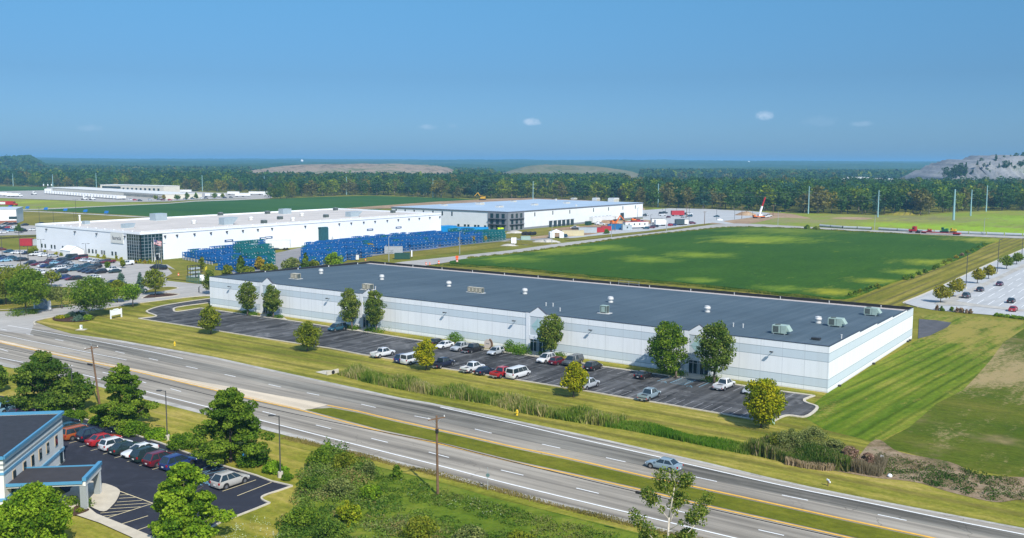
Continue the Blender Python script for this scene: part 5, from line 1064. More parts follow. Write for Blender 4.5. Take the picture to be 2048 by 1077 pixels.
for i in range(26):     # trailers backed against the dock
    t_ = i/25; p = g(108, 388.5).lerp(g(253, 399.5), t_); c = p+Vector((math.sin(dh), -math.cos(dh), 0))*6.0
    tr = trailer('dock_trailer', 'white trailer backed against the long depot dock in a tight row', (100, 390), dh-math.pi/2, L=10, group='white trailers backed against the depot dock')
    tr.location = (c.x, c.y, .12)
for i, (u, v, hd, L) in enumerate([(355, 386, .05, 14), (372, 386, .05, 14), (343, 386, .0, 12), (467, 390, .05, 14), (508, 390, .05, 12), (528, 390, .05, 14), (418, 394, .6, 10), (430, 394.5, .6, 10), (442, 395, .6, 9), (480, 394, .3, 11), (492, 394, .2, 10), (536, 393, .1, 10), (100, 383.5, .05, 9), (97, 384, .0, 9)]):
    trailer('parked_trailer', f"white trailer in the depot yard, {order_words[i] if i < 9 else ['tenth', 'eleventh', 'twelfth', 'thirteenth', 'last'][i-9]+' listed'} of the loose ones" if False else 'white box trailer standing loose in the depot yard', (u, v), hd, L=L, group='loose white trailers of the depot yard')
for i, (u, v) in enumerate(((2, 392), (12, 393), (22, 394), (29, 394))):
    trailer('yard_truck', 'white truck in the row at the far left edge of the depot yard', (u, v), .4, L=8, group='white trucks at the left edge of the depot yard', cab=TRW)
for (u, v), lab in (((69, 390), 'white tractor without trailer in the open depot yard'), ((170, 400), 'left one of the two white tractors before the dock trailers'), ((186, 400.5), 'right one of the two white tractors before the dock trailers')):
    p = g(u, v); r = empty('tractor_unit', (p.x, p.y, .12), .2, lab, 'truck'); tractor(r, 0, TRW)
def red_logo(r, L, W_, H_):
    b = MB()
    for s_ in (-1, 1): b.box(-L/2+.3, L*.12, *sorted((s_*(W_/2+.002), s_*(W_/2+.02))), 1.4, 3.5, TRW)
    b.build('side_panel', None, r)
trailer('semi_truck', 'red semi truck with a red and white trailer at the left edge of the field', (8, 412), .05, L=15, H_=3.0, m=REDP, z=.1, cat='truck', cab=REDP, logo=red_logo)
# long trailer, site cabins, containers and box trucks beside the works
def cab_box(name, label, uv, hd, L, W_, H_, m, cat, trim=None, windows=0, z=.12, z0=.0, group=None):
    p = g(uv[0], uv[1], z); r = empty(name, (p.x, p.y, z), hd, label, cat, group)
    b = MB(); b.box(-L/2, L/2, -W_/2, W_/2, z0, z0+H_, m); 
    n = int(L/.6)
    for k in range(n):
        x = -L/2+.3+k*(L-.6)/max(1, n-1); b.box(x-.06, x+.06, -W_/2-.03, -W_/2, z0+.1, z0+H_-.1, m)
    b.build('body', None, r)
    b = MB(); b.box(-L/2-.05, L/2+.05, -W_/2-.06, W_/2+.06, z0+H_, z0+H_+.15, trim or m); b.build('roof', None, r)
    b = MB(); b.box(L/2-.0, L/2+.04, -W_/2+.15, W_/2-.15, z0+.1, z0+H_-.15, m); b.bar((L/2+.06, .15, z0+.2), (L/2+.06, .15, z0+H_-.2), .05, None, STEEL); b.build('door', None, r)
    for k in range(windows):
        x = -L/2+L*(k+.7)/(windows+.4); b = MB(); b.box(x-.4, x+.4, -W_/2-.06, -W_/2-.031, z0+H_*.4, z0+H_*.75, WGLASS); b.build('window', None, r)
    if z0 > .3:
        for x in (-L/2+1.5, L/2-1.5, L/2-2.7):
            b = MB(); b.cyl((x, -W_/2+.1, .45), (x, W_/2-.1, .45), .45, n=12, m=TYRE); b.build('wheel', None, r)
    return r
BLUEC = mat('blue_container_paint', (.02, .13, .30), .55, .1, .12, .6); REDC = mat('red_container_paint', (.38, .03, .04), .55, .1, .12, .6); TANC = mat('tan_container_paint', (.52, .45, .28), .6, .05, .08, .6); GRYC = mat('grey_container_paint', (.38, .43, .46), .55, .1, .1, .6); LIME = mat('lime_cabin_plastic', (.55, .72, .02), .6, 0, .05)
nh = zrot(Nb)
for args in [('site_trailer', 'long white site trailer with red roof edge and small windows', (1271, 457), .45, 17, 3.2, 3.2, TRW, 'trailer', REDC, 4, .12, .8), ('storage_trailer', 'long white trailer standing parallel to the new wall', (1205, 446), nh, 30, 2.6, 3.4, TRW, 'trailer', None, 0, .12, .8),
             ('shipping_container', 'tan shipping container with a double door, right of the tent', (1145, 472), .15, 12.5, 2.6, 2.9, TANC, 'container', None, 0), ('shipping_container', 'grey-blue shipping container between tan and red ones', (1175, 466), .1, 10.5, 2.6, 2.9, GRYC, 'container', None, 0),
             ('storage_container', 'red container right of the grey-blue container', (1199, 464.5), .1, 5.5, 2.4, 2.5, REDC, 'container', None, 0), ('storage_container', 'red container set slightly behind another, next to the bush', (1212, 461.5), .1, 6, 2.4, 2.5, REDC, 'container', None, 0),
             ('shipping_container', 'bright blue container left of the lime cabins', (1230, 459.5), .1, 9, 2.6, 3.2, BLUEC, 'container', None, 0), ('portable_toilet', 'lime green portable toilet beside the blue container', (1243, 458.5), .1, 2.4, 2, 2.6, LIME, 'portable toilet', None, 0),
             ('site_cabin', 'pale grey site cabin left of the long site trailer', (1253, 460.5), .25, 6, 2.8, 2.9, GRYC, 'cabin', None, 1), ('portable_toilet', 'left lime green portable toilet by the grey block corner', (998.5, 465.5), .3, 2, 2, 2.7, LIME, 'portable toilet', None, 0), ('portable_toilet', 'right lime green portable toilet by the grey block corner', (1003, 465.5), .3, 2, 2, 2.7, LIME, 'portable toilet', None, 0),
             ('box_truck', 'white box truck behind the roadside row of the works lot', (1321, 452), .3, 8, 2.6, 3.0, TRW, 'truck', None, 0, .12, .8), ('horse_trailer', 'white and dark gooseneck trailer in the roadside row', (1364, 450), .2, 8, 2.6, 3.0, TRW, 'trailer', DKMETAL, 1, .12, .6), ('dark_trailer', 'dark slate enclosed trailer left of the white gooseneck one', (1359, 450.5), .2, 6, 2.6, 3.0, mat('slate_trailer_paint', (.05, .08, .09), .5, .1, .1), 'trailer', None, 0, .12, .6),
             ('utility_trailer', 'long dark flat stack behind the grey container', (1180, 459), .1, 22, 5, 1.0, DKMETAL, 'stack', None, 0), ('red_box_truck', 'red box truck in the middle of the works lot', (1355, 432.5), .15, 10, 2.8, 3.2, REDC, 'truck', None, 0, .12, .8), ('box_truck', 'black and white flatbed truck behind the roadside row', (1315, 447.5), .25, 9, 2.6, 2.4, TRW, 'truck', DKMETAL, 0, .12, .9),
             ('semi_trailer', 'white semi trailer beside the left rack stacks', (553, 500), .12, 12.5, 2.6, 3.6, TRW, 'trailer', None, 0, .1, 1.0), ('semi_trailer', 'white trailer half hidden behind the green racks', (521, 510), .3, 9, 2.6, 3.6, TRW, 'trailer', None, 0, .1, 1.0),
             ('equipment_shelter', 'blue steel container beside the white tanks at the factory wall', (680, 485), FH_, 14, 4, 4.2, BLUEC, 'container', None, 0), ('blue_bin', 'long bright blue bin row end beside the factory corner', (860, 468), FH_, 40, 7, 3.6, mat('bright_blue_bins', (.01, .25, .55), .5, .1, .12, .3), 'container', None, 0), ('blue_bin', 'bright blue container below the new building', (938, 467), .05, 22, 4, 3.4, MATS['bright_blue_bins'], 'container', None, 0),
             ('dumpster', 'dark green dumpster beside the trailer at the works', (1176.5, 450), nh, 4.5, 2.4, 2.2, mat('dark_green_steel', (.02, .07, .05), .6, .1, .1), 'dumpster', None, 0), ('transformer_box', 'dark green utility box on the grass strip behind the roof', (804.5, 518), .1, 6.5, 2.5, 2.3, MATS['dark_green_steel'], 'utility box', None, 0), ('transformer_box', 'pale green utility cabinet on the works corner lawn', (1051, 480), .1, 5, 2, 1.8, mat('pale_green_steel', (.30, .42, .38), .6, .1, .1), 'utility box', None, 0),
             ('grey_shed', 'grey flat panel fence section before the blue racks', (787, 508), .15, 8, .6, 3.2, mat('grey_panel', (.33, .35, .38), .6, .1, .1), 'panel', None, 0), ('red_container', 'red container behind the factory left corner', (54, 491.5), .1, 5.5, 3.0, 3.2, REDC, 'container', None, 0), ('grey_container', 'grey tarped trailer right of the red container', (69, 491), .1, 3.8, 3.0, 2.8, GRYC, 'container', None, 0)]:
    cab_box(*args)
for (u, v), lab in (((671, 487), 'left white dome-topped tank at the factory wall'), ((658, 486.5), 'white tank closest to the blue shroud'), ((672.5, 489), 'low white domed tank in front of the other tanks')):
    p = g(u, v); b = MB(); b.lathe([(2.2, 0), (2.2, 3.6), (1.9, 4.2), (1.2, 4.7), (.3, 4.9)], 16, m=WHITE); o = b.build('storage_tank', None, None, smooth=True); o.location = (p.x, p.y, .1); tag(o, lab, 'tank')
# ================================================================== VEGETATION
def leaf_mesh(name, cen, nrm, size, col, rs, mats=(LEAF,), long=1.25):
    n = len(cen); a = rs.normal(size=(n, 3)); nrm = nrm/np.linalg.norm(nrm, axis=1, keepdims=True)
    x = np.cross(nrm, a); x /= np.linalg.norm(x, axis=1, keepdims=True)+1e-9; y = np.cross(nrm, x); s = size[:, None]*.5
    bend = nrm*s*.35*rs.uniform(-1, 1, (n, 1))
    v = np.stack([cen-x*s*long, cen-y*s+bend, cen+x*s*long, cen+y*s+bend], axis=1).reshape(-1, 3)
    me = bpy.data.meshes.new(name); me.vertices.add(4*n); me.vertices.foreach_set('co', v.astype(np.float32).ravel())
    me.loops.add(4*n); me.loops.foreach_set('vertex_index', np.arange(4*n, dtype=np.int32))
    me.polygons.add(n); me.polygons.foreach_set('loop_start', np.arange(0, 4*n, 4, dtype=np.int32)); me.polygons.foreach_set('loop_total', np.full(n, 4, dtype=np.int32))
    at = me.color_attributes.new('tint', 'FLOAT_COLOR', 'CORNER'); c = np.repeat(np.concatenate([col, np.ones((n, 1))], 1), 4, axis=0); at.data.foreach_set('color', c.astype(np.float32).ravel())
    for m in mats: me.materials.append(m)
    me.update(calc_edges=True); return me
def shell(lumps, n, rs, inner=.62):
    L = np.array(lumps, float); w = (L[:, 3]*L[:, 4]+L[:, 4]*L[:, 5]+L[:, 3]*L[:, 5]); idx = rs.choice(len(L), n, p=w/w.sum())
    d = rs.normal(size=(n, 3)); d /= np.linalg.norm(d, axis=1, keepdims=True); r = rs.uniform(inner, 1.06, n)**.7*(1+np.abs(rs.normal(0, .13, n)))
    c = L[idx, :3]+d*L[idx, 3:6]*r[:, None]; return c, d, idx
def envelope(kind, t):
    """relative radius of the crown at relative height t"""
    if kind == 'oval': return math.sin(math.pi*min(1, max(0, .06+.90*t)))**.55
    if kind == 'pear': return (math.sin(math.pi*min(1, .10+.88*t**.85)))**.75
    if kind == 'round': return math.sqrt(max(.05, 1-(2*t-.92)**2*.95))
    if kind == 'spread': return (.62+.5*t if t < .6 else math.sqrt(max(.02, 1-((t-.58)/.45)**2)))
    if kind == 'wispy': return (.9+.1*math.sin(11*t))*float(np.interp(t, [0, .12, .3, .5, .7, .86, 1], [.72, 1.0, 1.0, .82, .62, .45, .16]))
    if kind == 'conic': return max(.04, (1-t)**.85)
    if kind == 'mound': return math.sqrt(max(.02, 1-t*t))
    return 1
def crown(name, w, h, kind, n, leaf, seed, palette, nl=34, lump=.19, holes=0.0, hz=None):
    """crown mesh w wide and h tall with its foot at z=0"""
    rs = np.random.RandomState(seed); lumps = []; tones = []
    if n > 2500 and kind in ('oval', 'round', 'pear'): nl, lump = int(nl*1.9), lump*.76
    for i in range(nl):
        t = ((i+.5)/nl) if kind == 'conic' else rs.uniform(0, 1); R = envelope(kind, t)*w/2; a = rs.uniform(0, 2*math.pi); rr = R*(rs.uniform(.35, .86) if kind != 'wispy' else rs.uniform(.3, 1.0)); R *= (1 if kind != 'wispy' else rs.uniform(.8, 1.1))
        lr = lump*w*rs.uniform(.65, 1.25)*(.5+.5*R/(w/2))
        lumps.append((rr*math.cos(a), rr*math.sin(a), lr*.5+t*(h-lr*1.1), lr, lr, lr*(hz or .8)))
        tones.append(rs.uniform(0, 1))
    if not holes:
        for t in np.linspace(.12, .8, 5): R = envelope(kind, t)*w/2*.62; lumps.append((0, 0, t*h, R, R, h*.14)); tones.append(.5)
    c, d, idx = shell(lumps, n, rs); P = np.array(palette, float)
    tone = np.clip(np.array(tones)[idx]+rs.normal(0, .22, n), 0, .999)*(len(P)-1); k = tone.astype(int); f = (tone-k)[:, None]
    col = (P[k]*(1-f)+P[k+1]*f)*rs.uniform(.8, 1.2, (n, 1))
    nr = d*.6+rs.normal(0, .55, (n, 3))+np.array([0, 0, .25])
    ok = c[:, 2] > .02; return leaf_mesh(name, c[ok], nr[ok], leaf*rs.uniform(.6, 1.35, n)[ok], col[ok], rs)
PAL = dict(
 green=[(.046, .104, .009), (.092, .165, .013), (.152, .232, .020), (.211, .287, .028)],
 dark=[(.042, .095, .013), (.075, .140, .018), (.122, .195, .023), (.175, .235, .03)],
 bright=[(.066, .140, .011), (.132, .232, .013), (.205, .317, .018), (.277, .378, .028)],
 yellow=[(.132, .177, .006), (.238, .262, .008), (.356, .342, .011), (.462, .390, .015)],
 autumn=[(.172, .159, .022), (.290, .232, .022), (.436, .293, .028), (.290, .268, .033)],
 bluish=[(.059, .116, .083), (.099, .171, .121), (.172, .256, .187), (.132, .220, .154)],
 grey=[(.073, .104, .029), (.132, .171, .044), (.205, .244, .066), (.264, .281, .088)],
 rusty=[(.185, .104, .066), (.290, .183, .121), (.383, .268, .176), (.198, .171, .077)],
 pearl=[(.059, .110, .015), (.112, .165, .024), (.172, .220, .037), (.238, .256, .050)],
 olive=[(.086, .122, .011), (.145, .189, .015), (.218, .244, .022), (.277, .281, .031)])
def trunk_mesh(h_tot, h_low, w, r, seed, m=BARK, stems=1, limbs=7):
    rs = random.Random(seed); b = MB()
    for s_ in range(stems):
        a = rs.uniform(0, 6.28)+s_*2.2; lean = 0 if stems == 1 else w*.16
        p0 = Vector((math.cos(a)*lean*.25, math.sin(a)*lean*.25, -.1)); p1 = Vector((math.cos(a)*lean*.6, math.sin(a)*lean*.6, h_low)); p2 = Vector((math.cos(a)*lean, math.sin(a)*lean, h_tot*.86))
        b.cyl(p0, p1, r*1.15, r*.85, 8, m); b.cyl(p1, p2, r*.85, r*.15, 7, m)
        for k in range(limbs):
            t = .05+.8*k/limbs; q = p1.lerp(p2, t); aa = k*2.4+rs.uniform(-.4, .4); L = w*.40*(1-.55*t)
            q2 = q+Vector((math.cos(aa)*L, math.sin(aa)*L, L*.65)); b.cyl(q, q2, r*.42*(1-t*.6), r*.08, 5, m)
    return b.mesh('trunk', smooth=True)
def tree(name, label, base, vtop, uc, wpx, kind='oval', pal='green', low=.22, n=3200, leaf=.34, z=0.0, cat='tree', group=None, seed=None, col=(1, 1, 1), trunk=True, barkm=BARK, stems=1, holes=0.0, nl=34, lump=.19, h=None, tr=.17, hz=None):
    p = g(*base, z); H_ = h or ht(base[0], base[1], vtop); w = wpx*p.y/F; seed = seed if seed is not None else rnd.randrange(9999)
    ux = (uc-base[0])*p.y/F; r = empty(name, p, 0, label, cat, group)
    if trunk:
        t = bpy.data.objects.new('trunk', trunk_mesh(H_, H_*low*1.05, w, tr*(H_/8)**.7, seed, barkm, stems)); COL.objects.link(t); t.parent = r
    me = crown('crown', w, H_*(1-low), kind, n, leaf, seed, PAL[pal], nl=nl, lump=lump, holes=holes, hz=hz)
    c = bpy.data.objects.new('crown', me); COL.objects.link(c); c.parent = r; c.location = (ux, 0, H_*low); c.color = (*col, 1); return r
def shrub(name, label, base, wpx, hm, pal='green', kind='mound', n=500, leaf=.2, col=(1, 1, 1), z=0.0, group=None, cat='shrub', depth=None, nl=18, lump=.24, holes=0.0, me=None):
    p = g(*base, z); w = wpx*p.y/F; m_ = crown('foliage', 1*w, hm, kind, n, leaf, rnd.randrange(9999), PAL[pal], nl=nl, lump=lump, holes=holes)
    o = bpy.data.objects.new(name, m_); COL.objects.link(o); o.location = p; o.color = (*col, 1); o.scale = (1, depth or 1, 1); return tag(o, label, cat, group)
# trees of the warehouse lot
for a in [('young_maple', 'small green tree at the left end of the kerb of the warehouse lot', (422, 669), 611, 420, 50, 'pear', 'olive'), ('young_maple', 'small green tree on the kerb, second from the left of the lot', (615, 703), 643, 616, 57, 'pear', 'olive'),
          ('young_maple', 'small yellow-green tree on the kerb in front of a white van', (853, 741), 677, 850, 54, 'pear', 'yellow'), ('young_maple', 'yellow-green egg-shaped tree on the kerb in front of a silver pickup', (1147, 795), 722, 1149, 60, 'pear', 'yellow')]:
    tree(*a, low=.16, n=4600, leaf=.26, group='young trees along the kerb of the warehouse lot')
tree('maple_tree', 'dense yellow-green tree, biggest on the kerb, at the right end of the lot', (1522, 856), 757, 1525, 90, 'oval', 'yellow', low=.10, n=9500, leaf=.26, group='young trees along the kerb of the warehouse lot', col=(.9, .95, 1), nl=60, lump=.15)
for i, (b_, vt, uc, w_, pl, lab) in enumerate([((495, 632), 564, 496, 44, 'pearl', 'left tree of the pair at the first entrance from the left'), ((547, 637), 570, 545, 42, 'pearl', 'right tree of the pair at the first entrance from the left'), ((704, 661), 577, 699, 48, 'pearl', 'left tree of the pair at the second entrance'), ((753, 667), 580, 749, 46, 'pearl', 'right tree of the pair at the second entrance'),
                                              ((1102, 717), 628, 1101, 60, 'pearl', 'single grey-green tree at the third entrance')]):
    tree('pear_tree', lab, b_, vt, uc, w_, 'oval', pl, low=.20, n=6000, leaf=.27, group='trees beside the warehouse entrances', nl=46, lump=.16)
tree('pear_tree', 'big leafy green tree left of the rightmost entrance', (1352, 757), 644, 1336, 90, 'oval', 'green', low=.12, n=11000, leaf=.27, group='trees beside the warehouse entrances', nl=70, lump=.14)
tree('pear_tree', 'tall darker green tree right of the rightmost entrance', (1428, 769), 643, 1429, 82, 'oval', 'pearl', low=.20, n=10000, leaf=.27, group='trees beside the warehouse entrances', nl=64, lump=.14, col=(.85, .92, .9))
tree('pear_tree', 'small green tree behind the left corner of the warehouse', (421, 590), 539, 420, 34, 'oval', 'pearl', low=.2, n=1600, leaf=.35)
# entrance corner trees
tree('oak_tree', 'tree cut by the left edge of the photo above the entrance road', (12, 610), 532, 5, 110, 'round', 'olive', low=.22, n=8000, leaf=.33)
tree('oak_tree', 'full green tree left of the blue-grey stone sign', (52, 628), 536, 62, 92, 'round', 'green', low=.20, n=9000, leaf=.32, nl=56, lump=.16)
tree('oak_tree', 'taller tree rising behind the one left of the stone sign', (38, 600), 529, 48, 70, 'round', 'olive', low=.15, n=6000, leaf=.34)
tree('small_tree', 'thin grey-green tree between stone sign and birch clump', (124, 618), 571, 117, 40, 'round', 'grey', low=.28, n=1400, leaf=.30, holes=1)
tree('birch_tree', 'broad many-stemmed birch over the planted bed', (182, 634), 552, 184, 110, 'round', 'green', low=.18, n=13000, leaf=.28, barkm=BIRCH, stems=3, nl=70, lump=.14)
tree('birch_tree', 'green tree right behind the birch clump', (235, 606), 560, 235, 50, 'round', 'olive', low=.2, n=2600, leaf=.38)
tree('small_tree', 'small spreading tree left of the driveway, above the white signboard', (266, 615), 568, 263, 50, 'spread', 'bright', low=.32, n=2600, leaf=.32)
tree('blue_spruce', 'blue spruce left of the other spruce', (243, 590), 545, 243, 34, 'conic', 'bluish', low=.05, n=2000, leaf=.38)
tree('blue_spruce', 'narrow blue spruce by the lawn island', (281, 587), 545, 281, 26, 'conic', 'bluish', low=.05, n=2000, leaf=.34)
tree('small_tree', 'round green tree with its shadow on the mulch island', (311, 592), 538, 311, 48, 'round', 'olive', low=.25, n=3200, leaf=.36)
for i, (b_, vt, uc, w_, pl, kd, lab) in enumerate([((103, 575), 540, 103, 34, 'olive', 'round', 'small tree behind the big trees near the factory lot front row'), ((215, 541), 524, 215, 12, 'green', 'oval', 'tiny tree on the traffic island of the factory lot'), ((245, 537), 520, 246, 11, 'olive', 'oval', 'thin young tree by the white capped pickup'), ((60, 512), 497, 61, 14, 'olive', 'oval', 'young tree among the cars of the factory top row, leftmost'), ((72, 507), 495, 68, 16, 'olive', 'oval', 'young tree at the factory left corner'),
                                                    ((37, 467), 448, 38, 17, 'dark', 'conic', 'dark conical tree in front of the brick-base building cars'), ((404, 546), 515, 404, 12, 'olive', 'oval', 'thin tree beside the fenced utility yard')]):
    tree('young_tree', lab, b_, vt, uc, w_, kd, pl, low=.25, n=700, leaf=.5)
for i, (u, v, vt, w_, pl, kd) in enumerate([(311, 399, 391, 9, 'olive', 'oval'), (328, 399, 390, 8, 'autumn', 'oval'), (334, 398, 388, 6, 'dark', 'oval'), (354, 401, 388, 13, 'green', 'round'), (374, 400, 384, 9, 'dark', 'pear'), (392, 399, 385, 12, 'green', 'conic'), (429, 398, 386, 11, 'dark', 'round'), (445.5, 397, 387, 8, 'olive', 'round')]):
    tree('young_tree', ['olive', 'yellowing', 'thin dark', 'wide green', 'tall dark pointed', 'green cone-shaped', 'round dark', 'small olive'][i]+' tree along the front of the depot car park', (u, v), vt, u, w_, kd, pl, low=.15, n=300, leaf=.9, group='trees along the depot car park')
for i, (u, v, vt, w_, pl) in enumerate([(541, 397, 374, 20, 'green'), (551, 398, 376, 18, 'olive'), (561, 398, 366, 22, 'green'), (573, 397, 364, 24, 'olive'), (584, 396, 362, 22, 'autumn')]):
    tree('field_tree', ['leftmost tree', 'second low tree', 'third taller tree', 'fourth tall olive tree', 'yellowing tree at the right'][i]+' of the clump beside the depot trailers', (u, v), vt, u, w_, 'round', pl, low=.1, n=800, leaf=.9, group='clump of trees beside the depot trailers', col=(.6, .7, .9))
# trees in front of the blue racks
for b_, vt, uc, w_, pl, kd, lab in [((480, 548), 511, 482, 26, 'dark', 'conic', 'dark pointed tree before the left green racks'), ((455, 550), 530, 455, 22, 'olive', 'round', 'low round tree left of the dark pointed one'), ((495, 552), 533, 495, 34, 'olive', 'round', 'low olive tree right of the dark pointed one'), ((539, 552), 527, 539, 34, 'olive', 'round', 'round tree right of the white lamp pole before the racks'),
                                  ((585, 551), 516, 583, 40, 'grey', 'round', 'grey-green tree left of the tall dark conifer'), ((612, 551), 506, 611, 26, 'dark', 'conic', 'tall dark conifer in the hedge row before the blue racks'), ((630, 548), 520, 628, 30, 'olive', 'round', 'olive tree right of the dark conifer'), ((668, 540), 505, 667, 38, 'bright', 'round', 'bright green round tree just above the warehouse roof edge'), ((520, 540), 513, 519, 20, 'autumn', 'round', 'small yellowing tree by the semi trailer')]:
    tree('hedge_tree', lab, b_, vt, uc, w_, kd, pl, low=.08, n=1800, leaf=.5)
for i, (u, v, vt, w_, pl) in enumerate([(709, 512, 498, 10, 'green'), (741, 508, 487, 15, 'autumn'), (774, 504, 489, 11, 'autumn'), (805, 499.5, 482, 14, 'autumn'), (835.5, 497.5, 484, 10, 'green'), (862.5, 495, 483, 9, 'green'), (890.5, 492, 480, 9, 'green'), (916, 490, 474, 12, 'autumn'), (943, 487.5, 471, 13, 'autumn'), (968, 485.5, 471, 12, 'autumn')]):
    tree('young_street_tree', f"{'yellowing' if pl == 'autumn' else 'green'} young tree in front of the blue racks, {(order_words+['tenth from the left'])[i]} of that row", (u, v), vt, u, w_, 'oval', pl, low=.3, n=500, leaf=.6, group='young trees in front of the blue racks')
# lot trees on the right
for u, v, vt, uc, w_, lab in [(1881, 605.5, 570, 1883, 40, 'nearest young tree of the concrete lot'), (1906, 593.5, 556, 1912, 36, 'second young tree of the concrete lot, yellowest'), (1954.5, 567, 537, 1956, 27, 'third young tree of the concrete lot'), (1977, 558, 530, 1978.5, 24, 'fourth young tree of the concrete lot'), (2013, 538, 511, 2013, 30, 'fifth young tree of the concrete lot, green'), (2033, 529, 505, 2035, 26, 'farthest young tree of the concrete lot, at the photo edge')]:
    tree('lot_tree', lab, (u, v), vt, uc, w_, 'pear', 'autumn' if u < 1990 else 'olive', low=.25, n=1500, leaf=.38, z=.1, col=(.85, 1, .9), group='young trees in the concrete lot')
# big trees round the office
tree('locust_tree', 'large dark green tree above the office roof', (92, 822), 700, 88, 150, 'wispy', 'dark', low=.06, n=22000, leaf=.25, nl=120, lump=.105, holes=1, hz=.5)
tree('locust_tree', 'smaller dark crown joined to the right side of the large tree by the office', (150, 822), 745, 150, 70, 'round', 'dark', low=.06, n=5000, leaf=.34, nl=50)
tree('locust_tree', 'leafy tree between the two left lamp posts of the office lot', (252, 856), 727, 246, 120, 'wispy', 'green', low=.06, n=18000, leaf=.25, nl=110, lump=.105, holes=1, hz=.5)
tree('locust_tree', 'tallest leafy tree behind the blue SUV of the office lot', (462, 925), 775, 462, 165, 'wispy', 'green', low=.06, n=24000, leaf=.25, nl=130, lump=.10, holes=1, hz=.5)
tree('locust_tree', 'feathery light green tree in front of the office lot', (372, 1092), 925, 370, 168, 'wispy', 'bright', low=.10, n=22000, leaf=.23, nl=120, lump=.105, holes=1, hz=.5)
tree('round_maple', 'dense round bright green tree at the bottom left corner', (68, 1118), 968, 72, 150, 'round', 'bright', low=.06, n=26000, leaf=.21, nl=150, lump=.10)
tree('round_maple', 'second bright green crown cut by the bottom left corner', (5, 1130), 1010, 0, 90, 'round', 'bright', low=.06, n=6000, leaf=.28, nl=60)
tree('locust_tree', 'dark tree cut by the left edge below the highway', (-8, 785), 726, -5, 46, 'round', 'dark', low=.1, n=3000, leaf=.34)
if False: tree('poplar_sapling', 'young poplar with sparse leaves rising over the highway at the bottom edge', (1350, 1195), 936, 1352, 150, 'wispy', 'pearl', low=.12, n=2600, leaf=.40, holes=1, nl=44, lump=.085, tr=.12, h=14.5)
def sapling():
    D = 84.0; foot = Vector(((1338-1024)/F*D, D, 0)); r = empty('poplar_sapling', foot, 0, 'young poplar with sparse leaves rising over the highway at the bottom edge', 'tree')
    rs = random.Random(5); W = lambda u, v, dy=0: Vector((0, 0, CAMH))+(RM @ Vector(((u-1024)/F, -(v-538.5)/F, -1)))*((D+dy)/(RM @ Vector(((u-1024)/F, -(v-538.5)/F, -1))).y)-foot
    b = MB(); stem = [Vector((0, 0, -.1)), W(1334, 1110), W(1338, 1035), W(1349, 975), W(1347, 942)]; rad = [.17, .12, .085, .05, .02]
    for i in range(4): b.cyl(stem[i], stem[i+1], rad[i], rad[i+1], 7, BIRCH)
    tips = [((1334, 1110), (1400, 1040), (1412, 990), 1), ((1334, 1110), (1290, 1060), (1272, 1030), -1), ((1338, 1060), (1375, 1040), (1398, 1025), -1), ((1338, 1040), (1310, 1005), (1296, 985), 1), ((1345, 1000), (1328, 970), (1318, 950), .5), ((1347, 985), (1368, 965), (1372, 960), -.6), ((1338, 1050), (1355, 1010), (1362, 1000), 1), ((1334, 1095), (1365, 1075), (1385, 1062), 1.2), ((1334, 1100), (1310, 1080), (1285, 1072), 1)]
    L = []
    def cl(p, s_): L.append((p.x, p.y, p.z, s_, s_, s_*.95))
    for q in ((1347, 945), (1350, 955), (1348, 968), (1346, 985)): cl(W(*q, rs.uniform(-.2, .2)), .42)
    for a, m_, t, dy in tips:
        p0, p1, p2 = W(*a), W(*m_, dy*.5), W(*t, dy); b.cyl(p0, p1, .05, .03, 5, BIRCH); b.cyl(p1, p2, .03, .01, 5, BIRCH)
        for k in range(6): q = p1.lerp(p2, k/5)+Vector((rs.uniform(-.4, .4), rs.uniform(-.4, .4), rs.uniform(-.2, .3))); cl(q, rs.uniform(.4, .66))
        for k in range(2): cl(p0.lerp(p1, .5+.4*k)+Vector((rs.uniform(-.4, .4), 0, .2)), .36)
    for k in range(16): cl(W(rs.uniform(1275, 1400), rs.uniform(1062, 1110), rs.uniform(-1, 1)), rs.uniform(.35, .6))
    b.build('trunk', None, r, smooth=True); n = 8500; rr = np.random.RandomState(4); c, d, idx = shell(L, n, rr, .3); P = np.array(PAL['pearl']); k = rr.randint(0, 4, n); col = P[k]*rr.uniform(.8, 1.3, (n, 1))
    o = bpy.data.objects.new('crown', leaf_mesh('crown', c, d*.4+rr.normal(0, .7, (n, 3)), .155*rr.uniform(.7, 1.3, n), col, rr)); COL.objects.link(o); o.parent = r
sapling()
for i, (u, v, w_, hm, lab) in enumerate([(150, 848, 60, 1.9, 'juniper just beyond the office roof corner'), (110, 832, 55, 1.8, 'juniper above the office roof'), (60, 815, 60, 1.7, 'juniper by the light blue car'), (205, 852, 50, 1.6, 'juniper in front of the red sedan'), (270, 876, 78, 2.1, 'wide juniper by the second lamp post'), (318, 884, 50, 1.7, 'juniper behind the maroon SUV'), (366, 902, 82, 2.2, 'juniper behind the blue SUV'), (440, 922, 80, 2.1, 'juniper below the tallest leafy tree'), (505, 938, 70, 1.9, 'juniper left of the third lamp post'), (548, 952, 55, 1.6, 'juniper at the foot of the third lamp post'), (575, 966, 26, .9, 'small juniper at the right end of the office kerb')]):
    shrub('juniper', lab, (u, v-6), w_, hm, 'bright' if i % 2 else 'green', 'mound', n=4200, leaf=.19, group='junipers along the office lot kerb', nl=40, lump=.14, holes=1, depth=.8, col=(.9, 1, .8))
for u, v, w_, hm, pl, lab in [(678/3.888, 1012, 30, 1.0, 'dark', 'dark shrub in the canopy bed'), (625/3.888, 1024, 16, .5, 'olive', 'low shrub at the near canopy pier'), (195, 985, 10, .5, 'olive', 'low shrub behind the far canopy pier'), (145, 1010, 24, 1.2, 'green', 'spiky shrub between round tree and canopy')]:
    shrub('bed_shrub', lab, (u, v), w_, hm, pl, n=500, leaf=.16, z=.1)
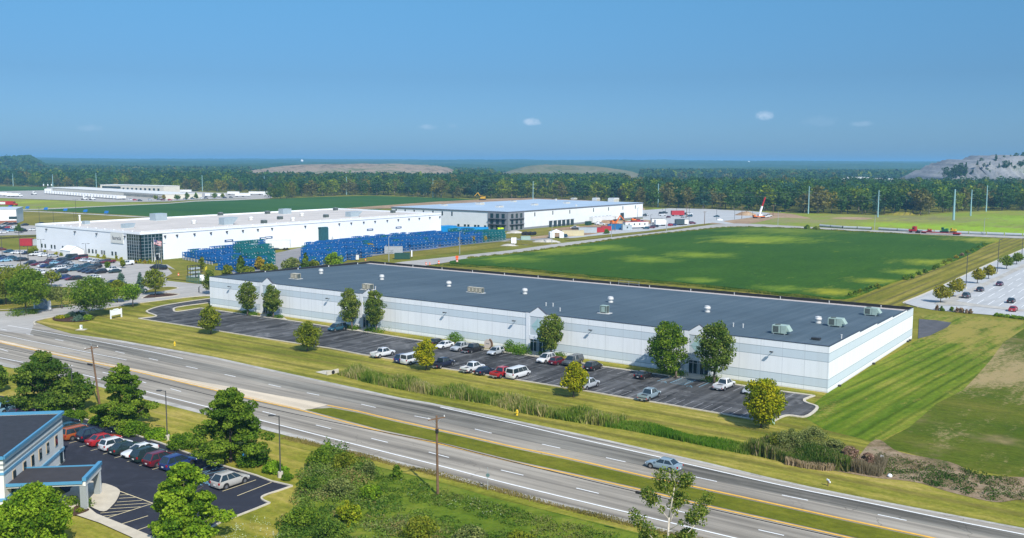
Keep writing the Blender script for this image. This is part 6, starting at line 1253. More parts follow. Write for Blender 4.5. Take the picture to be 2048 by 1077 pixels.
# clipped shrubs along the warehouse
for i, (u, v, w_, hm) in enumerate([(491, 627, 18, .8), (508, 631, 24, .8), (540, 634, 16, .8), (558, 637, 24, .85), (690, 656, 22, .9), (708, 660, 30, 1.0), (738, 664, 18, .8), (756, 666, 44, 1.0), (1087, 712, 28, .9), (1116, 714, 26, .9), (1330, 748, 44, 1.1), (1356, 753, 40, 1.1), (1423, 764, 48, 1.0)]):
    shrub('clipped_shrub', f"low clipped green shrub at a warehouse entrance, {(order_words+['tenth from the left', 'eleventh from the left', 'twelfth from the left', 'thirteenth from the left'])[i]}", (u, v), w_, hm, 'green', n=900, leaf=.16, group='clipped shrubs at the warehouse entrances', depth=.7, nl=22, col=(.85, 1, .8))
shrub('dome_shrub', 'single dome-shaped green shrub at the wall beside the white sedan', (910, 689), 36, 2.8, 'green', n=1800, leaf=.18, nl=36, col=(.85, 1.05, .8)); shrub('dome_shrub', 'left half of the double dome shrub by the third entrance', (1019, 704), 36, 2.6, 'green', n=1600, leaf=.18, nl=36, col=(.85, 1.05, .8)); shrub('dome_shrub', 'right half of the double dome shrub by the third entrance', (1042, 709), 42, 2.3, 'green', n=1700, leaf=.18, nl=36, col=(.85, 1.05, .8))
for u, v, w_, hm, pl, lab in [(37, 632, 42, 1.5, 'green', 'wide low shrub left of the stone sign'), (65, 628, 24, 1.2, 'dark', 'rounded shrub touching the stone sign'), (121, 638, 18, 1.0, 'yellow', 'yellow shrub in the planted bed'), (134, 637, 13, 1.2, 'green', 'small green shrub beside the yellow one'), (146, 634, 22, 1.5, 'bluish', 'dark blue-green shrub at the back of the planted bed'), (157, 643, 22, 1.7, 'bluish', 'pale blue spruce shrub in front of the planted bed'), (158, 633, 16, 1.3, 'dark', 'dark shrub under the birch'), (175, 641, 22, 1.6, 'bright', 'bright green shrub at the right end of the planted bed'), (0, 610, 14, 1.8, 'bluish', 'blue-green shrub at the left photo edge')]:
    shrub('garden_shrub', lab, (u, v), w_, hm, pl, n=900, leaf=.2, nl=26)
patch('mulch_bed', smooth_px([(105, 638), (118, 632), (150, 628), (185, 632), (187, 639), (170, 644), (140, 645), (112, 643)], 4), .17, MULCH)
# shrubs along the field edge and lot edge
for i, (u, v, w_, pl) in enumerate([(1699, 596, 12, 'green'), (1709, 592, 10, 'green'), (1719, 589, 12, 'olive'), (1731, 585, 12, 'dark'), (1742, 581, 10, 'dark'), (1755, 577.5, 12, 'olive'), (1812, 560, 14, 'green'), (1823, 557, 13, 'green'), (1838, 550.5, 12, 'green'), (1849, 546.5, 13, 'dark'), (1868, 540, 9, 'green'), (1875, 536, 12, 'green'), (1888, 530, 14, 'olive'), (1900, 525, 14, 'olive'), (1912, 519, 12, 'autumn'), (1924, 514, 12, 'rusty'), (1934, 509, 12, 'olive'), (1945, 504, 12, 'green'), (1957, 498, 14, 'green'), (1968, 493, 12, 'green')]):
    shrub('field_shrub', f"{dict(green='green', olive='olive', dark='dark', autumn='yellowish', rusty='brownish')[pl]} shrub on the field edge strip beside the soybean field", (u, v), w_, 1.9, pl, n=260, leaf=.34, group=f"{dict(green='green', olive='olive', dark='dark', autumn='yellowish', rusty='brownish')[pl]} shrubs on the strip beside the soybean field", nl=12)
for u, v, w_, pl, hm, lab in [(1874.5, 620.5, 9, 'rusty', 1.5, 'leftmost reddish shrub on the lot edge'), (1883, 622, 9, 'green', 1.4, 'green shrub beside the leftmost reddish one'), (1903, 623, 9, 'green', 1.4, 'green shrub standing apart on the lot edge'), (1914, 625, 10, 'rusty', 1.6, 'reddish shrub left of its touching twin'), (1923, 625.5, 10, 'rusty', 1.5, 'reddish shrub right of its touching twin'), (1933, 627, 8, 'rusty', 1.1, 'small brown shrub between reddish ones'), (1941, 627.5, 9, 'rusty', 1.3, 'rightmost reddish shrub on the lot edge')]:
    shrub('edge_shrub', lab, (u, v), w_, hm, pl, n=300, leaf=.26, nl=14)
for i, u in enumerate((1994, 2004, 2014, 2025, 2036, 2046)): shrub('low_juniper', 'low bright green juniper in the row below the red car', (u, 632.5+.13*(u-1994)), 15, .8, 'bright', n=300, leaf=.24, group='low junipers below the red car', nl=14)
# ditch vegetation
for u, v, w_, hm, pl, lab, hl in [(1588, 905, 80, 3.4, 'grey', 'big grey-green willow bush in the ditch, left one', 1), (1628, 905, 70, 3.8, 'grey', 'tallest grey-green willow bush in the ditch', 1), (1560, 900, 50, 2.2, 'olive', 'low bush left of the willow bushes', 1), (1668, 912, 50, 2.4, 'grey', 'grey-green bush touching the reddish brush', 1), (1700, 925, 40, 2.3, 'rusty', 'reddish brown brush left of the bare twigs', 1), (1735, 935, 40, 2.0, 'rusty', 'bare purplish brown brush at the right end of the ditch', 1)]:
    shrub('willow_bush' if pl != 'rusty' else 'dry_brush', lab, (u, v), w_, hm, pl, 'round', n=5200, leaf=.14, nl=60, lump=.14, holes=hl, col=(1.1, 1.05, 1.2), cat='bush')
def blades(name, pts, depth, n, hmin, hmax, pal, seed, width=.10, kind='stuff', clump=.0, world=False):
    """upright reed or grass blades along a traced strip"""
    rs = np.random.RandomState(seed); P = [g(*q) for q in smooth_px(pts, 5, closed=False)] if not world else pts; seg = np.array([(p.x, p.y) for p in P]); d = np.diff(seg, axis=0); L = np.hypot(*d.T); cum = np.r_[0, np.cumsum(L)]
    t = rs.uniform(0, cum[-1], n); i = np.clip(np.searchsorted(cum, t)-1, 0, len(d)-1); f = (t-cum[i])/L[i]; base = seg[i]+d[i]*f[:, None]; nr = np.stack([-d[i][:, 1], d[i][:, 0]], 1)/L[i][:, None]
    away = np.sign((nr*base).sum(1))[:, None]; env = .55+.45*np.sin(t*.35)*np.sin(t*.13+1.3)
    base = base+nr*away*(rs.uniform(0, 1, n)*depth*(.7+.5*env))[:, None]+rs.normal(0, .12, (n, 2))
    h = rs.uniform(hmin, hmax, n)*(.8+.25*np.sin(base[:, 0]*.9+base[:, 1]*.4)); a = rs.uniform(0, math.pi, n); w = width*rs.uniform(.6, 1.5, n)
    dx = np.stack([np.cos(a)*w, np.sin(a)*w, 0*a], 1); lean = np.stack([rs.normal(0, .16, n)*h, rs.normal(0, .16, n)*h, h], 1); b0 = np.stack([base[:, 0], base[:, 1], 0*h], 1)
    v = np.stack([b0-dx, b0+dx, b0+lean+dx*.25, b0+lean-dx*.25], 1).reshape(-1, 3); Pp = np.array(pal); tn = np.clip(.5+.32*np.sin(t*.5)*np.sin(t*.21)+rs.normal(0, .25, n), 0, .999)*(len(Pp)-1); k = tn.astype(int); ff = (tn-k)[:, None]; col = Pp[k]*(1-ff)+Pp[k+1]*ff
    me = bpy.data.meshes.new(name); me.vertices.add(4*n); me.vertices.foreach_set('co', v.astype(np.float32).ravel()); me.loops.add(4*n); me.loops.foreach_set('vertex_index', np.arange(4*n, dtype=np.int32)); me.polygons.add(n); me.polygons.foreach_set('loop_start', np.arange(0, 4*n, 4, dtype=np.int32)); me.polygons.foreach_set('loop_total', np.full(n, 4, dtype=np.int32))
    at = me.color_attributes.new('tint', 'FLOAT_COLOR', 'CORNER'); at.data.foreach_set('color', np.repeat(np.concatenate([col, np.ones((n, 1))], 1), 4, axis=0).astype(np.float32).ravel()); me.materials.append(LEAF); me.update(calc_edges=True)
    o = bpy.data.objects.new(name, me); COL.objects.link(o); return tag(o, kind=kind)
REED = [(.08, .15, .014), (.14, .21, .024), (.21, .25, .045), (.32, .29, .10), (.40, .34, .17)]
blades('cattail_reeds', [(676, 750), (737.7, 767), (813, 782), (888, 795), (988, 812), (1024, 823), (1124, 841), (1228, 857)], 4.8, 22000, .5, 1.85, REED, 3)
blades('marsh_grass', [(1215, 855), (1260, 862), (1350, 880), (1475, 906), (1500, 910)], 3.2, 15000, .4, .95, [(.05, .14, .008), (.09, .20, .012), (.13, .23, .02), (.2, .24, .05)], 4, width=.07)
blades('cattail_reeds', [(1490, 908), (1530, 916), (1570, 926), (1620, 933), (1668, 941), (1695, 945)], 6.5, 14000, 1.0, 2.0, [(.05, .10, .012), (.08, .14, .02), (.15, .17, .04), (.30, .24, .13)], 5)
blades('dry_reeds', [(1570, 929), (1600, 935), (1640, 941), (1668, 942)], 1.6, 3200, .6, 1.3, [(.34, .24, .16), (.42, .32, .22), (.26, .2, .1)], 6)
blades('dry_twigs', [(1705, 945), (1730, 950), (1760, 955)], 4, 4200, .9, 2.3, [(.15, .12, .06), (.22, .17, .11), (.28, .24, .17)], 8, width=.035)
blades('roadside_weeds', [(560, 878), (687, 907), (870, 953), (1024, 993), (1265, 1055), (1420, 1093)], 1.3, 9000, .1, .35, [(.14, .13, .03), (.24, .19, .06), (.30, .24, .10)], 9, width=.05)
blades('field_fringe', [(870, 531), (1024, 540), (1200, 558), (1375, 572), (1536, 589), (1640, 599)], 2.6, 15000, .35, .8, [(.07, .13, .012), (.13, .18, .02), (.24, .22, .05)], 10, width=.12)
blades('field_fringe', [(940, 518), (1024, 510), (1124, 496.5), (1275, 475), (1400, 461.5), (1475, 455.5), (1606, 459), (1837, 471)], 3.0, 14000, .3, .9, [(.10, .15, .012), (.18, .20, .02), (.27, .24, .04)], 11, width=.2)
def scatter_clumps(name, poly_px, n_cl, hfun, pal, seed, per=60, leaf=.2, rad=(.5, 1.2), world_pts=None):
    rs = np.random.RandomState(seed); P = [g(*q) for q in poly_px]; xs = [p.x for p in P]; ys = [p.y for p in P]
    def inside(x, y):
        c = False; j = len(P)-1
        for i in range(len(P)):
            if (P[i].y > y) != (P[j].y > y) and x < (P[j].x-P[i].x)*(y-P[i].y)/(P[j].y-P[i].y)+P[i].x: c = not c
            j = i
        return c
    L = []; tn = []
    while len(L) < n_cl:
        x, y = rs.uniform(min(xs), max(xs)), rs.uniform(min(ys), max(ys))
        if not inside(x, y): continue
        hh = hfun(x, y)*rs.uniform(.6, 1.2); r_ = rs.uniform(*rad); L.append((x, y, hh*.45, r_, r_, hh*.6)); tn.append(.5+.35*math.sin(x*.31+seed)*math.sin(y*.23)+rs.normal(0, .22))
    n = n_cl*per; c, d, idx = shell(L, n, rs, .5); Pp = np.array(pal); t = np.clip(np.array(tn)[idx]+rs.normal(0, .12, n), 0, .999)*(len(Pp)-1); k = t.astype(int); f = (t-k)[:, None]; col = (Pp[k]*(1-f)+Pp[k+1]*f)*rs.uniform(.8, 1.2, (n, 1)); ok = c[:, 2] > 0
    me = leaf_mesh(name, c[ok], (d*.7+rs.normal(0, .5, (n, 3))+np.array([0, 0, .3]))[ok], (leaf*rs.uniform(.5, 1.4, n))[ok], col[ok], rs); o = bpy.data.objects.new(name, me); COL.objects.link(o); return tag(o, kind='stuff')
for u, v, w_, hm, pl, lab in [(640, 935, 60, 2.6, 'green', 'tall green shrub at the top left of the thicket'), (690, 940, 56, 2.4, 'olive', 'olive shrub at the top right of the thicket'), (620, 985, 54, 2.0, 'dark', 'dark shrub on the left side of the thicket'), (680, 990, 64, 2.2, 'grey', 'grey-green shrub in the upper middle of the thicket'), (605, 1050, 70, 2.0, 'green', 'wide green shrub at the lower left of the thicket'), (740, 1000, 50, 1.8, 'bright', 'bright green shrub on the right flank of the thicket'), (660, 1085, 80, 2.4, 'dark', 'dark shrub at the bottom edge of the thicket'), (840, 1075, 80, 2.2, 'olive', 'olive shrub at the bottom edge right of the thicket'), (940, 1090, 76, 2.1, 'grey', 'grey-green shrub at the bottom edge below the utility pole'), (1040, 1100, 70, 2.0, 'olive', 'brownish olive shrub at the bottom edge right of the pole')]:
    shrub('thicket_shrub', lab, (u, v), w_, hm, pl, 'round', n=3200, leaf=.18, nl=40, lump=.17, holes=1, cat='bush')
PT = g(650, 905)
SCR = [(.05, .11, .014), (.085, .16, .02), (.13, .21, .028), (.19, .25, .045), (.15, .19, .065), (.27, .23, .075)]
scatter_clumps('undergrowth', [(606, 985), (612, 935), (640, 912), (685, 910), (730, 938), (760, 955), (745, 985), (800, 1018), (900, 1040), (1000, 1062), (1100, 1085), (1230, 1130), (1100, 1190), (560, 1190), (570, 1050), (596, 1010)], 620, lambda x, y: max(.5, 2.3-.07*math.hypot(x-PT.x, y-PT.y))*(.55+.6*abs(math.sin(x*.42)*math.cos(y*.37))), SCR, 21, per=120, leaf=.18, rad=(.35, 1.5))
scatter_clumps('bank_weeds', [(750, 950), (820, 962), (900, 985), (1050, 1025), (1250, 1075), (1300, 1120), (1200, 1120), (1050, 1062), (900, 1018), (800, 1000), (745, 985)], 420, lambda x, y: .35, [(.05, .11, .012), (.09, .16, .018), (.13, .19, .03), (.2, .2, .06)], 22, per=26, leaf=.16, rad=(.3, .8))
scatter_clumps('white_wildflowers', [(430, 1070), (520, 1035), (560, 1045), (570, 1100), (420, 1110)], 160, lambda x, y: .4, [(.6, .6, .5), (.5, .55, .3), (.7, .7, .62)], 23, per=3, leaf=.10, rad=(.1, .5))
scatter_clumps('white_wildflowers', [(800, 960), (1000, 1010), (1000, 1040), (780, 985)], 60, lambda x, y: .4, [(.6, .6, .5), (.5, .55, .3), (.7, .7, .62)], 24, per=3, leaf=.10, rad=(.1, .5))
scatter_clumps('bank_scrub', [(1760, 910), (1900, 935), (2048, 965), (2100, 985), (2048, 1000), (1990, 1003), (1900, 980), (1830, 962), (1750, 950)], 260, lambda x, y: .4, [(.03, .07, .012), (.05, .10, .016), (.09, .13, .03), (.2, .15, .08)], 25, per=34, leaf=.15, rad=(.3, .9))
shrub('bush', 'single dark bush on the slope right of the thicket', (792, 958), 22, 2.0, 'green', n=900, leaf=.2, cat='bush'); shrub('bush', 'grey-green bush at the right side of the thicket', (738, 958), 36, 2.4, 'grey', n=1600, leaf=.2, cat='bush', nl=24); shrub('bush', 'spiky green bush at the top of the thicket beside the highway', (655, 918), 44, 2.2, 'bright', n=2200, leaf=.2, cat='bush', holes=1, nl=30, lump=.15); shrub('bush', 'pale yellow-green bush in the middle of the thicket', (700, 1045), 60, 2.6, 'yellow', n=2200, leaf=.2, cat='bush', holes=1, nl=34, lump=.14, col=(.8, .95, 1.6))
shrub('bush', 'dark bush on the far grass verge by the works container', (1212, 468), 12, 3, 'dark', n=400, leaf=.5, cat='bush'); shrub('bush', 'green bush at the near side of the far road, right of the soybean field', (1616, 459.5), 14, 3, 'green', n=400, leaf=.6, cat='bush'); shrub('bush', 'second low bush beside the far road bush', (1632, 460.5), 14, 2.2, 'olive', n=400, leaf=.6, cat='bush')

# ---------------- the woods
EDGE = [(-260, 369), (0, 371.5), (100, 375), (175, 378), (326, 382), (401, 383), (500, 385), (560, 388), (575, 396), (652, 393), (713, 390.5), (788, 391.5), (888, 397), (1003, 397.5), (1060, 397), (1199, 402), (1285, 415), (1400, 418.5), (1536, 423.5), (1611, 427), (1752, 430), (1862, 432), (1887, 425.5), (1975, 422), (2048, 422), (2300, 420)]
EW = [g(*p) for p in EDGE]
def edge_y(ang):      # distance of the wood's edge in a direction
    for a, c in zip(EW[:-1], EW[1:]):
        ra, rc = a.x/a.y, c.x/c.y
        if ra <= ang <= rc: t = (ang-ra)/(rc-ra+1e-9); return a.y+(c.y-a.y)*t
    return EW[-1].y if ang > 0 else EW[0].y
FP = {'dark green': [(.022, .066, .020), (.038, .092, .028), (.058, .12, .034)], 'mid green': [(.036, .088, .018), (.062, .125, .024), (.09, .155, .03)], 'yellow-green': [(.09, .14, .014), (.14, .19, .018), (.20, .24, .024)], 'olive brown': [(.085, .09, .026), (.13, .125, .036), (.165, .15, .045)], 'blue-green': [(.020, .065, .042), (.035, .09, .055), (.05, .11, .065)], 'golden': [(.15, .15, .02), (.21, .19, .024), (.26, .22, .03)]}
FM = {}
for ci, (cn, pal) in enumerate(FP.items()):
    FM[cn] = [crown('crown', 11, 15, k, 420, 1.15, 100+ci*7+j, pal+[tuple(x*1.25 for x in pal[-1])], nl=26, lump=.16) for j, k in enumerate(('oval', 'round', 'pear'))]
FT = trunk_mesh(16, 5, 9, .28, 5, mat('pale_trunk', (.26, .22, .17), .95, 0, .3, 3), limbs=4)
names_ = ['dark green', 'mid green', 'mid green', 'blue-green', 'dark green', 'olive brown', 'yellow-green', 'mid green', 'golden']
def region(px):
    return 'behind the cream depot' if px < 545 else 'behind the left crop field' if px < 900 else 'behind the grey-roofed building' if px < 1290 else 'behind the works lot' if px < 1600 else 'behind the steel poles on the right'
cnt = 0
for row in range(3):
    px = -60.0
    while px < 2120 and cnt < 285:
        ang = (px-1024)/F; y0 = edge_y(ang)+row*13+rnd.uniform(-2, 7); x0 = ang*y0
        cn = names_[min(8, int(rnd.random()*9))]
        if row == 0 and rnd.random() < .2: cn = 'olive brown'
        if 1000 < px < 1250 and rnd.random() < .3: cn = 'yellow-green'
        if cn == 'golden' and rnd.random() < .5: cn = 'yellow-green'
        sc = rnd.uniform(.75, 1.18)*(.85 if px < 560 else 1.05); 
        r = empty('woodland_tree', (x0, y0, 0), rnd.uniform(0, 6.28), f"{cn} tree at the front of the woods {region(px)}", 'tree', f"{cn} trees at the front of the woods {region(px)}")
        r.scale = (sc*rnd.uniform(1.1, 1.6), sc*rnd.uniform(1.1, 1.6), sc)
        inst('crown', rnd.choice(FM[cn]), r, (0, 0, 3.6 if row else 2.6), 0, (1, 1, 1)); inst('trunk', FT, r)
        cnt += 1; px += rnd.uniform(.85, 1.6)*13*F/y0
def wood_mass(name, y0f, y1, spacing, per, leaf, seed, hfun=lambda x, y: 0, xr=.62, clear=None, hs=(11, 21)):
    rs = np.random.RandomState(seed); pts = []
    y = 700.0
    while y < y1:
        xs = np.arange(-xr*y, xr*y, spacing)+rs.uniform(-.45, .45, len(np.arange(-xr*y, xr*y, spacing)))*spacing; yy = y+rs.uniform(-.45, .45, len(xs))*spacing
        for a, c in zip(xs, yy):
            if c > y0f(a/c) and c < y1 and not (clear and clear(a, c)): pts.append((a, c))
        y += spacing
    P = np.array(pts); N_ = len(P); n = N_*per; idx = np.repeat(np.arange(N_), per); r_ = rs.uniform(.42, .62, N_)*spacing; H_ = rs.uniform(*hs, N_); zb = np.array([hfun(a, c) for a, c in P])
    d = rs.normal(size=(n, 3)); d[:, 2] = np.abs(d[:, 2])*.9-.25; d /= np.linalg.norm(d, axis=1, keepdims=True); ctr = np.stack([P[:, 0], P[:, 1], zb+H_-r_*.9], 1)
    c = ctr[idx]+d*np.stack([r_, r_, r_*1.25], 1)[idx]*rs.uniform(.75, 1.08, (n, 1)); keys = list(FP.values()); allp = np.array([k[1] for k in keys]+[keys[0][1], keys[1][1], keys[4][1], keys[0][1]]); ti = rs.choice(len(allp), N_, p=np.array([.2, .2, .08, .08, .1, .002, .1, .1, .068, .07])/1.0)
    col = allp[ti][idx]*(rs.uniform(.75, 1.3, N_)[idx]*rs.uniform(.8, 1.2, n))[:, None]; me = leaf_mesh(name, c, d*.8+rs.normal(0, .4, (n, 3)), leaf*rs.uniform(.6, 1.4, n), col, rs)
    o = bpy.data.objects.new(name, me); COL.objects.link(o); return tag(o, kind='stuff')
# terrain far away
def terr(x, y):
    r = math.hypot(x, y); h = 0
    if r > 2300: h += 14*min(1, (r-2300)/2500)*(.5+.5*math.sin(x*.0011+.7)*math.cos(y*.0009))+30*max(0, min(1, (r-4500)/3500))
    a = x/y
    if a < -.484: k = max(0, 1-abs(y-2700)/450); h += 30*k*min(1, (-.484-a)/.02)   # wooded rise at far left
    return h
def yfront(ang):
    e = edge_y(ang); return e+30
wood_mass('woods', yfront, 1560, 13.5, 135, 1.8, 31, clear=lambda a, c: c > 1330 and a/c > .12)
wood_mass('woods', lambda a: 1540, 3000, 15, 34, 4.2, 32, hfun=terr, hs=(12, 20), clear=lambda a, c: (c < 2330 and .12 < a/c and (c < 1900 or math.sin(a*.013)*math.sin(c*.01) < .3)) or (c > 1750 and (-.02 < a/c < .135 or -.275 < a/c < -.06)) )
def canopy(name, r0, r1, nr, na, amax, mtl):
    rs = np.random.RandomState(9); V = []; rr = np.geomspace(r0, r1, nr); aa = np.linspace(-amax, amax, na); h0 = rs.uniform(0, 1, (nr, na))
    for i, r in enumerate(rr):
        for j, a in enumerate(aa):
            x, y = r*math.sin(a), r*math.cos(a); V.append((x, y, terr(x, y)+9+9*h0[i, j]+4*math.sin(a*90+r*.004)+3*math.sin(a*37-r*.0021)))
    V = np.array(V, dtype=np.float32); I = np.arange(nr*na).reshape(nr, na); f = np.stack([I[:-1, :-1], I[:-1, 1:], I[1:, 1:], I[1:, :-1]], -1).reshape(-1, 4)
    me = bpy.data.meshes.new(name); me.vertices.add(len(V)); me.vertices.foreach_set('co', V.ravel()); nf = len(f); me.loops.add(nf*4); me.loops.foreach_set('vertex_index', f.astype(np.int32).ravel()); me.polygons.add(nf); me.polygons.foreach_set('loop_start', np.arange(0, nf*4, 4, dtype=np.int32)); me.polygons.foreach_set('loop_total', np.full(nf, 4, dtype=np.int32)); me.materials.append(mtl); me.update(calc_edges=True)
    o = bpy.data.objects.new(name, me); COL.objects.link(o); return tag(o, kind='stuff')
CAN = ground_mat('distant_tree_canopy', [(.015, .05, .018), (.028, .075, .024), (.048, .095, .028), (.085, .12, .035)], big=.0012, mid=.006, fine=.05, spots=[(.0011, .62, .72, (.14, .15, .09), .5)])
canopy('distant_woods', 2850, 10500, 170, 900, .58, CAN)
# landfill mounds and the rocky quarry hill, as real ridges
def ridge(name, prof, D, depth_f, depth_b, mtl, kind='structure', rough=1.5, seed=1, side=60):
    """prof: traced skyline (u, v) of a hill standing D metres away"""
    rs = random.Random(seed); P = []
    pf = smooth_px(prof, 4, closed=False)
    for u, v in pf:
        d = RM @ Vector(((u-1024)/F, -(v-538.5)/F, -1)); t = D/d.y; P.append((t*d.x, max(0, CAMH+t*d.z)))
    P = [(P[0][0]-side, 0)]+P+[(P[-1][0]+60, 0)]
    rows = [(-depth_f, 0), (-depth_f*.7, .34), (-depth_f*.45, .62), (-depth_f*.22, .86), (0, 1), (depth_b*.5, .98), (depth_b, 0)]
    V = []; n = len(P)
    for dy, k in rows:
        for x, z in P: V.append((x+rs.uniform(-2, 2)*(k < .95), D+dy+rs.uniform(-6, 6), z*k+(rs.uniform(-rough, rough)*.6 if 0 < k < .99 else 0)))
    fs = [(i*n+j, i*n+j+1, (i+1)*n+j+1, (i+1)*n+j) for i in range(len(rows)-1) for j in range(n-1)]
    b = MB(); b.add(V, fs); o = b.build(name, mtl, None, smooth=True); return tag(o, kind=kind)
LF = ground_mat('landfill_soil', [(.14, .11, .065), (.27, .20, .13), (.33, .25, .17), (.12, .13, .05)], big=.004, mid=.02, fine=.08, contrast=1.8)
LF2 = ground_mat('grassed_mound', [(.10, .12, .05), (.16, .155, .08), (.20, .175, .11)], big=.004, mid=.02, fine=.08, contrast=1.8)
ridge('landfill_hill', [(520, 341), (540, 337), (560, 333.5), (590, 330.5), (640, 329), (700, 328.6), (740, 329), (790, 327.8), (830, 330), (862, 331.5), (880, 335), (900, 341)], 2700, 420, 250, LF, rough=5, seed=2)
ridge('landfill_hill', [(985, 352), (1005, 347), (1030, 339), (1060, 332), (1095, 330), (1140, 331), (1190, 333), (1230, 338), (1262, 343), (1280, 350)], 2650, 230, 150, LF2, rough=4, seed=3)
RK = ground_mat('quarry_rock', [(.10, .11, .12), (.17, .18, .19), (.27, .27, .27), (.10, .14, .07)], big=.012, mid=.04, fine=.25, spots=[(.02, .6, .7, (.07, .09, .03), .7)], bstr=1.0)
ridge('quarry_hill', [(1874, 358), (1885, 352), (1900, 343), (1920, 335), (1935, 328), (1950, 324.5), (1965, 321.5), (1985, 320), (2005, 315), (2020, 313), (2050, 312), (2090, 310), (2150, 311), (2250, 320)], 1470, 90, 240, RK, rough=6, seed=4, side=12)
CON = crown('crown', 7, 14, 'conic', 300, 1.1, 77, FP['dark green']+[(.05, .09, .03)], nl=20); 
def at_dist(u, v, D): d = RM @ Vector(((u-1024)/F, -(v-538.5)/F, -1)); return Vector((0, 0, CAMH))+d*(D/d.y)
for i, (u, v, s_) in enumerate([(1921, 338, 1.0), (1932, 334, .9), (1911, 344, 1.1), (1955, 326, .6), (1963, 323, .7), (1992, 318, .9), (2008, 315, .5), (2021, 316, .7), (2032, 315, .8), (2042, 315, .7), (2048, 317, 1.0), (1998, 337, .9), (2010, 334, 1.0), (2022, 338, 1.1), (1915, 350, 1.2), (2036, 345, 1.2), (1930, 346, .9), (2018, 327, .7), (1892, 352, 1.3), (1903, 350, 1.2), (1926, 352, 1.2), (1945, 350, 1.0), (1975, 350, 1.1), (1990, 348, 1.0), (2028, 350, 1.3), (2045, 350, 1.3), (1968, 330, .5), (1980, 326, .5), (2040, 333, .9), (2046, 328, .8)]):
    p = at_dist(u, v, 1440 if v > 325 else 1470); r = empty('hill_conifer', (p.x, p.y, max(0, p.z-4)), i, f"dark tree growing on the rocky quarry hill", 'tree', 'scattered dark trees on the quarry hill'); r.scale = (s_*1.1, s_*1.1, s_*.85); inst('crown', CON if i % 2 else FM['dark green'][0], r, (0, 0, 1), 0, (1, 1, 1)); inst('trunk', FT, r, scale=(.6, .6, .8))
# pale commercial roofs beyond the first wood
for i, (u, w_, D, hh) in enumerate([(1560, 90, 2150, 9), (1622, 60, 2250, 11), (1585, 50, 1950, 8), (1690, 110, 2100, 9), (1745, 50, 1900, 9), (1780, 60, 1850, 10), (1655, 70, 1950, 9), (1240, 60, 1900, 9)]):
    p = at_dist(u, 350, D); r = empty('distant_warehouse', (p.x, p.y, 0), .2*(i % 3), 'pale flat-roofed building glimpsed beyond the nearer woods', 'building', 'pale flat-roofed buildings beyond the nearer woods')
    b = MB(); b.box(-w_/2, w_/2, 0, 60, 0, hh, WHITE); b.build('wall', None, r); b = MB(); b.box(-w_/2-.5, w_/2+.5, -.5, 60.5, hh, hh+.8, RFW); b.build('roof', None, r)
for u, v, D, lab in ((604, 322, 5600, 'tiny white water tower on the horizon left of centre'), (1497.5, 325, 6000, 'tiny white water tower on the horizon right of centre')):
    p = at_dist(u, v, D); zt = p.z+3; r = empty('water_tower', (p.x, p.y, 0), 0, lab, 'water tower')
    b = MB(); b.lathe([(1, zt-12), (6, zt-9), (8, zt-4), (6, zt+2), (1, zt+4)], 14, m=WHITE); b.build('tank', None, r, smooth=True); b = MB(); b.cyl((0, 0, 0), (0, 0, zt-10), 2.2, 1.4, 10, WHITE); b.build('column', None, r)
# ================================================================== RACKS STACKED IN THE FACTORY YARD
def rack_mesh(col, nm):
    m = mat(nm, col, .55, .1, .15, 1.0); b = MB(); X, Y, H_ = 1.2, .8, 1.35
    for x in (-X, X):
        for y in (-Y, Y): b.box(x-.09, x+.09, y-.09, y+.09, 0, H_, m)
    for z in (.1, 1.2):
        for y in (-Y, Y): b.box(-X, X, y-.07, y+.07, z-.1, z+.1, m)
        for x in (-X, X): b.box(x-.07, x+.07, -Y, Y, z-.1, z+.1, m)
    b.box(-X, X, -Y, Y, .2, .26, m)
    for y in (-Y, Y): b.box(-.09, .09, y-.06, y+.06, .2, 1.1, m); b.bar((-X, y, .25), (0, y, 1.1), .1, None, m); b.bar((0, y, 1.1), (X, y, .25), .1, None, m)
    b.box(.75, .98, -Y-.11, -Y-.08, .5, .74, WHITE); b.box(-X-.1, -X-.08, -.15, .15, .5, .7, WHITE); return b
RB, RG = rack_mesh((.010, .11, .32), 'blue_rack_paint'), rack_mesh((.010, .135, .14), 'green_rack_paint')
RMB, RMG = RB.mesh('rack'), RG.mesh('rack')
BLOCKS = [([(367, 518), (420, 529), (470, 523), (520, 514), (500, 500), (430, 504)], 'b', 3), ([(436, 541), (470, 546), (512, 541), (505, 522), (470, 526), (440, 532)], 'b', 3), ([(470, 520), (500, 541), (545, 536), (540, 510), (520, 500), (470, 505)], 'g', 4),
          ([(606, 541), (680, 525), (760, 511), (863, 497.5), (968, 487), (962, 478), (880, 480), (880, 474), (800, 481), (690, 492), (640, 497), (612, 503), (606, 530)], 'b', 3), ([(968, 486.5), (1012, 481.5), (1006, 473), (950, 472), (905, 470), (890, 476), (962, 479)], 'g', 3), ([(690, 491), (800, 480.5), (872, 473), (866, 470), (800, 476.5), (690, 488)], 'b', 2)]
slots = []
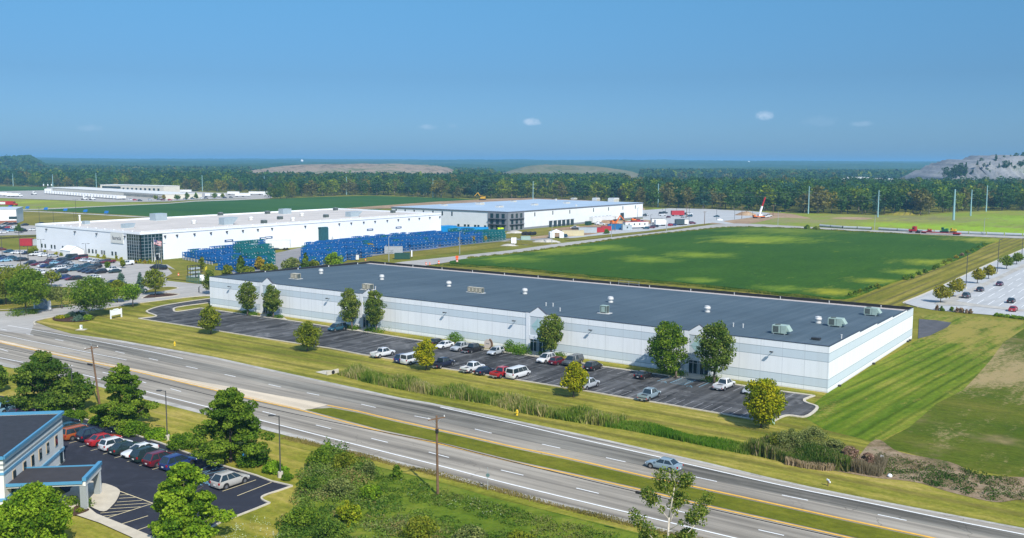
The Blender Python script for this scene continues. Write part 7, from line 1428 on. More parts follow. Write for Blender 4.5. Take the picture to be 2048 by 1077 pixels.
for poly, kind, hmax in BLOCKS:
    P = [g(*q) for q in poly]; loc = [((p-FC).dot(ub), (p-FC).dot(-nb)) for p in P]
    xs = [a for a, _ in loc]; ys = [c for _, c in loc]; j_ = 0; y = min(ys); row = 0
    while y < max(ys):
        x = min(xs)
        while x < max(xs):
            c = False; j = len(loc)-1
            for i in range(len(loc)):
                if (loc[i][1] > y) != (loc[j][1] > y) and x < (loc[j][0]-loc[i][0])*(y-loc[i][1])/(loc[j][1]-loc[i][1])+loc[i][0]: c = not c
                j = i
            if c and rnd.random() > .12 and (-y) > 2.5:
                n = hmax if math.sin(x*.11+y*.23) < .55 and rnd.random() < .8 else max(1, hmax-rnd.choice((1, 1, 2))); kk = kind
                if rnd.random() < .06: kk = 'g' if kind == 'b' else 'b'
                slots.append((FC+ub*x+(-nb)*y, kk, n))
            x += 2.75
        row += 1; y += 1.95 if row % 4 else 4.6
slots.sort(key=lambda s_: s_[0].length); used = 0; rest = MB()
for p, kk, n in slots:
    for lv in range(n):
        if used < 298:
            o = inst('shipping_rack', RMB if kk == 'b' else RMG, None, (p.x, p.y, .09+lv*1.38), FH_); used += 1
            w_ = 'blue' if kk == 'b' else 'green'; tag(o, f"{w_} steel shipping rack in the stacked rows beside the tall white factory", 'rack', f"{w_} racks stacked in rows beside the white factory")
        else:
            src = RB if kk == 'b' else RG; c, s = math.cos(FH_), math.sin(FH_)
            rest.add([(p.x+x*c-y*s, p.y+x*s+y*c, z+.09+lv*1.38) for x, y, z in src.v], [], None); o0 = len(rest.v)-len(src.v)
            for f, mm in zip(src.f, src.m): rest.f.append(tuple(i+o0 for i in f)); rest.m.append(rest.mi(src.mats[mm]))
if rest.v: tag(rest.build('far_rack_stacks', None), kind='stuff')
# white slatted fence before the left rack block
def rail_fence(name, label, px, h, m, step=2.5, rails=2, w=.15):
    P = resample([g(*q) for q in px], step); r = empty(name, P[0], 0, label, 'fence'); o = P[0]
    pb = MB(); pb.box(-w/2, w/2, -w/2, w/2, 0, h, m); pm = pb.mesh('post')
    for p in P: inst('post', pm, r, tuple(p-o))
    b = MB()
    for k in range(rails):
        z = h*(k+1)/rails-.1
        for a, c in zip(P[:-1], P[1:]): b.bar((a.x-o.x, a.y-o.y, z), (c.x-o.x, c.y-o.y, z), .06, .14, m)
    b.build('rail', None, r); return r
rail_fence('slat_fence', 'low pale fence in front of the left block of blue racks', [(366, 520), (395, 525.5), (425, 531)], 1.3, mat('pale_fence_paint', (.55, .52, .45), .7, 0, .08), rails=3, w=.14)
MESHF = mat('grey_fence_wire', (.20, .22, .22), .6, .3, .1)
rail_fence('wire_fence', 'thin dark wire fence between the racks and the grass strip', [(600, 546), (690, 522), (780, 509.5), (863, 499), (960, 489), (1010, 483.5)], 1.9, MESHF, step=5, rails=2, w=.08)
rail_fence('wire_fence', 'green wire fence round the small utility yard', [(373, 564), (402, 569), (404, 560), (385, 552)], 2.0, mat('green_fence_wire', (.10, .22, .16), .6, .2, .1), step=1.0, rails=5, w=.09)
rail_fence('silt_fence', 'black silt fence line across the grass left of the factory', [(-60, 479.5), (0, 478.5), (40, 476), (76, 474)], .9, BLACK, step=3, rails=4, w=.1)
# small utility rack yard
p = g(389, 557); r = empty('equipment_rack', (p.x, p.y, .15), FH_, 'dark steel rack tower with white bins in the fenced utility yard', 'rack'); r.scale = (.72, .8, .74)
b = MB()
for x in (-3, 0, 3):
    for y in (-1, 1): b.box(x-.1, x+.1, y-.1, y+.1, 0, 6, DKMETAL)
for z in (.4, 2.2, 4.0, 5.9):
    for y in (-1, 1): b.box(-3, 3, y-.08, y+.08, z-.08, z+.08, DKMETAL)
b.build('frame', None, r)
for z in (.5, 2.3, 4.1):
    for x in (-2.2, -.8, .9, 2.2): b = MB(); b.box(x-.5, x+.5, -.8, .8, z, z+.8, GRYC); b.build('bin', None, r)

# ================================================================== POLES AND WIRES
GALV = mat('pale_pole_steel', (.40, .42, .42), .45, .4, .08); BRONZE = mat('bronze_pole', (.085, .085, .08), .5, .3, .1); TEALS = mat('teal_weathered_steel', (.28, .46, .48), .5, .2, .08)
def lamp_post(label, base, vtop, arm=(-1, 0), m=BRONZE, r=.11, heads=1, z=0.0, L=1.6, name='street_lamp', cbase=True, h=None, group=None, hs=1.0):
    p = g(*base, z); H_ = h or ht(base[0], base[1], vtop); root = empty(name, p, 0, label, 'street lamp', group)
    b = MB(); b.cyl((0, 0, 0), (0, 0, H_), r, r*.7, 8, m); b.build('pole', None, root)
    if cbase: b = MB(); b.cyl((0, 0, -.1), (0, 0, .75), .36, .34, 12, CONC); b.build('base', None, root)
    for k in range(heads):
        s_ = 1 if k == 0 else -1; a = Vector((arm[0]*s_, arm[1]*s_, 0)).normalized(); e = a*L
        b = MB(); b.bar((0, 0, H_-.1), (e.x, e.y, H_-.02), .08, None, m); b.build('arm', None, root)
        b = MB(); e2 = a*(L+.75*hs); b.bar((e.x, e.y, H_-.02), (e2.x, e2.y, H_-.05), .36*hs, .16*hs, m); b.build('lamp_head', None, root)
    return root
for lab, base, vt in (('left lamp post by the office lot, in front of the large dark tree', (147, 826), 737), ('lamp post by the office lot between the two leafy trees', (334.8, 880), 782), ('right lamp post by the office lot on a round concrete base', (561, 955), 832)):
    lamp_post(lab, base, vt, arm=(-1, .25), L=.7, r=.10, group='lamp posts along the office lot')
for lab, base, vt in (('nearest lamp mast of the concrete lot', (1931.5, 578), 507), ('second lamp mast of the concrete lot', (1994.5, 548), 480), ('farthest lamp mast of the concrete lot, at the photo edge', (2043.5, 514), 477)):
    lamp_post(lab, base, vt, arm=(1, 0), L=.3, r=.14, z=.06, group='lamp masts of the concrete lot')
for i, (u, v, vt) in enumerate([(777.8, 524, 473), (919.5, 509.4, 463), (1103.7, 488, 445.4), (1222.8, 475.5, 445), (1333, 463, 435), (1555.6, 453, 423), (1749, 461.7, 430), (1967.5, 470.5, 437)]):
    lamp_post(f"pale grey lamp mast beside the far road, {order_words[i]}", (u, v), vt, arm=(.3, -1), m=GALV, L=2.0, r=.17, cbase=False, group='pale lamp masts along the far road')
for i, (u, v, vt) in enumerate([(83, 510, 479), (172.5, 516, 487.5), (95.7, 534, 500), (42, 545, 465), (5, 520, 472), (58, 552, 493), (314, 565, 482), (324, 536, 487), (318, 548, 496), (108, 462, 420), (149, 458, 424), (153, 452, 399), (79, 444, 415)]):
    lamp_post(f"dark lamp mast, {(order_words+['tenth in a listing from near to far', 'one beyond the factory roof', 'tall one beyond the factory roof', 'one by the brick-base building'])[i] if False else ['standing before the left end of the factory wall', 'before the factory wall near the white tent', 'among the densely parked cars', 'tall one left of the cars', 'at the left edge of the photo', 'above the oak crowns', 'left of the spruces', 'beside the flagpoles', 'right of the flagpoles', 'on the meadow left of the factory roof', 'on the meadow above the factory roof corner', 'tall one on the meadow beyond the roof', 'rising above the brick-base building cars'][i]}", (u, v), vt, arm=(1, .1), heads=2, L=.8, r=.13, cbase=False)
for i, (u, v, vt) in enumerate([(1275, 441, 416), (1301, 456.5, 430), (1353, 432, 415), (1378, 446, 414), (1469, 440, 418), (1331, 429, 415), (1433, 441, 414), (1505, 434, 417), (1325, 421, 412)]):
    lamp_post(f"dark lamp mast in the works lot, {order_words[i]}" if False else 'thin dark lamp mast standing in the works lot', (u, v), vt, arm=(1, .1), L=.4, r=.13, cbase=False, group='thin dark lamp masts of the works lot')
def crossarm_pole(label, base, h, az, lean=(0, 0), m=WOOD, z=0.0, arms=((.4, 2.4),), r=.16, name='utility_pole'):
    p = g(*base, z); root = empty(name, p, 0, label, 'utility pole'); top = Vector((lean[0], lean[1], h))
    b = MB(); b.cyl((0, 0, -.3), top, r*1.1, r*.75, 10, m); b.build('pole', None, root)
    d = Vector((math.cos(az), math.sin(az), 0))
    for dz, L in arms:
        q = top-Vector((0, 0, dz)); b = MB(); b.bar(q-d*L/2, q+d*L/2, .11, .13, m if m is WOOD else STEEL); b.bar(q-d*L*.28, q-Vector((0, 0, .7)), .05, None, STEEL); b.bar(q+d*L*.28, q-Vector((0, 0, .7)), .05, None, STEEL); b.build('crossarm', None, root)
        for k in (-.46, 0, .46):
            b = MB(); b.lathe([(.05, 0), (.09, .08), (.05, .16), (.07, .22)], 8, c=tuple(q+d*L*k+Vector((0, 0, .06))), m=VENTM); b.build('insulator', None, root)
    return root, p+top
def wire(name, pts, r, m, label=None, sag=0.0, cat='cable', parent=None):
    b = MB()
    for a, c in zip(pts[:-1], pts[1:]):
        a, c = Vector(a), Vector(c); n = max(2, int((c-a).length/6)); q = [a.lerp(c, i/n)-Vector((0, 0, sag*4*(i/n)*(1-i/n))) for i in range(n+1)]
        for u_, w_ in zip(q[:-1], q[1:]): b.cyl(u_, w_, r, r, 5, m, caps=False)
    o = b.build(name, None); return tag(o, label, cat)
PZ = zrot(g(875.6, 991)-g(200, 808)); paz = PZ+math.pi/2+.0
p1r, t1 = crossarm_pole('wooden utility pole rising behind the trees near the highway turn lane', (200, 812), 10.2, paz, lean=(-1.0, 0))
b = MB(); 
p2r, t2 = crossarm_pole('wooden utility pole on the grass slope below the highway, with one crossarm', (875.6, 991), 10.1, PZ+1.25, lean=(-.1, 0))
b = MB(); b.cyl((-.06, 0, 7.9), (-.06, 0, 8.4), .21, n=10, m=BLACK); b.build('pole_band', None, p2r)
b = MB(); b.cyl((-1.0, .1, 9.95), (-1.1, .1, 10.7), .05, n=6, m=STEEL); b.build('top_pin', None, p1r)
g1, g2 = g(200, 812), g(875.6, 991); dd = g2-g1; a1, a2 = g1+Vector((-.7, 0, 6.9)), g2+Vector((0, 0, 6.7)); g3 = g2+dd*1.0; g0 = g1-dd*1.0
WB_ = mat('black_cable', (.02, .02, .022), .6, 0, 0)
wire('telephone_cable', [g0+Vector((0, 0, 6.8)), a1, a2, g3+Vector((0, 0, 6.7))], .045, WB_, 'thick black cable slung along the highway between wooden utility poles', .55)
wire('telephone_cable', [g0+Vector((0, 0, 5.6)), g1+Vector((-.6, 0, 5.9))], .03, WB_, 'thin lower cable reaching the left utility pole from the left', .6)
q = a2.lerp(g3+Vector((0, 0, 6.7)), .38)-Vector((0, 0, .55)); b = MB(); b.cyl((-.5, .3, 0), (.5, -.3, 0), .16, n=8, m=BLACK); o = b.build('splice_case', None); o.location = q; o.rotation_euler = (0, 0, 0); tag(o, 'black splice case hanging on the cable above the near carriageway', 'cable box')
q = a1+(a2-a1).normalized()*-1.2; b = MB(); b.cyl((-.5, .35, 0), (.5, -.35, 0), .17, n=8, m=BLACK); o = b.build('splice_case', None); o.location = q; tag(o, 'black splice case on the cable just left of the left utility pole', 'cable box')
# tall steel transmission poles along the woods
TP = [(26.5, 347.6, 372.7), (106, 349, 376), (193, 346, 378), (294.4, 347.6, 371), (405, 351, 383), (529, 352.7, 383), (693, 354, 390), (866, 357.7, 395), (1066, 362.7, 400), (1316, 367.7, 415), (1616.5, 372.7, 428), (1755.5, 380.7, 434.7), (1907, 379, 440.4), (1941, 379.5, 432.4), (1972, 371, 423.6)]
where_ = ['leftmost', 'second from the left', 'third from the left', 'fourth from the left, above the cream depot', 'fifth from the left', 'sixth from the left', 'seventh from the left', 'eighth from the left', 'behind the grey-roofed building', 'right of the grey-roofed building end', 'behind the crane on the right', 'right of the far meadow mound', 'thickest of the right group', 'thin middle one of the right group', 'farthest of the right group']
tops = []
for (u, vt, v), w_ in zip(TP, where_):
    p = g(u, v); H_ = ht(u, v, vt); r = empty('steel_pole', p, 0, f"tall pale teal steel power pole, {w_}", 'power pole', 'tall steel power poles along the woods'); k = 1.6 if u in (1907,) else 1.15 if u > 1900 else 1.0
    b = MB(); b.cyl((0, 0, 0), (0, 0, H_), .55*k, .28*k, 10, TEALS); b.build('pole', None, r)
    for f in (.94, .8, .66): b = MB(); b.bar((0, 0, H_*f), (1.6, -.6, H_*f+.2), .16, None, STEEL); b.build('insulator', None, r)
    tops.append((p, H_))
for f in (.8, .66):
    wire('power_line', [tops[i][0]+Vector((1.2, -.6, tops[i][1]*f)) for i in range(6, 12)], .035, STEEL, f"{'upper' if f > .7 else 'lower'} pale power line strung between the tall steel poles", 2.2, 'power line')
for lab, base, vt in (('wooden pole at the corner of the works lot', (1409, 450), 423), ('slim wooden pole left of the crane', (1483.5, 438), 414), ('slim pole right of the crane', (1546, 432.7), 410), ('wooden pole behind the works containers', (1230, 462), 433), ('slim pole in the middle of the works lot', (1373, 436), 414), ('pole beyond the depot dock', (154, 378), 364), ('pole standing beside the third steel pole', (197.5, 378), 365), ('pole with a crossarm right of the meadow lamp mast', (1603, 425), 405)):
    crossarm_pole(lab, base, ht(base[0], base[1], vt), .2, r=.2, arms=((.4, 3.0),))
for i, (u, vt, v) in enumerate([(87.5, 365, 378), (96, 365, 378), (103.5, 365, 378)]):
    p = g(u, v); H_ = ht(u, v, vt); r = empty('bucket_pole', p, 0, 'thin mast with a white box on it beyond the depot dock', 'mast', 'thin masts with white boxes beyond the depot'); b = MB(); b.cyl((0, 0, 0), (0, 0, H_), .12, n=6, m=STEEL); b.build('pole', None, r); b = MB(); b.lathe([(.7, 0), (.9, 1.5), (.6, 2.2), (.2, 2.4)], 10, c=(0, 0, H_*.45), m=WHITE); b.build('box', None, r)
# flagpoles
for lab, base, vt, flag in (('flagpole with the striped flag before the glass corner', (309, 524), 477, True), ('flagpole without a flag, left of the striped flag', (304.5, 524), 486, False), ('flagpole without a flag, right of the striped flag', (323, 525), 489, False)):
    p = g(*base); H_ = ht(*base, vt); r = empty('flagpole', p, 0, lab, 'flagpole'); b = MB(); b.cyl((0, 0, 0), (0, 0, H_), .13, .07, 8, VENTM); b.build('pole', None, r); b = MB(); b.lathe([(.05, 0), (.16, .12), (.05, .25)], 8, c=(0, 0, H_), m=VENTM); b.build('finial', None, r)
    if flag:
        b = MB(); FRD = mat('flag_red', (.45, .02, .04), .8, 0, 0); FWH = mat('flag_white', (.7, .7, .7), .8, 0, 0); FBL = mat('flag_blue', (.03, .05, .2), .8, 0, 0); hh = 1.9; LL = 3.1
        for k in range(13):
            for j in range(8):
                x0, x1 = LL*j/8, LL*(j+1)/8; z0, z1 = H_-.5-hh*(k+1)/13, H_-.5-hh*k/13; y0, y1 = .25*math.sin(j*.9), .25*math.sin((j+1)*.9); dz0, dz1 = -.1*j, -.1*(j+1)
                m_ = FBL if (k < 7 and j < 3) else (FRD if k % 2 == 0 else FWH); b.add([(x0, y0, z0+dz0), (x1, y1, z0+dz1), (x1, y1, z1+dz1), (x0, y0, z1+dz0)], [(0, 1, 2, 3)], m_)
        for k in range(4):
            for j in range(4): b.box(.12+j*.26, .2+j*.26, -.02+.1*j, -.005+.1*j, H_-.75-k*.24, H_-.67-k*.24, FWH)
        b.build('flag', None, r)
# blue banner panels by the footpath
for i, (u, v) in enumerate([(20, 419.5), (55, 421), (92, 423.3), (131, 425.7), (171, 428), (213, 430.8)]):
    p = g(u, v); b = MB(); b.box(-.06, .06, -.06, .06, 0, 1.4, STEEL); b.box(-1.5, 1.5, -1.0, 1.0, 1.4, 1.5, mat('blue_panel', (.02, .12, .35), .4, .1, .05)); b.add([(-1.5, -1, 1.4), (1.5, -1, 1.4), (1.5, 1, 3.2), (-1.5, 1, 3.2)], [(0, 1, 2, 3)], MATS['blue_panel']); o = b.build('panel_stand', None); o.location = p; tag(o, f"small bright blue panel beside the footpath, {order_words[i]}", 'panel', 'bright blue panels along the footpath')
# highway furniture
p = g(975.5, 980); b = MB(); b.box(-.04, .04, -.04, .04, 0, 2.9, GALV); r = empty('road_sign', p, 0, 'back of a small round road sign on a thin post by the near carriageway', 'road sign'); b.build('post', None, r); b = MB(); b.cyl((0, -.05, 1.9), (0, -.09, 1.9), .24, n=16, m=mat('grey_sign_back', (.14, .22, .22), .5, .3, .05)); b.build('sign_panel', None, r)
HY = mat('yellow_hydrant_paint', (.70, .48, .03), .5, 0, .08)
for lab, (u, v) in (('yellow fire hydrant on the verge left of the ditch, below the small green kerb tree', (349.5, 692)), ('yellow fire hydrant on the verge beside the cattails', (1034, 831))):
    b = MB(); b.lathe([(.17, 0), (.17, .08), (.12, .1), (.12, .55), (.17, .58), (.15, .72), (.05, .82), (.04, .88)], 12, m=HY); b.cyl((-.22, 0, .45), (.22, 0, .45), .07, n=8, m=HY); b.cyl((0, -.2, .42), (0, 0, .42), .08, n=8, m=HY); o = b.build('fire_hydrant', None, None, smooth=False); o.location = g(u, v); o.scale = (1.15, 1.15, 1.15); tag(o, lab, 'fire hydrant')
p = g(1656, 973); r = empty('mailbox', p, .4, 'small mailbox pair on a dark post by the far carriageway', 'mailbox'); r.scale = (.75,)*3; b = MB(); b.box(-.06, .06, -.06, .06, 0, 1.1, WOOD); b.box(-.35, .35, -.05, .05, .9, 1.0, WOOD); b.build('post', None, r)
for x, z in ((-.05, 1.0), (.22, .62)): b = MB(); b.box(x-.12, x+.12, -.25, .25, z, z+.16, WHITE); b.cyl((x, -.25, z+.16), (x, .25, z+.16), .12, n=10, m=WHITE); b.build('box', None, r)
for i, (u, v) in enumerate([(1763, 917), (1779.5, 955)]): b = MB(); b.lathe([(.05, 0), (.28, .08), (.32, .25), (.2, .42), (.05, .48)], 9, m=WHITE); o = b.build('white_bag', None); o.location = g(u, v); tag(o, ['white bag caught beside the bare brush', 'white bag lying on the weedy bank below'][i], 'bag')
b = MB(); b.box(-.25, .25, -.2, .2, 0, 1.0, WHITE); b.box(-.27, .27, -.22, .22, 1.0, 1.08, VENTM); b.box(.1, .24, -.22, -.2, .3, .8, mat('green_sticker', (.05, .3, .15), .6, 0, 0)); o = b.build('utility_cabinet', None); o.location = g(162.5, 659); tag(o, 'small white utility cabinet on the verge below the planted bed', 'cabinet')
b = MB(); b.box(-1.1, 1.1, -.9, .9, 0, .07, CONC); o = b.build('manhole_slab', None); o.location = g(163, 660); o.location.z = .02; tag(o, 'concrete slab under the small white utility cabinet', 'slab')
# culvert headwall at the start of the ditch
p = g(664, 748); r = empty('culvert', p, PZ, 'concrete culvert mouth with side slopes at the left end of the cattails', 'culvert')
b = MB(); b.add([(-3.6, -1.0, .05), (0, -1.4, .05), (0, 1.4, .5), (-3.2, .8, .1), (0, 1.5, .05)], [(0, 1, 2, 3)], CONC); b.box(0, .3, -1.5, 1.5, -.1, .75, CONC); b.build('headwall', None, r); b = MB(); b.cyl((-.05, 0, .35), (.4, 0, .35), .38, n=14, m=BLACK); b.build('pipe', None, r)
# signs
p = g(232.5, 636.5); r = empty('signboard', p, zrot(g(246, 634)-g(219, 639)), 'white signboard on two posts on the corner lawn', 'sign')
SW = mat('white_sign_paint', (.74, .75, .74), .6, 0, .03); SGY = mat('pale_grey_lettering', (.42, .46, .46), .6, 0, 0)
for x in (-1.75, 1.75): b = MB(); b.box(x-.13, x+.13, -.13, .13, 0, 2.35, SW); b.build('post', None, r)
b = MB(); b.prism([(-1.6, 0), (1.6, 0), (1.6, 1.3), (.8, 1.45), (.7, 1.62), (-.7, 1.62), (-.8, 1.45), (-1.6, 1.3)], -.07, .07, SW); me = b.mesh('panel'); me.transform(Matrix.Translation((0, 0, .85)) @ Matrix.Rotation(math.pi/2, 4, 'X')); inst('panel', me, r)
b = MB(); x = -1.0
for w_ in (.28, .1, .2, .24, .12, .3, .16, .26): b.box(x, x+w_-.04, -.085, -.071, 2.12, 2.24, SGY); x += w_
b.build('lettering_line', None, r)
p = g(85, 619); r = empty('monument_sign', p, -.25, 'blue-grey stone monument sign with a round emblem beside the entrance road', 'sign')
ST = mat('blue_grey_stone', (.26, .31, .38), .8, 0, .15, 1.5)
b = MB(); b.box(-2.1, 2.1, -.35, .35, 0, 2.2, ST); b.lathe([(1.3, -.36), (1.3, .36)], 24, m=ST) if False else None; b.build('block', None, r)
for x in (-2.3, 2.3): b = MB(); b.box(x-.22, x+.22, -.4, .4, 0, 2.5, WHITE); b.build('pillar', None, r)
b = MB(); b.cyl((0, -.38, 1.7), (0, .38, 1.7), 1.45, n=28, m=ST); b.build('disc', None, r)
b = MB()
for R_ in (1.2, .85):
    for k in range(28): a, c = 2*math.pi*k/28, 2*math.pi*(k+1)/28; b.bar((R_*math.cos(a), -.41, 1.7+R_*math.sin(a)), (R_*math.cos(c), -.41, 1.7+R_*math.sin(c)), .09, .05, SW)
for k in range(12): a = 2*math.pi*k/12; b.bar((.95*math.cos(a), -.41, 1.7+.95*math.sin(a)), (1.1*math.cos(a), -.41, 1.7+1.1*math.sin(a)), .08, .04, SW)
b.bar((-.6, -.41, 1.55), (.6, -.41, 1.55), .1, .05, SW); b.bar((-.45, -.41, 1.9), (.45, -.41, 1.9), .1, .05, SW); b.build('emblem', None, r)
p = g(976, 697.5); r = empty('round_sign', p, W_RZ, 'round pinkish sign board with a wooden crescent edge at the warehouse wall', 'sign'); r.scale = (.74,)*3
PK = mat('pinkish_sign_face', (.55, .47, .40), .7, 0, .05)
b = MB(); b.cyl((0, -.1, 1.45), (0, .1, 1.45), 1.35, n=28, m=PK); b.box(-1.35, .3, -.12, .12, 0, 1.4, PK); b.build('disc', None, r)
b = MB()
for k in range(-9, 10): a, c = k*.12, (k+1)*.12; b.bar((1.5*math.cos(a), 0, 1.45+1.5*math.sin(a)), (1.5*math.cos(c), 0, 1.45+1.5*math.sin(c)), .32, .5, WOOD)
b.build('crescent', None, r); b = MB(); x = -.75
for w_ in (.3, .22, .18, .25, .2, .16): b.box(x, x+w_-.05, -.125, -.102, 1.35, 1.62, mat('grey_lettering', (.15, .16, .18), .6, 0, 0)); x += w_
b.build('lettering_line', None, r)
for lab, (u, v) in (('blue accessible parking sign before the rightmost entrance', (1419, 755)), ('blue accessible parking sign in the junipers of the office lot', (489.5, 933))):
    r = empty('parking_sign', g(u, v), 0, lab, 'sign'); b = MB(); b.box(-.03, .03, -.03, .03, 0, 2.0, STEEL); b.build('post', None, r)
    b = MB(); BLS = mat('blue_sign', (.03, .25, .55), .5, 0, 0); b.box(-.22, .22, -.05, -.03, 1.35, 2.0, BLS); b.build('sign_panel', None, r)
    b = MB(); b.cyl((0, -.06, 1.58), (0, -.052, 1.58), .11, n=12, m=SW); b.box(-.04, .03, -.06, -.052, 1.6, 1.88, SW); b.box(-.04, .13, -.06, -.052, 1.62, 1.67, SW); b.build('symbol', None, r)
b = MB(); b.box(-.2, .2, -.04, .04, .0, 1.2, mat('green_box_paint', (.05, .3, .2), .6, 0, 0)); o = b.build('green_marker', None); o.location = g(1031, 697.5); o.location.z = 1.3; tag(o, 'small green marker standing in the double dome shrub', 'marker')
b = MB(); b.box(-.35, .35, -.25, .25, .05, 1.1, mat('mint_cabinet', (.35, .55, .45), .6, 0, .05)); o = b.build('utility_pedestal', None); o.location = g(1544, 849); tag(o, 'pale green utility pedestal under the biggest kerb tree', 'cabinet')
# signs and small things in the middle distance
for lab, (u, v), w_, h_, m_ in (('white and black sign board at the factory driveway corner', (1027.5, 490), 2.6, 3.6, WHITE), ('white board beside the warehouse corner tree', (405, 565.5), 1.6, 2.6, WHITE), ('white post board on the grass strip behind the roof', (823.5, 517), .5, 3.4, WHITE), ('small white frame on the grass strip above the roof corner', (715, 522), 1.2, 2.4, VENTM)):
    r = empty('board', g(u, v), .2, lab, 'sign'); b = MB(); b.box(-w_/2, w_/2, -.1, .1, h_*.2, h_, m_); b.build('panel', None, r); b = MB(); b.box(-w_/2-.1, -w_/2, -.1, .1, 0, h_, DKMETAL); b.build('post', None, r); b = MB(); b.box(w_/2, w_/2+.1, -.1, .1, 0, h_, DKMETAL); b.build('post', None, r)
ORG = mat('orange_barrel', (.75, .12, .03), .6, 0, .05)
for lab, (u, v), s_ in (('orange road work barrel and sign by the field corner', (914, 526), 1.51), ('orange barrel just above the warehouse roof edge, left one', (852, 529.5), .8), ('orange barrel just above the warehouse roof edge, middle one', (859.5, 530), .8), ('orange barrel at the corner of the soybean field', (877.5, 528), 1.1), ('red marker on the lawn by the fenced yard', (357, 551.5), .8), ('red hydrant on the grass strip behind the roof', (731, 521.5), .7)):
    b = MB(); b.lathe([(.35, 0), (.3, .3), (.29, 1.1), (.2, 1.15)], 12, m=ORG); b.lathe([(.315, .4), (.315, .6)], 12, m=WHITE); b.box(-.4, .4, -.05, .05, 1.2, 1.9, ORG) if s_ > 1.5 else None; o = b.build('traffic_barrel', None); o.location = g(u, v, .12); o.scale = (s_,)*3; tag(o, lab, 'traffic barrel')
for i, (u, v) in enumerate([(411, 543), (413.5, 541)]): b = MB(); b.cyl((0, 0, 0), (0, 0, 1.4), .14, n=10, m=mat('yellow_bollard', (.75, .6, .02), .5, 0, 0)); b.lathe([(.14, 1.4), (.08, 1.5)], 10, m=MATS['yellow_bollard']); o = b.build('bollard', None); o.location = g(u, v); tag(o, ['front', 'rear'][i]+' yellow bollard by the utility yard gate', 'bollard')
# tents
def tent(lab, uv, w_, d_, h_, rz, z=.1):
    r = empty('party_tent', g(*uv, z), rz, lab, 'tent'); b = MB(); x, y = w_/2, d_/2; b.add([(-x, -y, h_), (x, -y, h_), (x, y, h_), (-x, y, h_), (0, 0, h_*1.55), (-x*.0, 0, h_*1.55)], [(0, 1, 4), (1, 2, 4), (2, 3, 4), (3, 0, 4)], SW); b.build('canopy', None, r)
    for sx in (-x, x):
        for sy in (-y, y): b = MB(); b.box(sx-.07, sx+.07, sy-.07, sy+.07, 0, h_, STEEL); b.build('leg', None, r)
    for q in ((-x, -x+.05, -y+.06, y), (-x, -x*.35, -y, -y+.05), (x*.35, x, -y, -y+.05)): b = MB(); b.box(*q, 0, h_-.02, SW); b.build('side_curtain', None, r)
    return r
tent('white party tent with an open front at the works driveway', (1112.5, 475.5), 7.5, 6, 2.9, .1)
r = empty('garage_tent', g(144.5, 512), zrot(Fa), 'white gabled tent standing against the factory wall', 'tent'); b = MB(); b.add([(-4, -3, 0), (4, -3, 0), (4, 3, 0), (-4, 3, 0), (-4, -3, 2.6), (4, -3, 2.6), (4, 3, 2.6), (-4, 3, 2.6), (-4, 0, 4.3), (4, 0, 4.3)], [(0, 1, 5, 4), (2, 3, 7, 6), (3, 0, 4, 8, 7)], SW); b.add([(-4.2, -3.2, 2.5), (4.2, -3.2, 2.5), (4.2, 3.2, 2.5), (-4.2, 3.2, 2.5), (-4.2, 0, 4.4), (4.2, 0, 4.4)], [(0, 1, 5, 4), (2, 3, 4, 5)], SW); b.build('canvas', None, r)
for x in (-3.9, 3.9):
    for y in (-2.95, 2.95): b = MB(); b.box(x-.06, x+.06, y-.05, y+.05, 0, 2.6, STEEL); b.build('leg', None, r)
# concrete pipes along the far road
PIPE = mat('grey_concrete_pipe', (.33, .36, .37), .85, 0, .1, .8)
PP = resample([g(1641, 454.5), g(1688, 458), g(1746, 460.5)], 8.6); PQ = resample([g(1759, 461), g(1837, 465.5), g(2048, 473.5), g(2140, 477)], 8.6)
kk_ = 0
for L_ in (PP, PQ):
    for a, c in zip(L_[:-1], L_[1:]):
        b = MB(); d = (c-a).normalized(); m_ = (a+c)/2; l2 = (c-a).length/2-.25; b.cyl(-d*l2+Vector((0, 0, .85)), d*l2+Vector((0, 0, .85)), .85, n=14, m=PIPE, caps=False); b.cyl(-d*l2+Vector((0, 0, .85)), d*l2+Vector((0, 0, .85)), .66, n=14, m=BLACK, caps=True); b.cyl(-d*l2+Vector((0, 0, .85)), -d*(l2-.5)+Vector((0, 0, .85)), 1.0, n=14, m=PIPE, caps=False); o = b.build('concrete_pipe', None); o.location = m_+Vector((0, 1.5, 0)); tag(o, 'grey concrete pipe lying end to end beside the far road', 'pipe', 'concrete pipes laid along the far road')
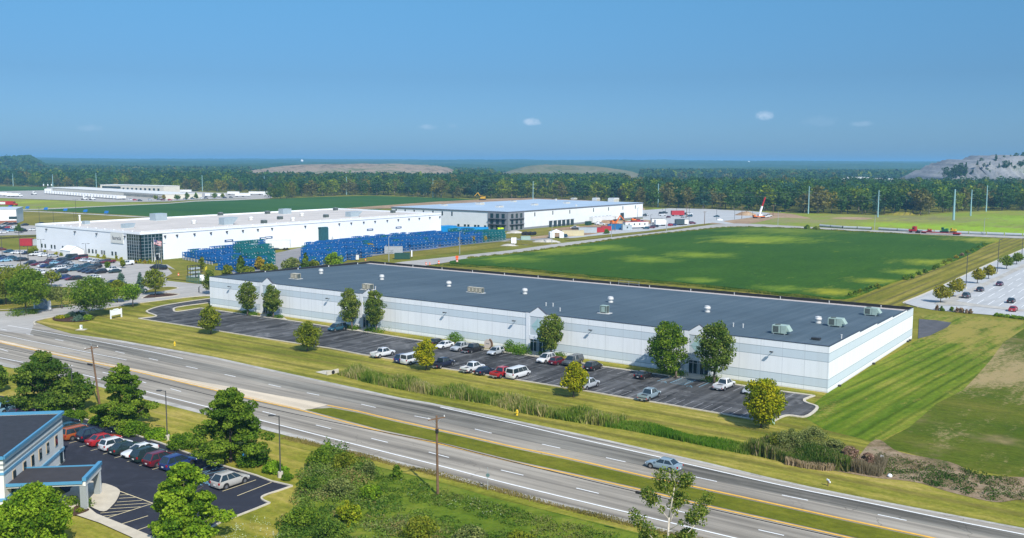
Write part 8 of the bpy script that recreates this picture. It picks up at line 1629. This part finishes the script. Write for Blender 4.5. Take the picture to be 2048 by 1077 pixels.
# lowboy truck with machines
p = g(1867, 468.5); hd = zrot(g(1800, 465)-g(1900, 470.3)); r = empty('lowboy_truck', (p.x, p.y, .13), hd, 'red semi truck with a long low trailer on the far road', 'truck'); tractor(r, 11.5, REDP)
b = MB(); b.box(-15, 6.5, -1.3, 1.3, .75, 1.1, REDP); b.box(6.5, 9.5, -.6, .6, 1.2, 1.6, DKMETAL); b.box(-15, -11, -1.3, 1.3, 1.1, 1.35, REDP); b.build('flatbed', None, r)
for x in (-14, -12.8, -11.6, 5.0, 6.2):
    b = MB(); b.cyl((x, -1.25, .5), (x, 1.25, .5), .5, n=12, m=TYRE); b.build('wheel', None, r)
def machine(name, lab, at, rz, body, cabm, s_=1.0, boom=False, z=0.0):
    r = empty(name, (at.x, at.y, z), rz, lab, 'machine'); r.scale = (s_,)*3
    for sy in (-1, 1):
        b = MB(); b.box(-1.9, 1.9, *sorted((sy*.75, sy*1.35)), .1, .9, DKMETAL); b.cyl((-1.9, sy*.75, .5), (-1.9, sy*1.35, .5), .42, n=10, m=DKMETAL); b.cyl((1.9, sy*.75, .5), (1.9, sy*1.35, .5), .42, n=10, m=DKMETAL); b.build('track', None, r)
    b = MB(); b.box(-2.0, 1.2, -1.2, 1.2, .95, 2.1, body); b.box(-2.0, -.9, -1.15, 1.15, 2.1, 2.5, body); b.build('body', None, r)
    b = MB(); b.box(.2, 1.5, -.2, 1.1, 1.6, 3.1, cabm); b.box(.25, 1.53, -.23, 1.13, 2.1, 2.9, GLASS); b.build('cab', None, r)
    if boom:
        b = MB(); b.bar((1.2, -.6, 1.8), (3.6, -.6, 5.2), .5, .45, body); b.bar((3.6, -.6, 5.2), (6.2, -.6, 2.6), .38, .4, body); b.add([(6.0, -1.1, 2.7), (6.0, -.1, 2.7), (6.9, -.1, 1.6), (6.9, -1.1, 1.6), (5.8, -.6, 1.5)], [(0, 1, 2, 3), (0, 4, 1), (3, 2, 4)], DKMETAL); b.build('boom', None, r)
    else: b = MB(); b.bar((1.9, -1.4, .5), (1.9, 1.4, .5), .3, 1.1, body); b.build('blade', None, r)
    return r
YM = mat('machine_yellow', (.65, .38, .02), .5, .1, .1); GM = mat('machine_green', (.02, .14, .06), .5, .1, .1); OM = mat('machine_orange', (.70, .16, .02), .5, .1, .1)
e_ = Vector((math.cos(hd), math.sin(hd), 0)); machine('dozer', 'green cabbed machine loaded on the low trailer', p-e_*6, hd, GM, GM, .95, z=1.22); machine('skid_machine', 'yellow machine at the tail of the low trailer', p-e_*10.8, hd, YM, YM, .8, z=1.5); machine('red_implement', 'red and yellow implement at the front of the low trailer', p+e_*2.5, hd, REDP, YM, .6, z=1.22)
machine('excavator', 'yellow excavator whose raised arm shows above the grey-blue roof', g(965, 400.5), 2.9, YM, YM, 1.5, True, .06)
machine('excavator', 'orange telescopic machine in the works yard beside the trailer', g(1228, 451), .5, OM, DKMETAL, 1.2, True, .12); machine('small_loader', 'orange machine beside the red pickups', g(1268, 444), .3, OM, DKMETAL, .9, False, .12)
# crane
cp = g(1519, 436.5); r = empty('mobile_crane', (cp.x, cp.y, .1), .3, 'mobile crane with a raised red and white boom at the woods edge', 'crane')
b = MB(); b.box(-4, 4, -1.3, 1.3, .8, 1.3, OM); b.box(-5.2, -4, -1.2, 1.2, .8, 2.2, OM); b.box(-1.2, 1.6, -1.2, 1.2, 1.4, 2.7, WHITE); b.build('carrier', None, r)
for x in (-4.4, -3.0, 2.2, 3.5): b = MB(); b.cyl((x, -1.3, .5), (x, 1.3, .5), .5, n=12, m=TYRE); b.build('wheel', None, r)
tip = at_dist(1530.5, 395, cp.y+2)-Vector((cp.x, cp.y, .1)); rot = Matrix.Rotation(-.3, 4, 'Z'); tip = rot @ tip; ft = Vector((0, 0, 3.2)); midp = ft.lerp(tip, .45)
b = MB(); b.bar(ft, midp, 1.0, 1.1, WHITE); b.build('boom', None, r); b = MB(); b.bar(midp, tip, .75, .85, REDP); b.build('boom_tip', None, r); b = MB(); b.bar(ft+Vector((1.5, 0, 0)), ft.lerp(tip, .3), .35, None, STEEL); b.build('ram', None, r)
for lab, (u, v), k in (('white pickup right of the crane', (1531, 433.5), 'pickup'), ('white truck farthest right of the crane', (1537, 432), 'pickup')): vehicle(k, C_['white'], (u, v), .3, lab, detail=0, z=.05, name='pickup_truck', cat='pickup')
# dirt and rubble heaps, tyres, culvert rings
def heap(name, lab, uv, w_, d_, h_, m_, n=26, seed=1, cat='heap'):
    rs = random.Random(seed); b = MB(); V = []; 
    for i in range(7):
        t = i/6
        for k in range(n): a = 2*math.pi*k/n; R_ = 1-t; V.append((w_/2*R_*math.cos(a)*rs.uniform(.85, 1.15), d_/2*R_*math.sin(a)*rs.uniform(.85, 1.15), h_*(1-(1-t)**1.6)*rs.uniform(.8, 1.1) if i else -.05))
    b.add(V, [(i*n+k, i*n+(k+1) % n, (i+1)*n+(k+1) % n, (i+1)*n+k) for i in range(6) for k in range(n)]); o = b.build(name, m_, None, smooth=True); o.location = g(*uv); return tag(o, lab, cat)
heap('dirt_heap', 'brown earth heap in the works lot left of the crane', (1492, 431), 18, 12, 3.0, DIRT, seed=2); heap('dirt_heap', 'flat brown heap in the works yard before the docks', (1152, 457), 12, 6, 1.6, DIRT, seed=3); heap('rubble_heap', 'pile of pale rocks on the driveway corner lawn', (1093, 485), 16, 5, 1.6, SAND, seed=4); heap('dirt_heap', 'low grassy brown mound before the woods on the right', (1805, 430.5), 34, 12, 2.6, G_STRIP, seed=5); heap('rubble_heap', 'pale rubble beside the factory driveway sign', (1018, 492), 9, 3, 1.0, SAND, seed=6); heap('dirt_heap', 'long earth bank before the long white trailer', (1225, 447), 40, 6, 2.2, DIRT, seed=7); heap('rubble_heap', 'pale heap on the grass left of the black pipes', (1030, 467), 12, 4, 1.6, SAND, seed=8)
heap('rubble_heap', 'white debris pile at the entrance of the works lot', (1440, 441), 5, 3, 1.1, WHITE, seed=9)
for i, u in enumerate((1049, 1058, 1067)):
    b = MB(); b.cyl((-2.6, 0, .9), (2.6, 0, .9), .95, n=14, m=BLACK); b.cyl((-2.62, 0, .9), (2.62, 0, .9), .7, n=14, m=DKMETAL); o = b.build('black_pipe', None); o.location = g(u, 470.5, .13); o.rotation_euler = (0, 0, 1.2); tag(o, ['left', 'middle', 'right'][i]+' one of three black pipes on the works lawn', 'pipe')
# stop lines: litter-free scene details by the factory door
for i, (u, v, pl) in enumerate([(272, 528, 'autumn'), (280, 527, 'yellow'), (290, 527.5, 'autumn'), (300, 528, 'yellow'), (113, 511, 'yellow'), (122, 512.5, 'olive'), (196, 515, 'yellow'), (208, 517, 'yellow'), (233, 519, 'yellow'), (243, 522, 'yellow'), (90, 507, 'yellow')]):
    shrub('flower_shrub', 'small yellowish shrub at the foot of the factory wall', (u, v), 8, 1.6, pl, n=160, leaf=.4, nl=8, group='small yellowish shrubs along the factory wall')
b = MB(); b.box(-.12, .12, -.12, .12, 0, 1.7, DKMETAL); b.bar((0, 0, 1.7), (.5, 0, 2.2), .12, None, DKMETAL); o = b.build('gate_post', None); o.location = g(398, 586); tag(o, 'dark post standing in the road beside the warehouse corner', 'post')

# ================================================================== AIR
hz = MB(); hz.box(-15000, 15000, -3200, 14200, -2.5, 90)
hzo = hz.build('haze', None); hm_ = bpy.data.materials.new('haze_air'); hm_.use_nodes = True; nt = hm_.node_tree; nt.nodes.clear()
out_ = nt.nodes.new('ShaderNodeOutputMaterial'); pv = nt.nodes.new('ShaderNodeVolumePrincipled'); pv.inputs['Density'].default_value = HAZE_D; pv.inputs['Color'].default_value = (*HAZE_C, 1); pv.inputs['Anisotropy'].default_value = 0.0
nt.links.new(pv.outputs[0], out_.inputs['Volume']); hzo.data.materials.append(hm_); tag(hzo, kind='stuff')
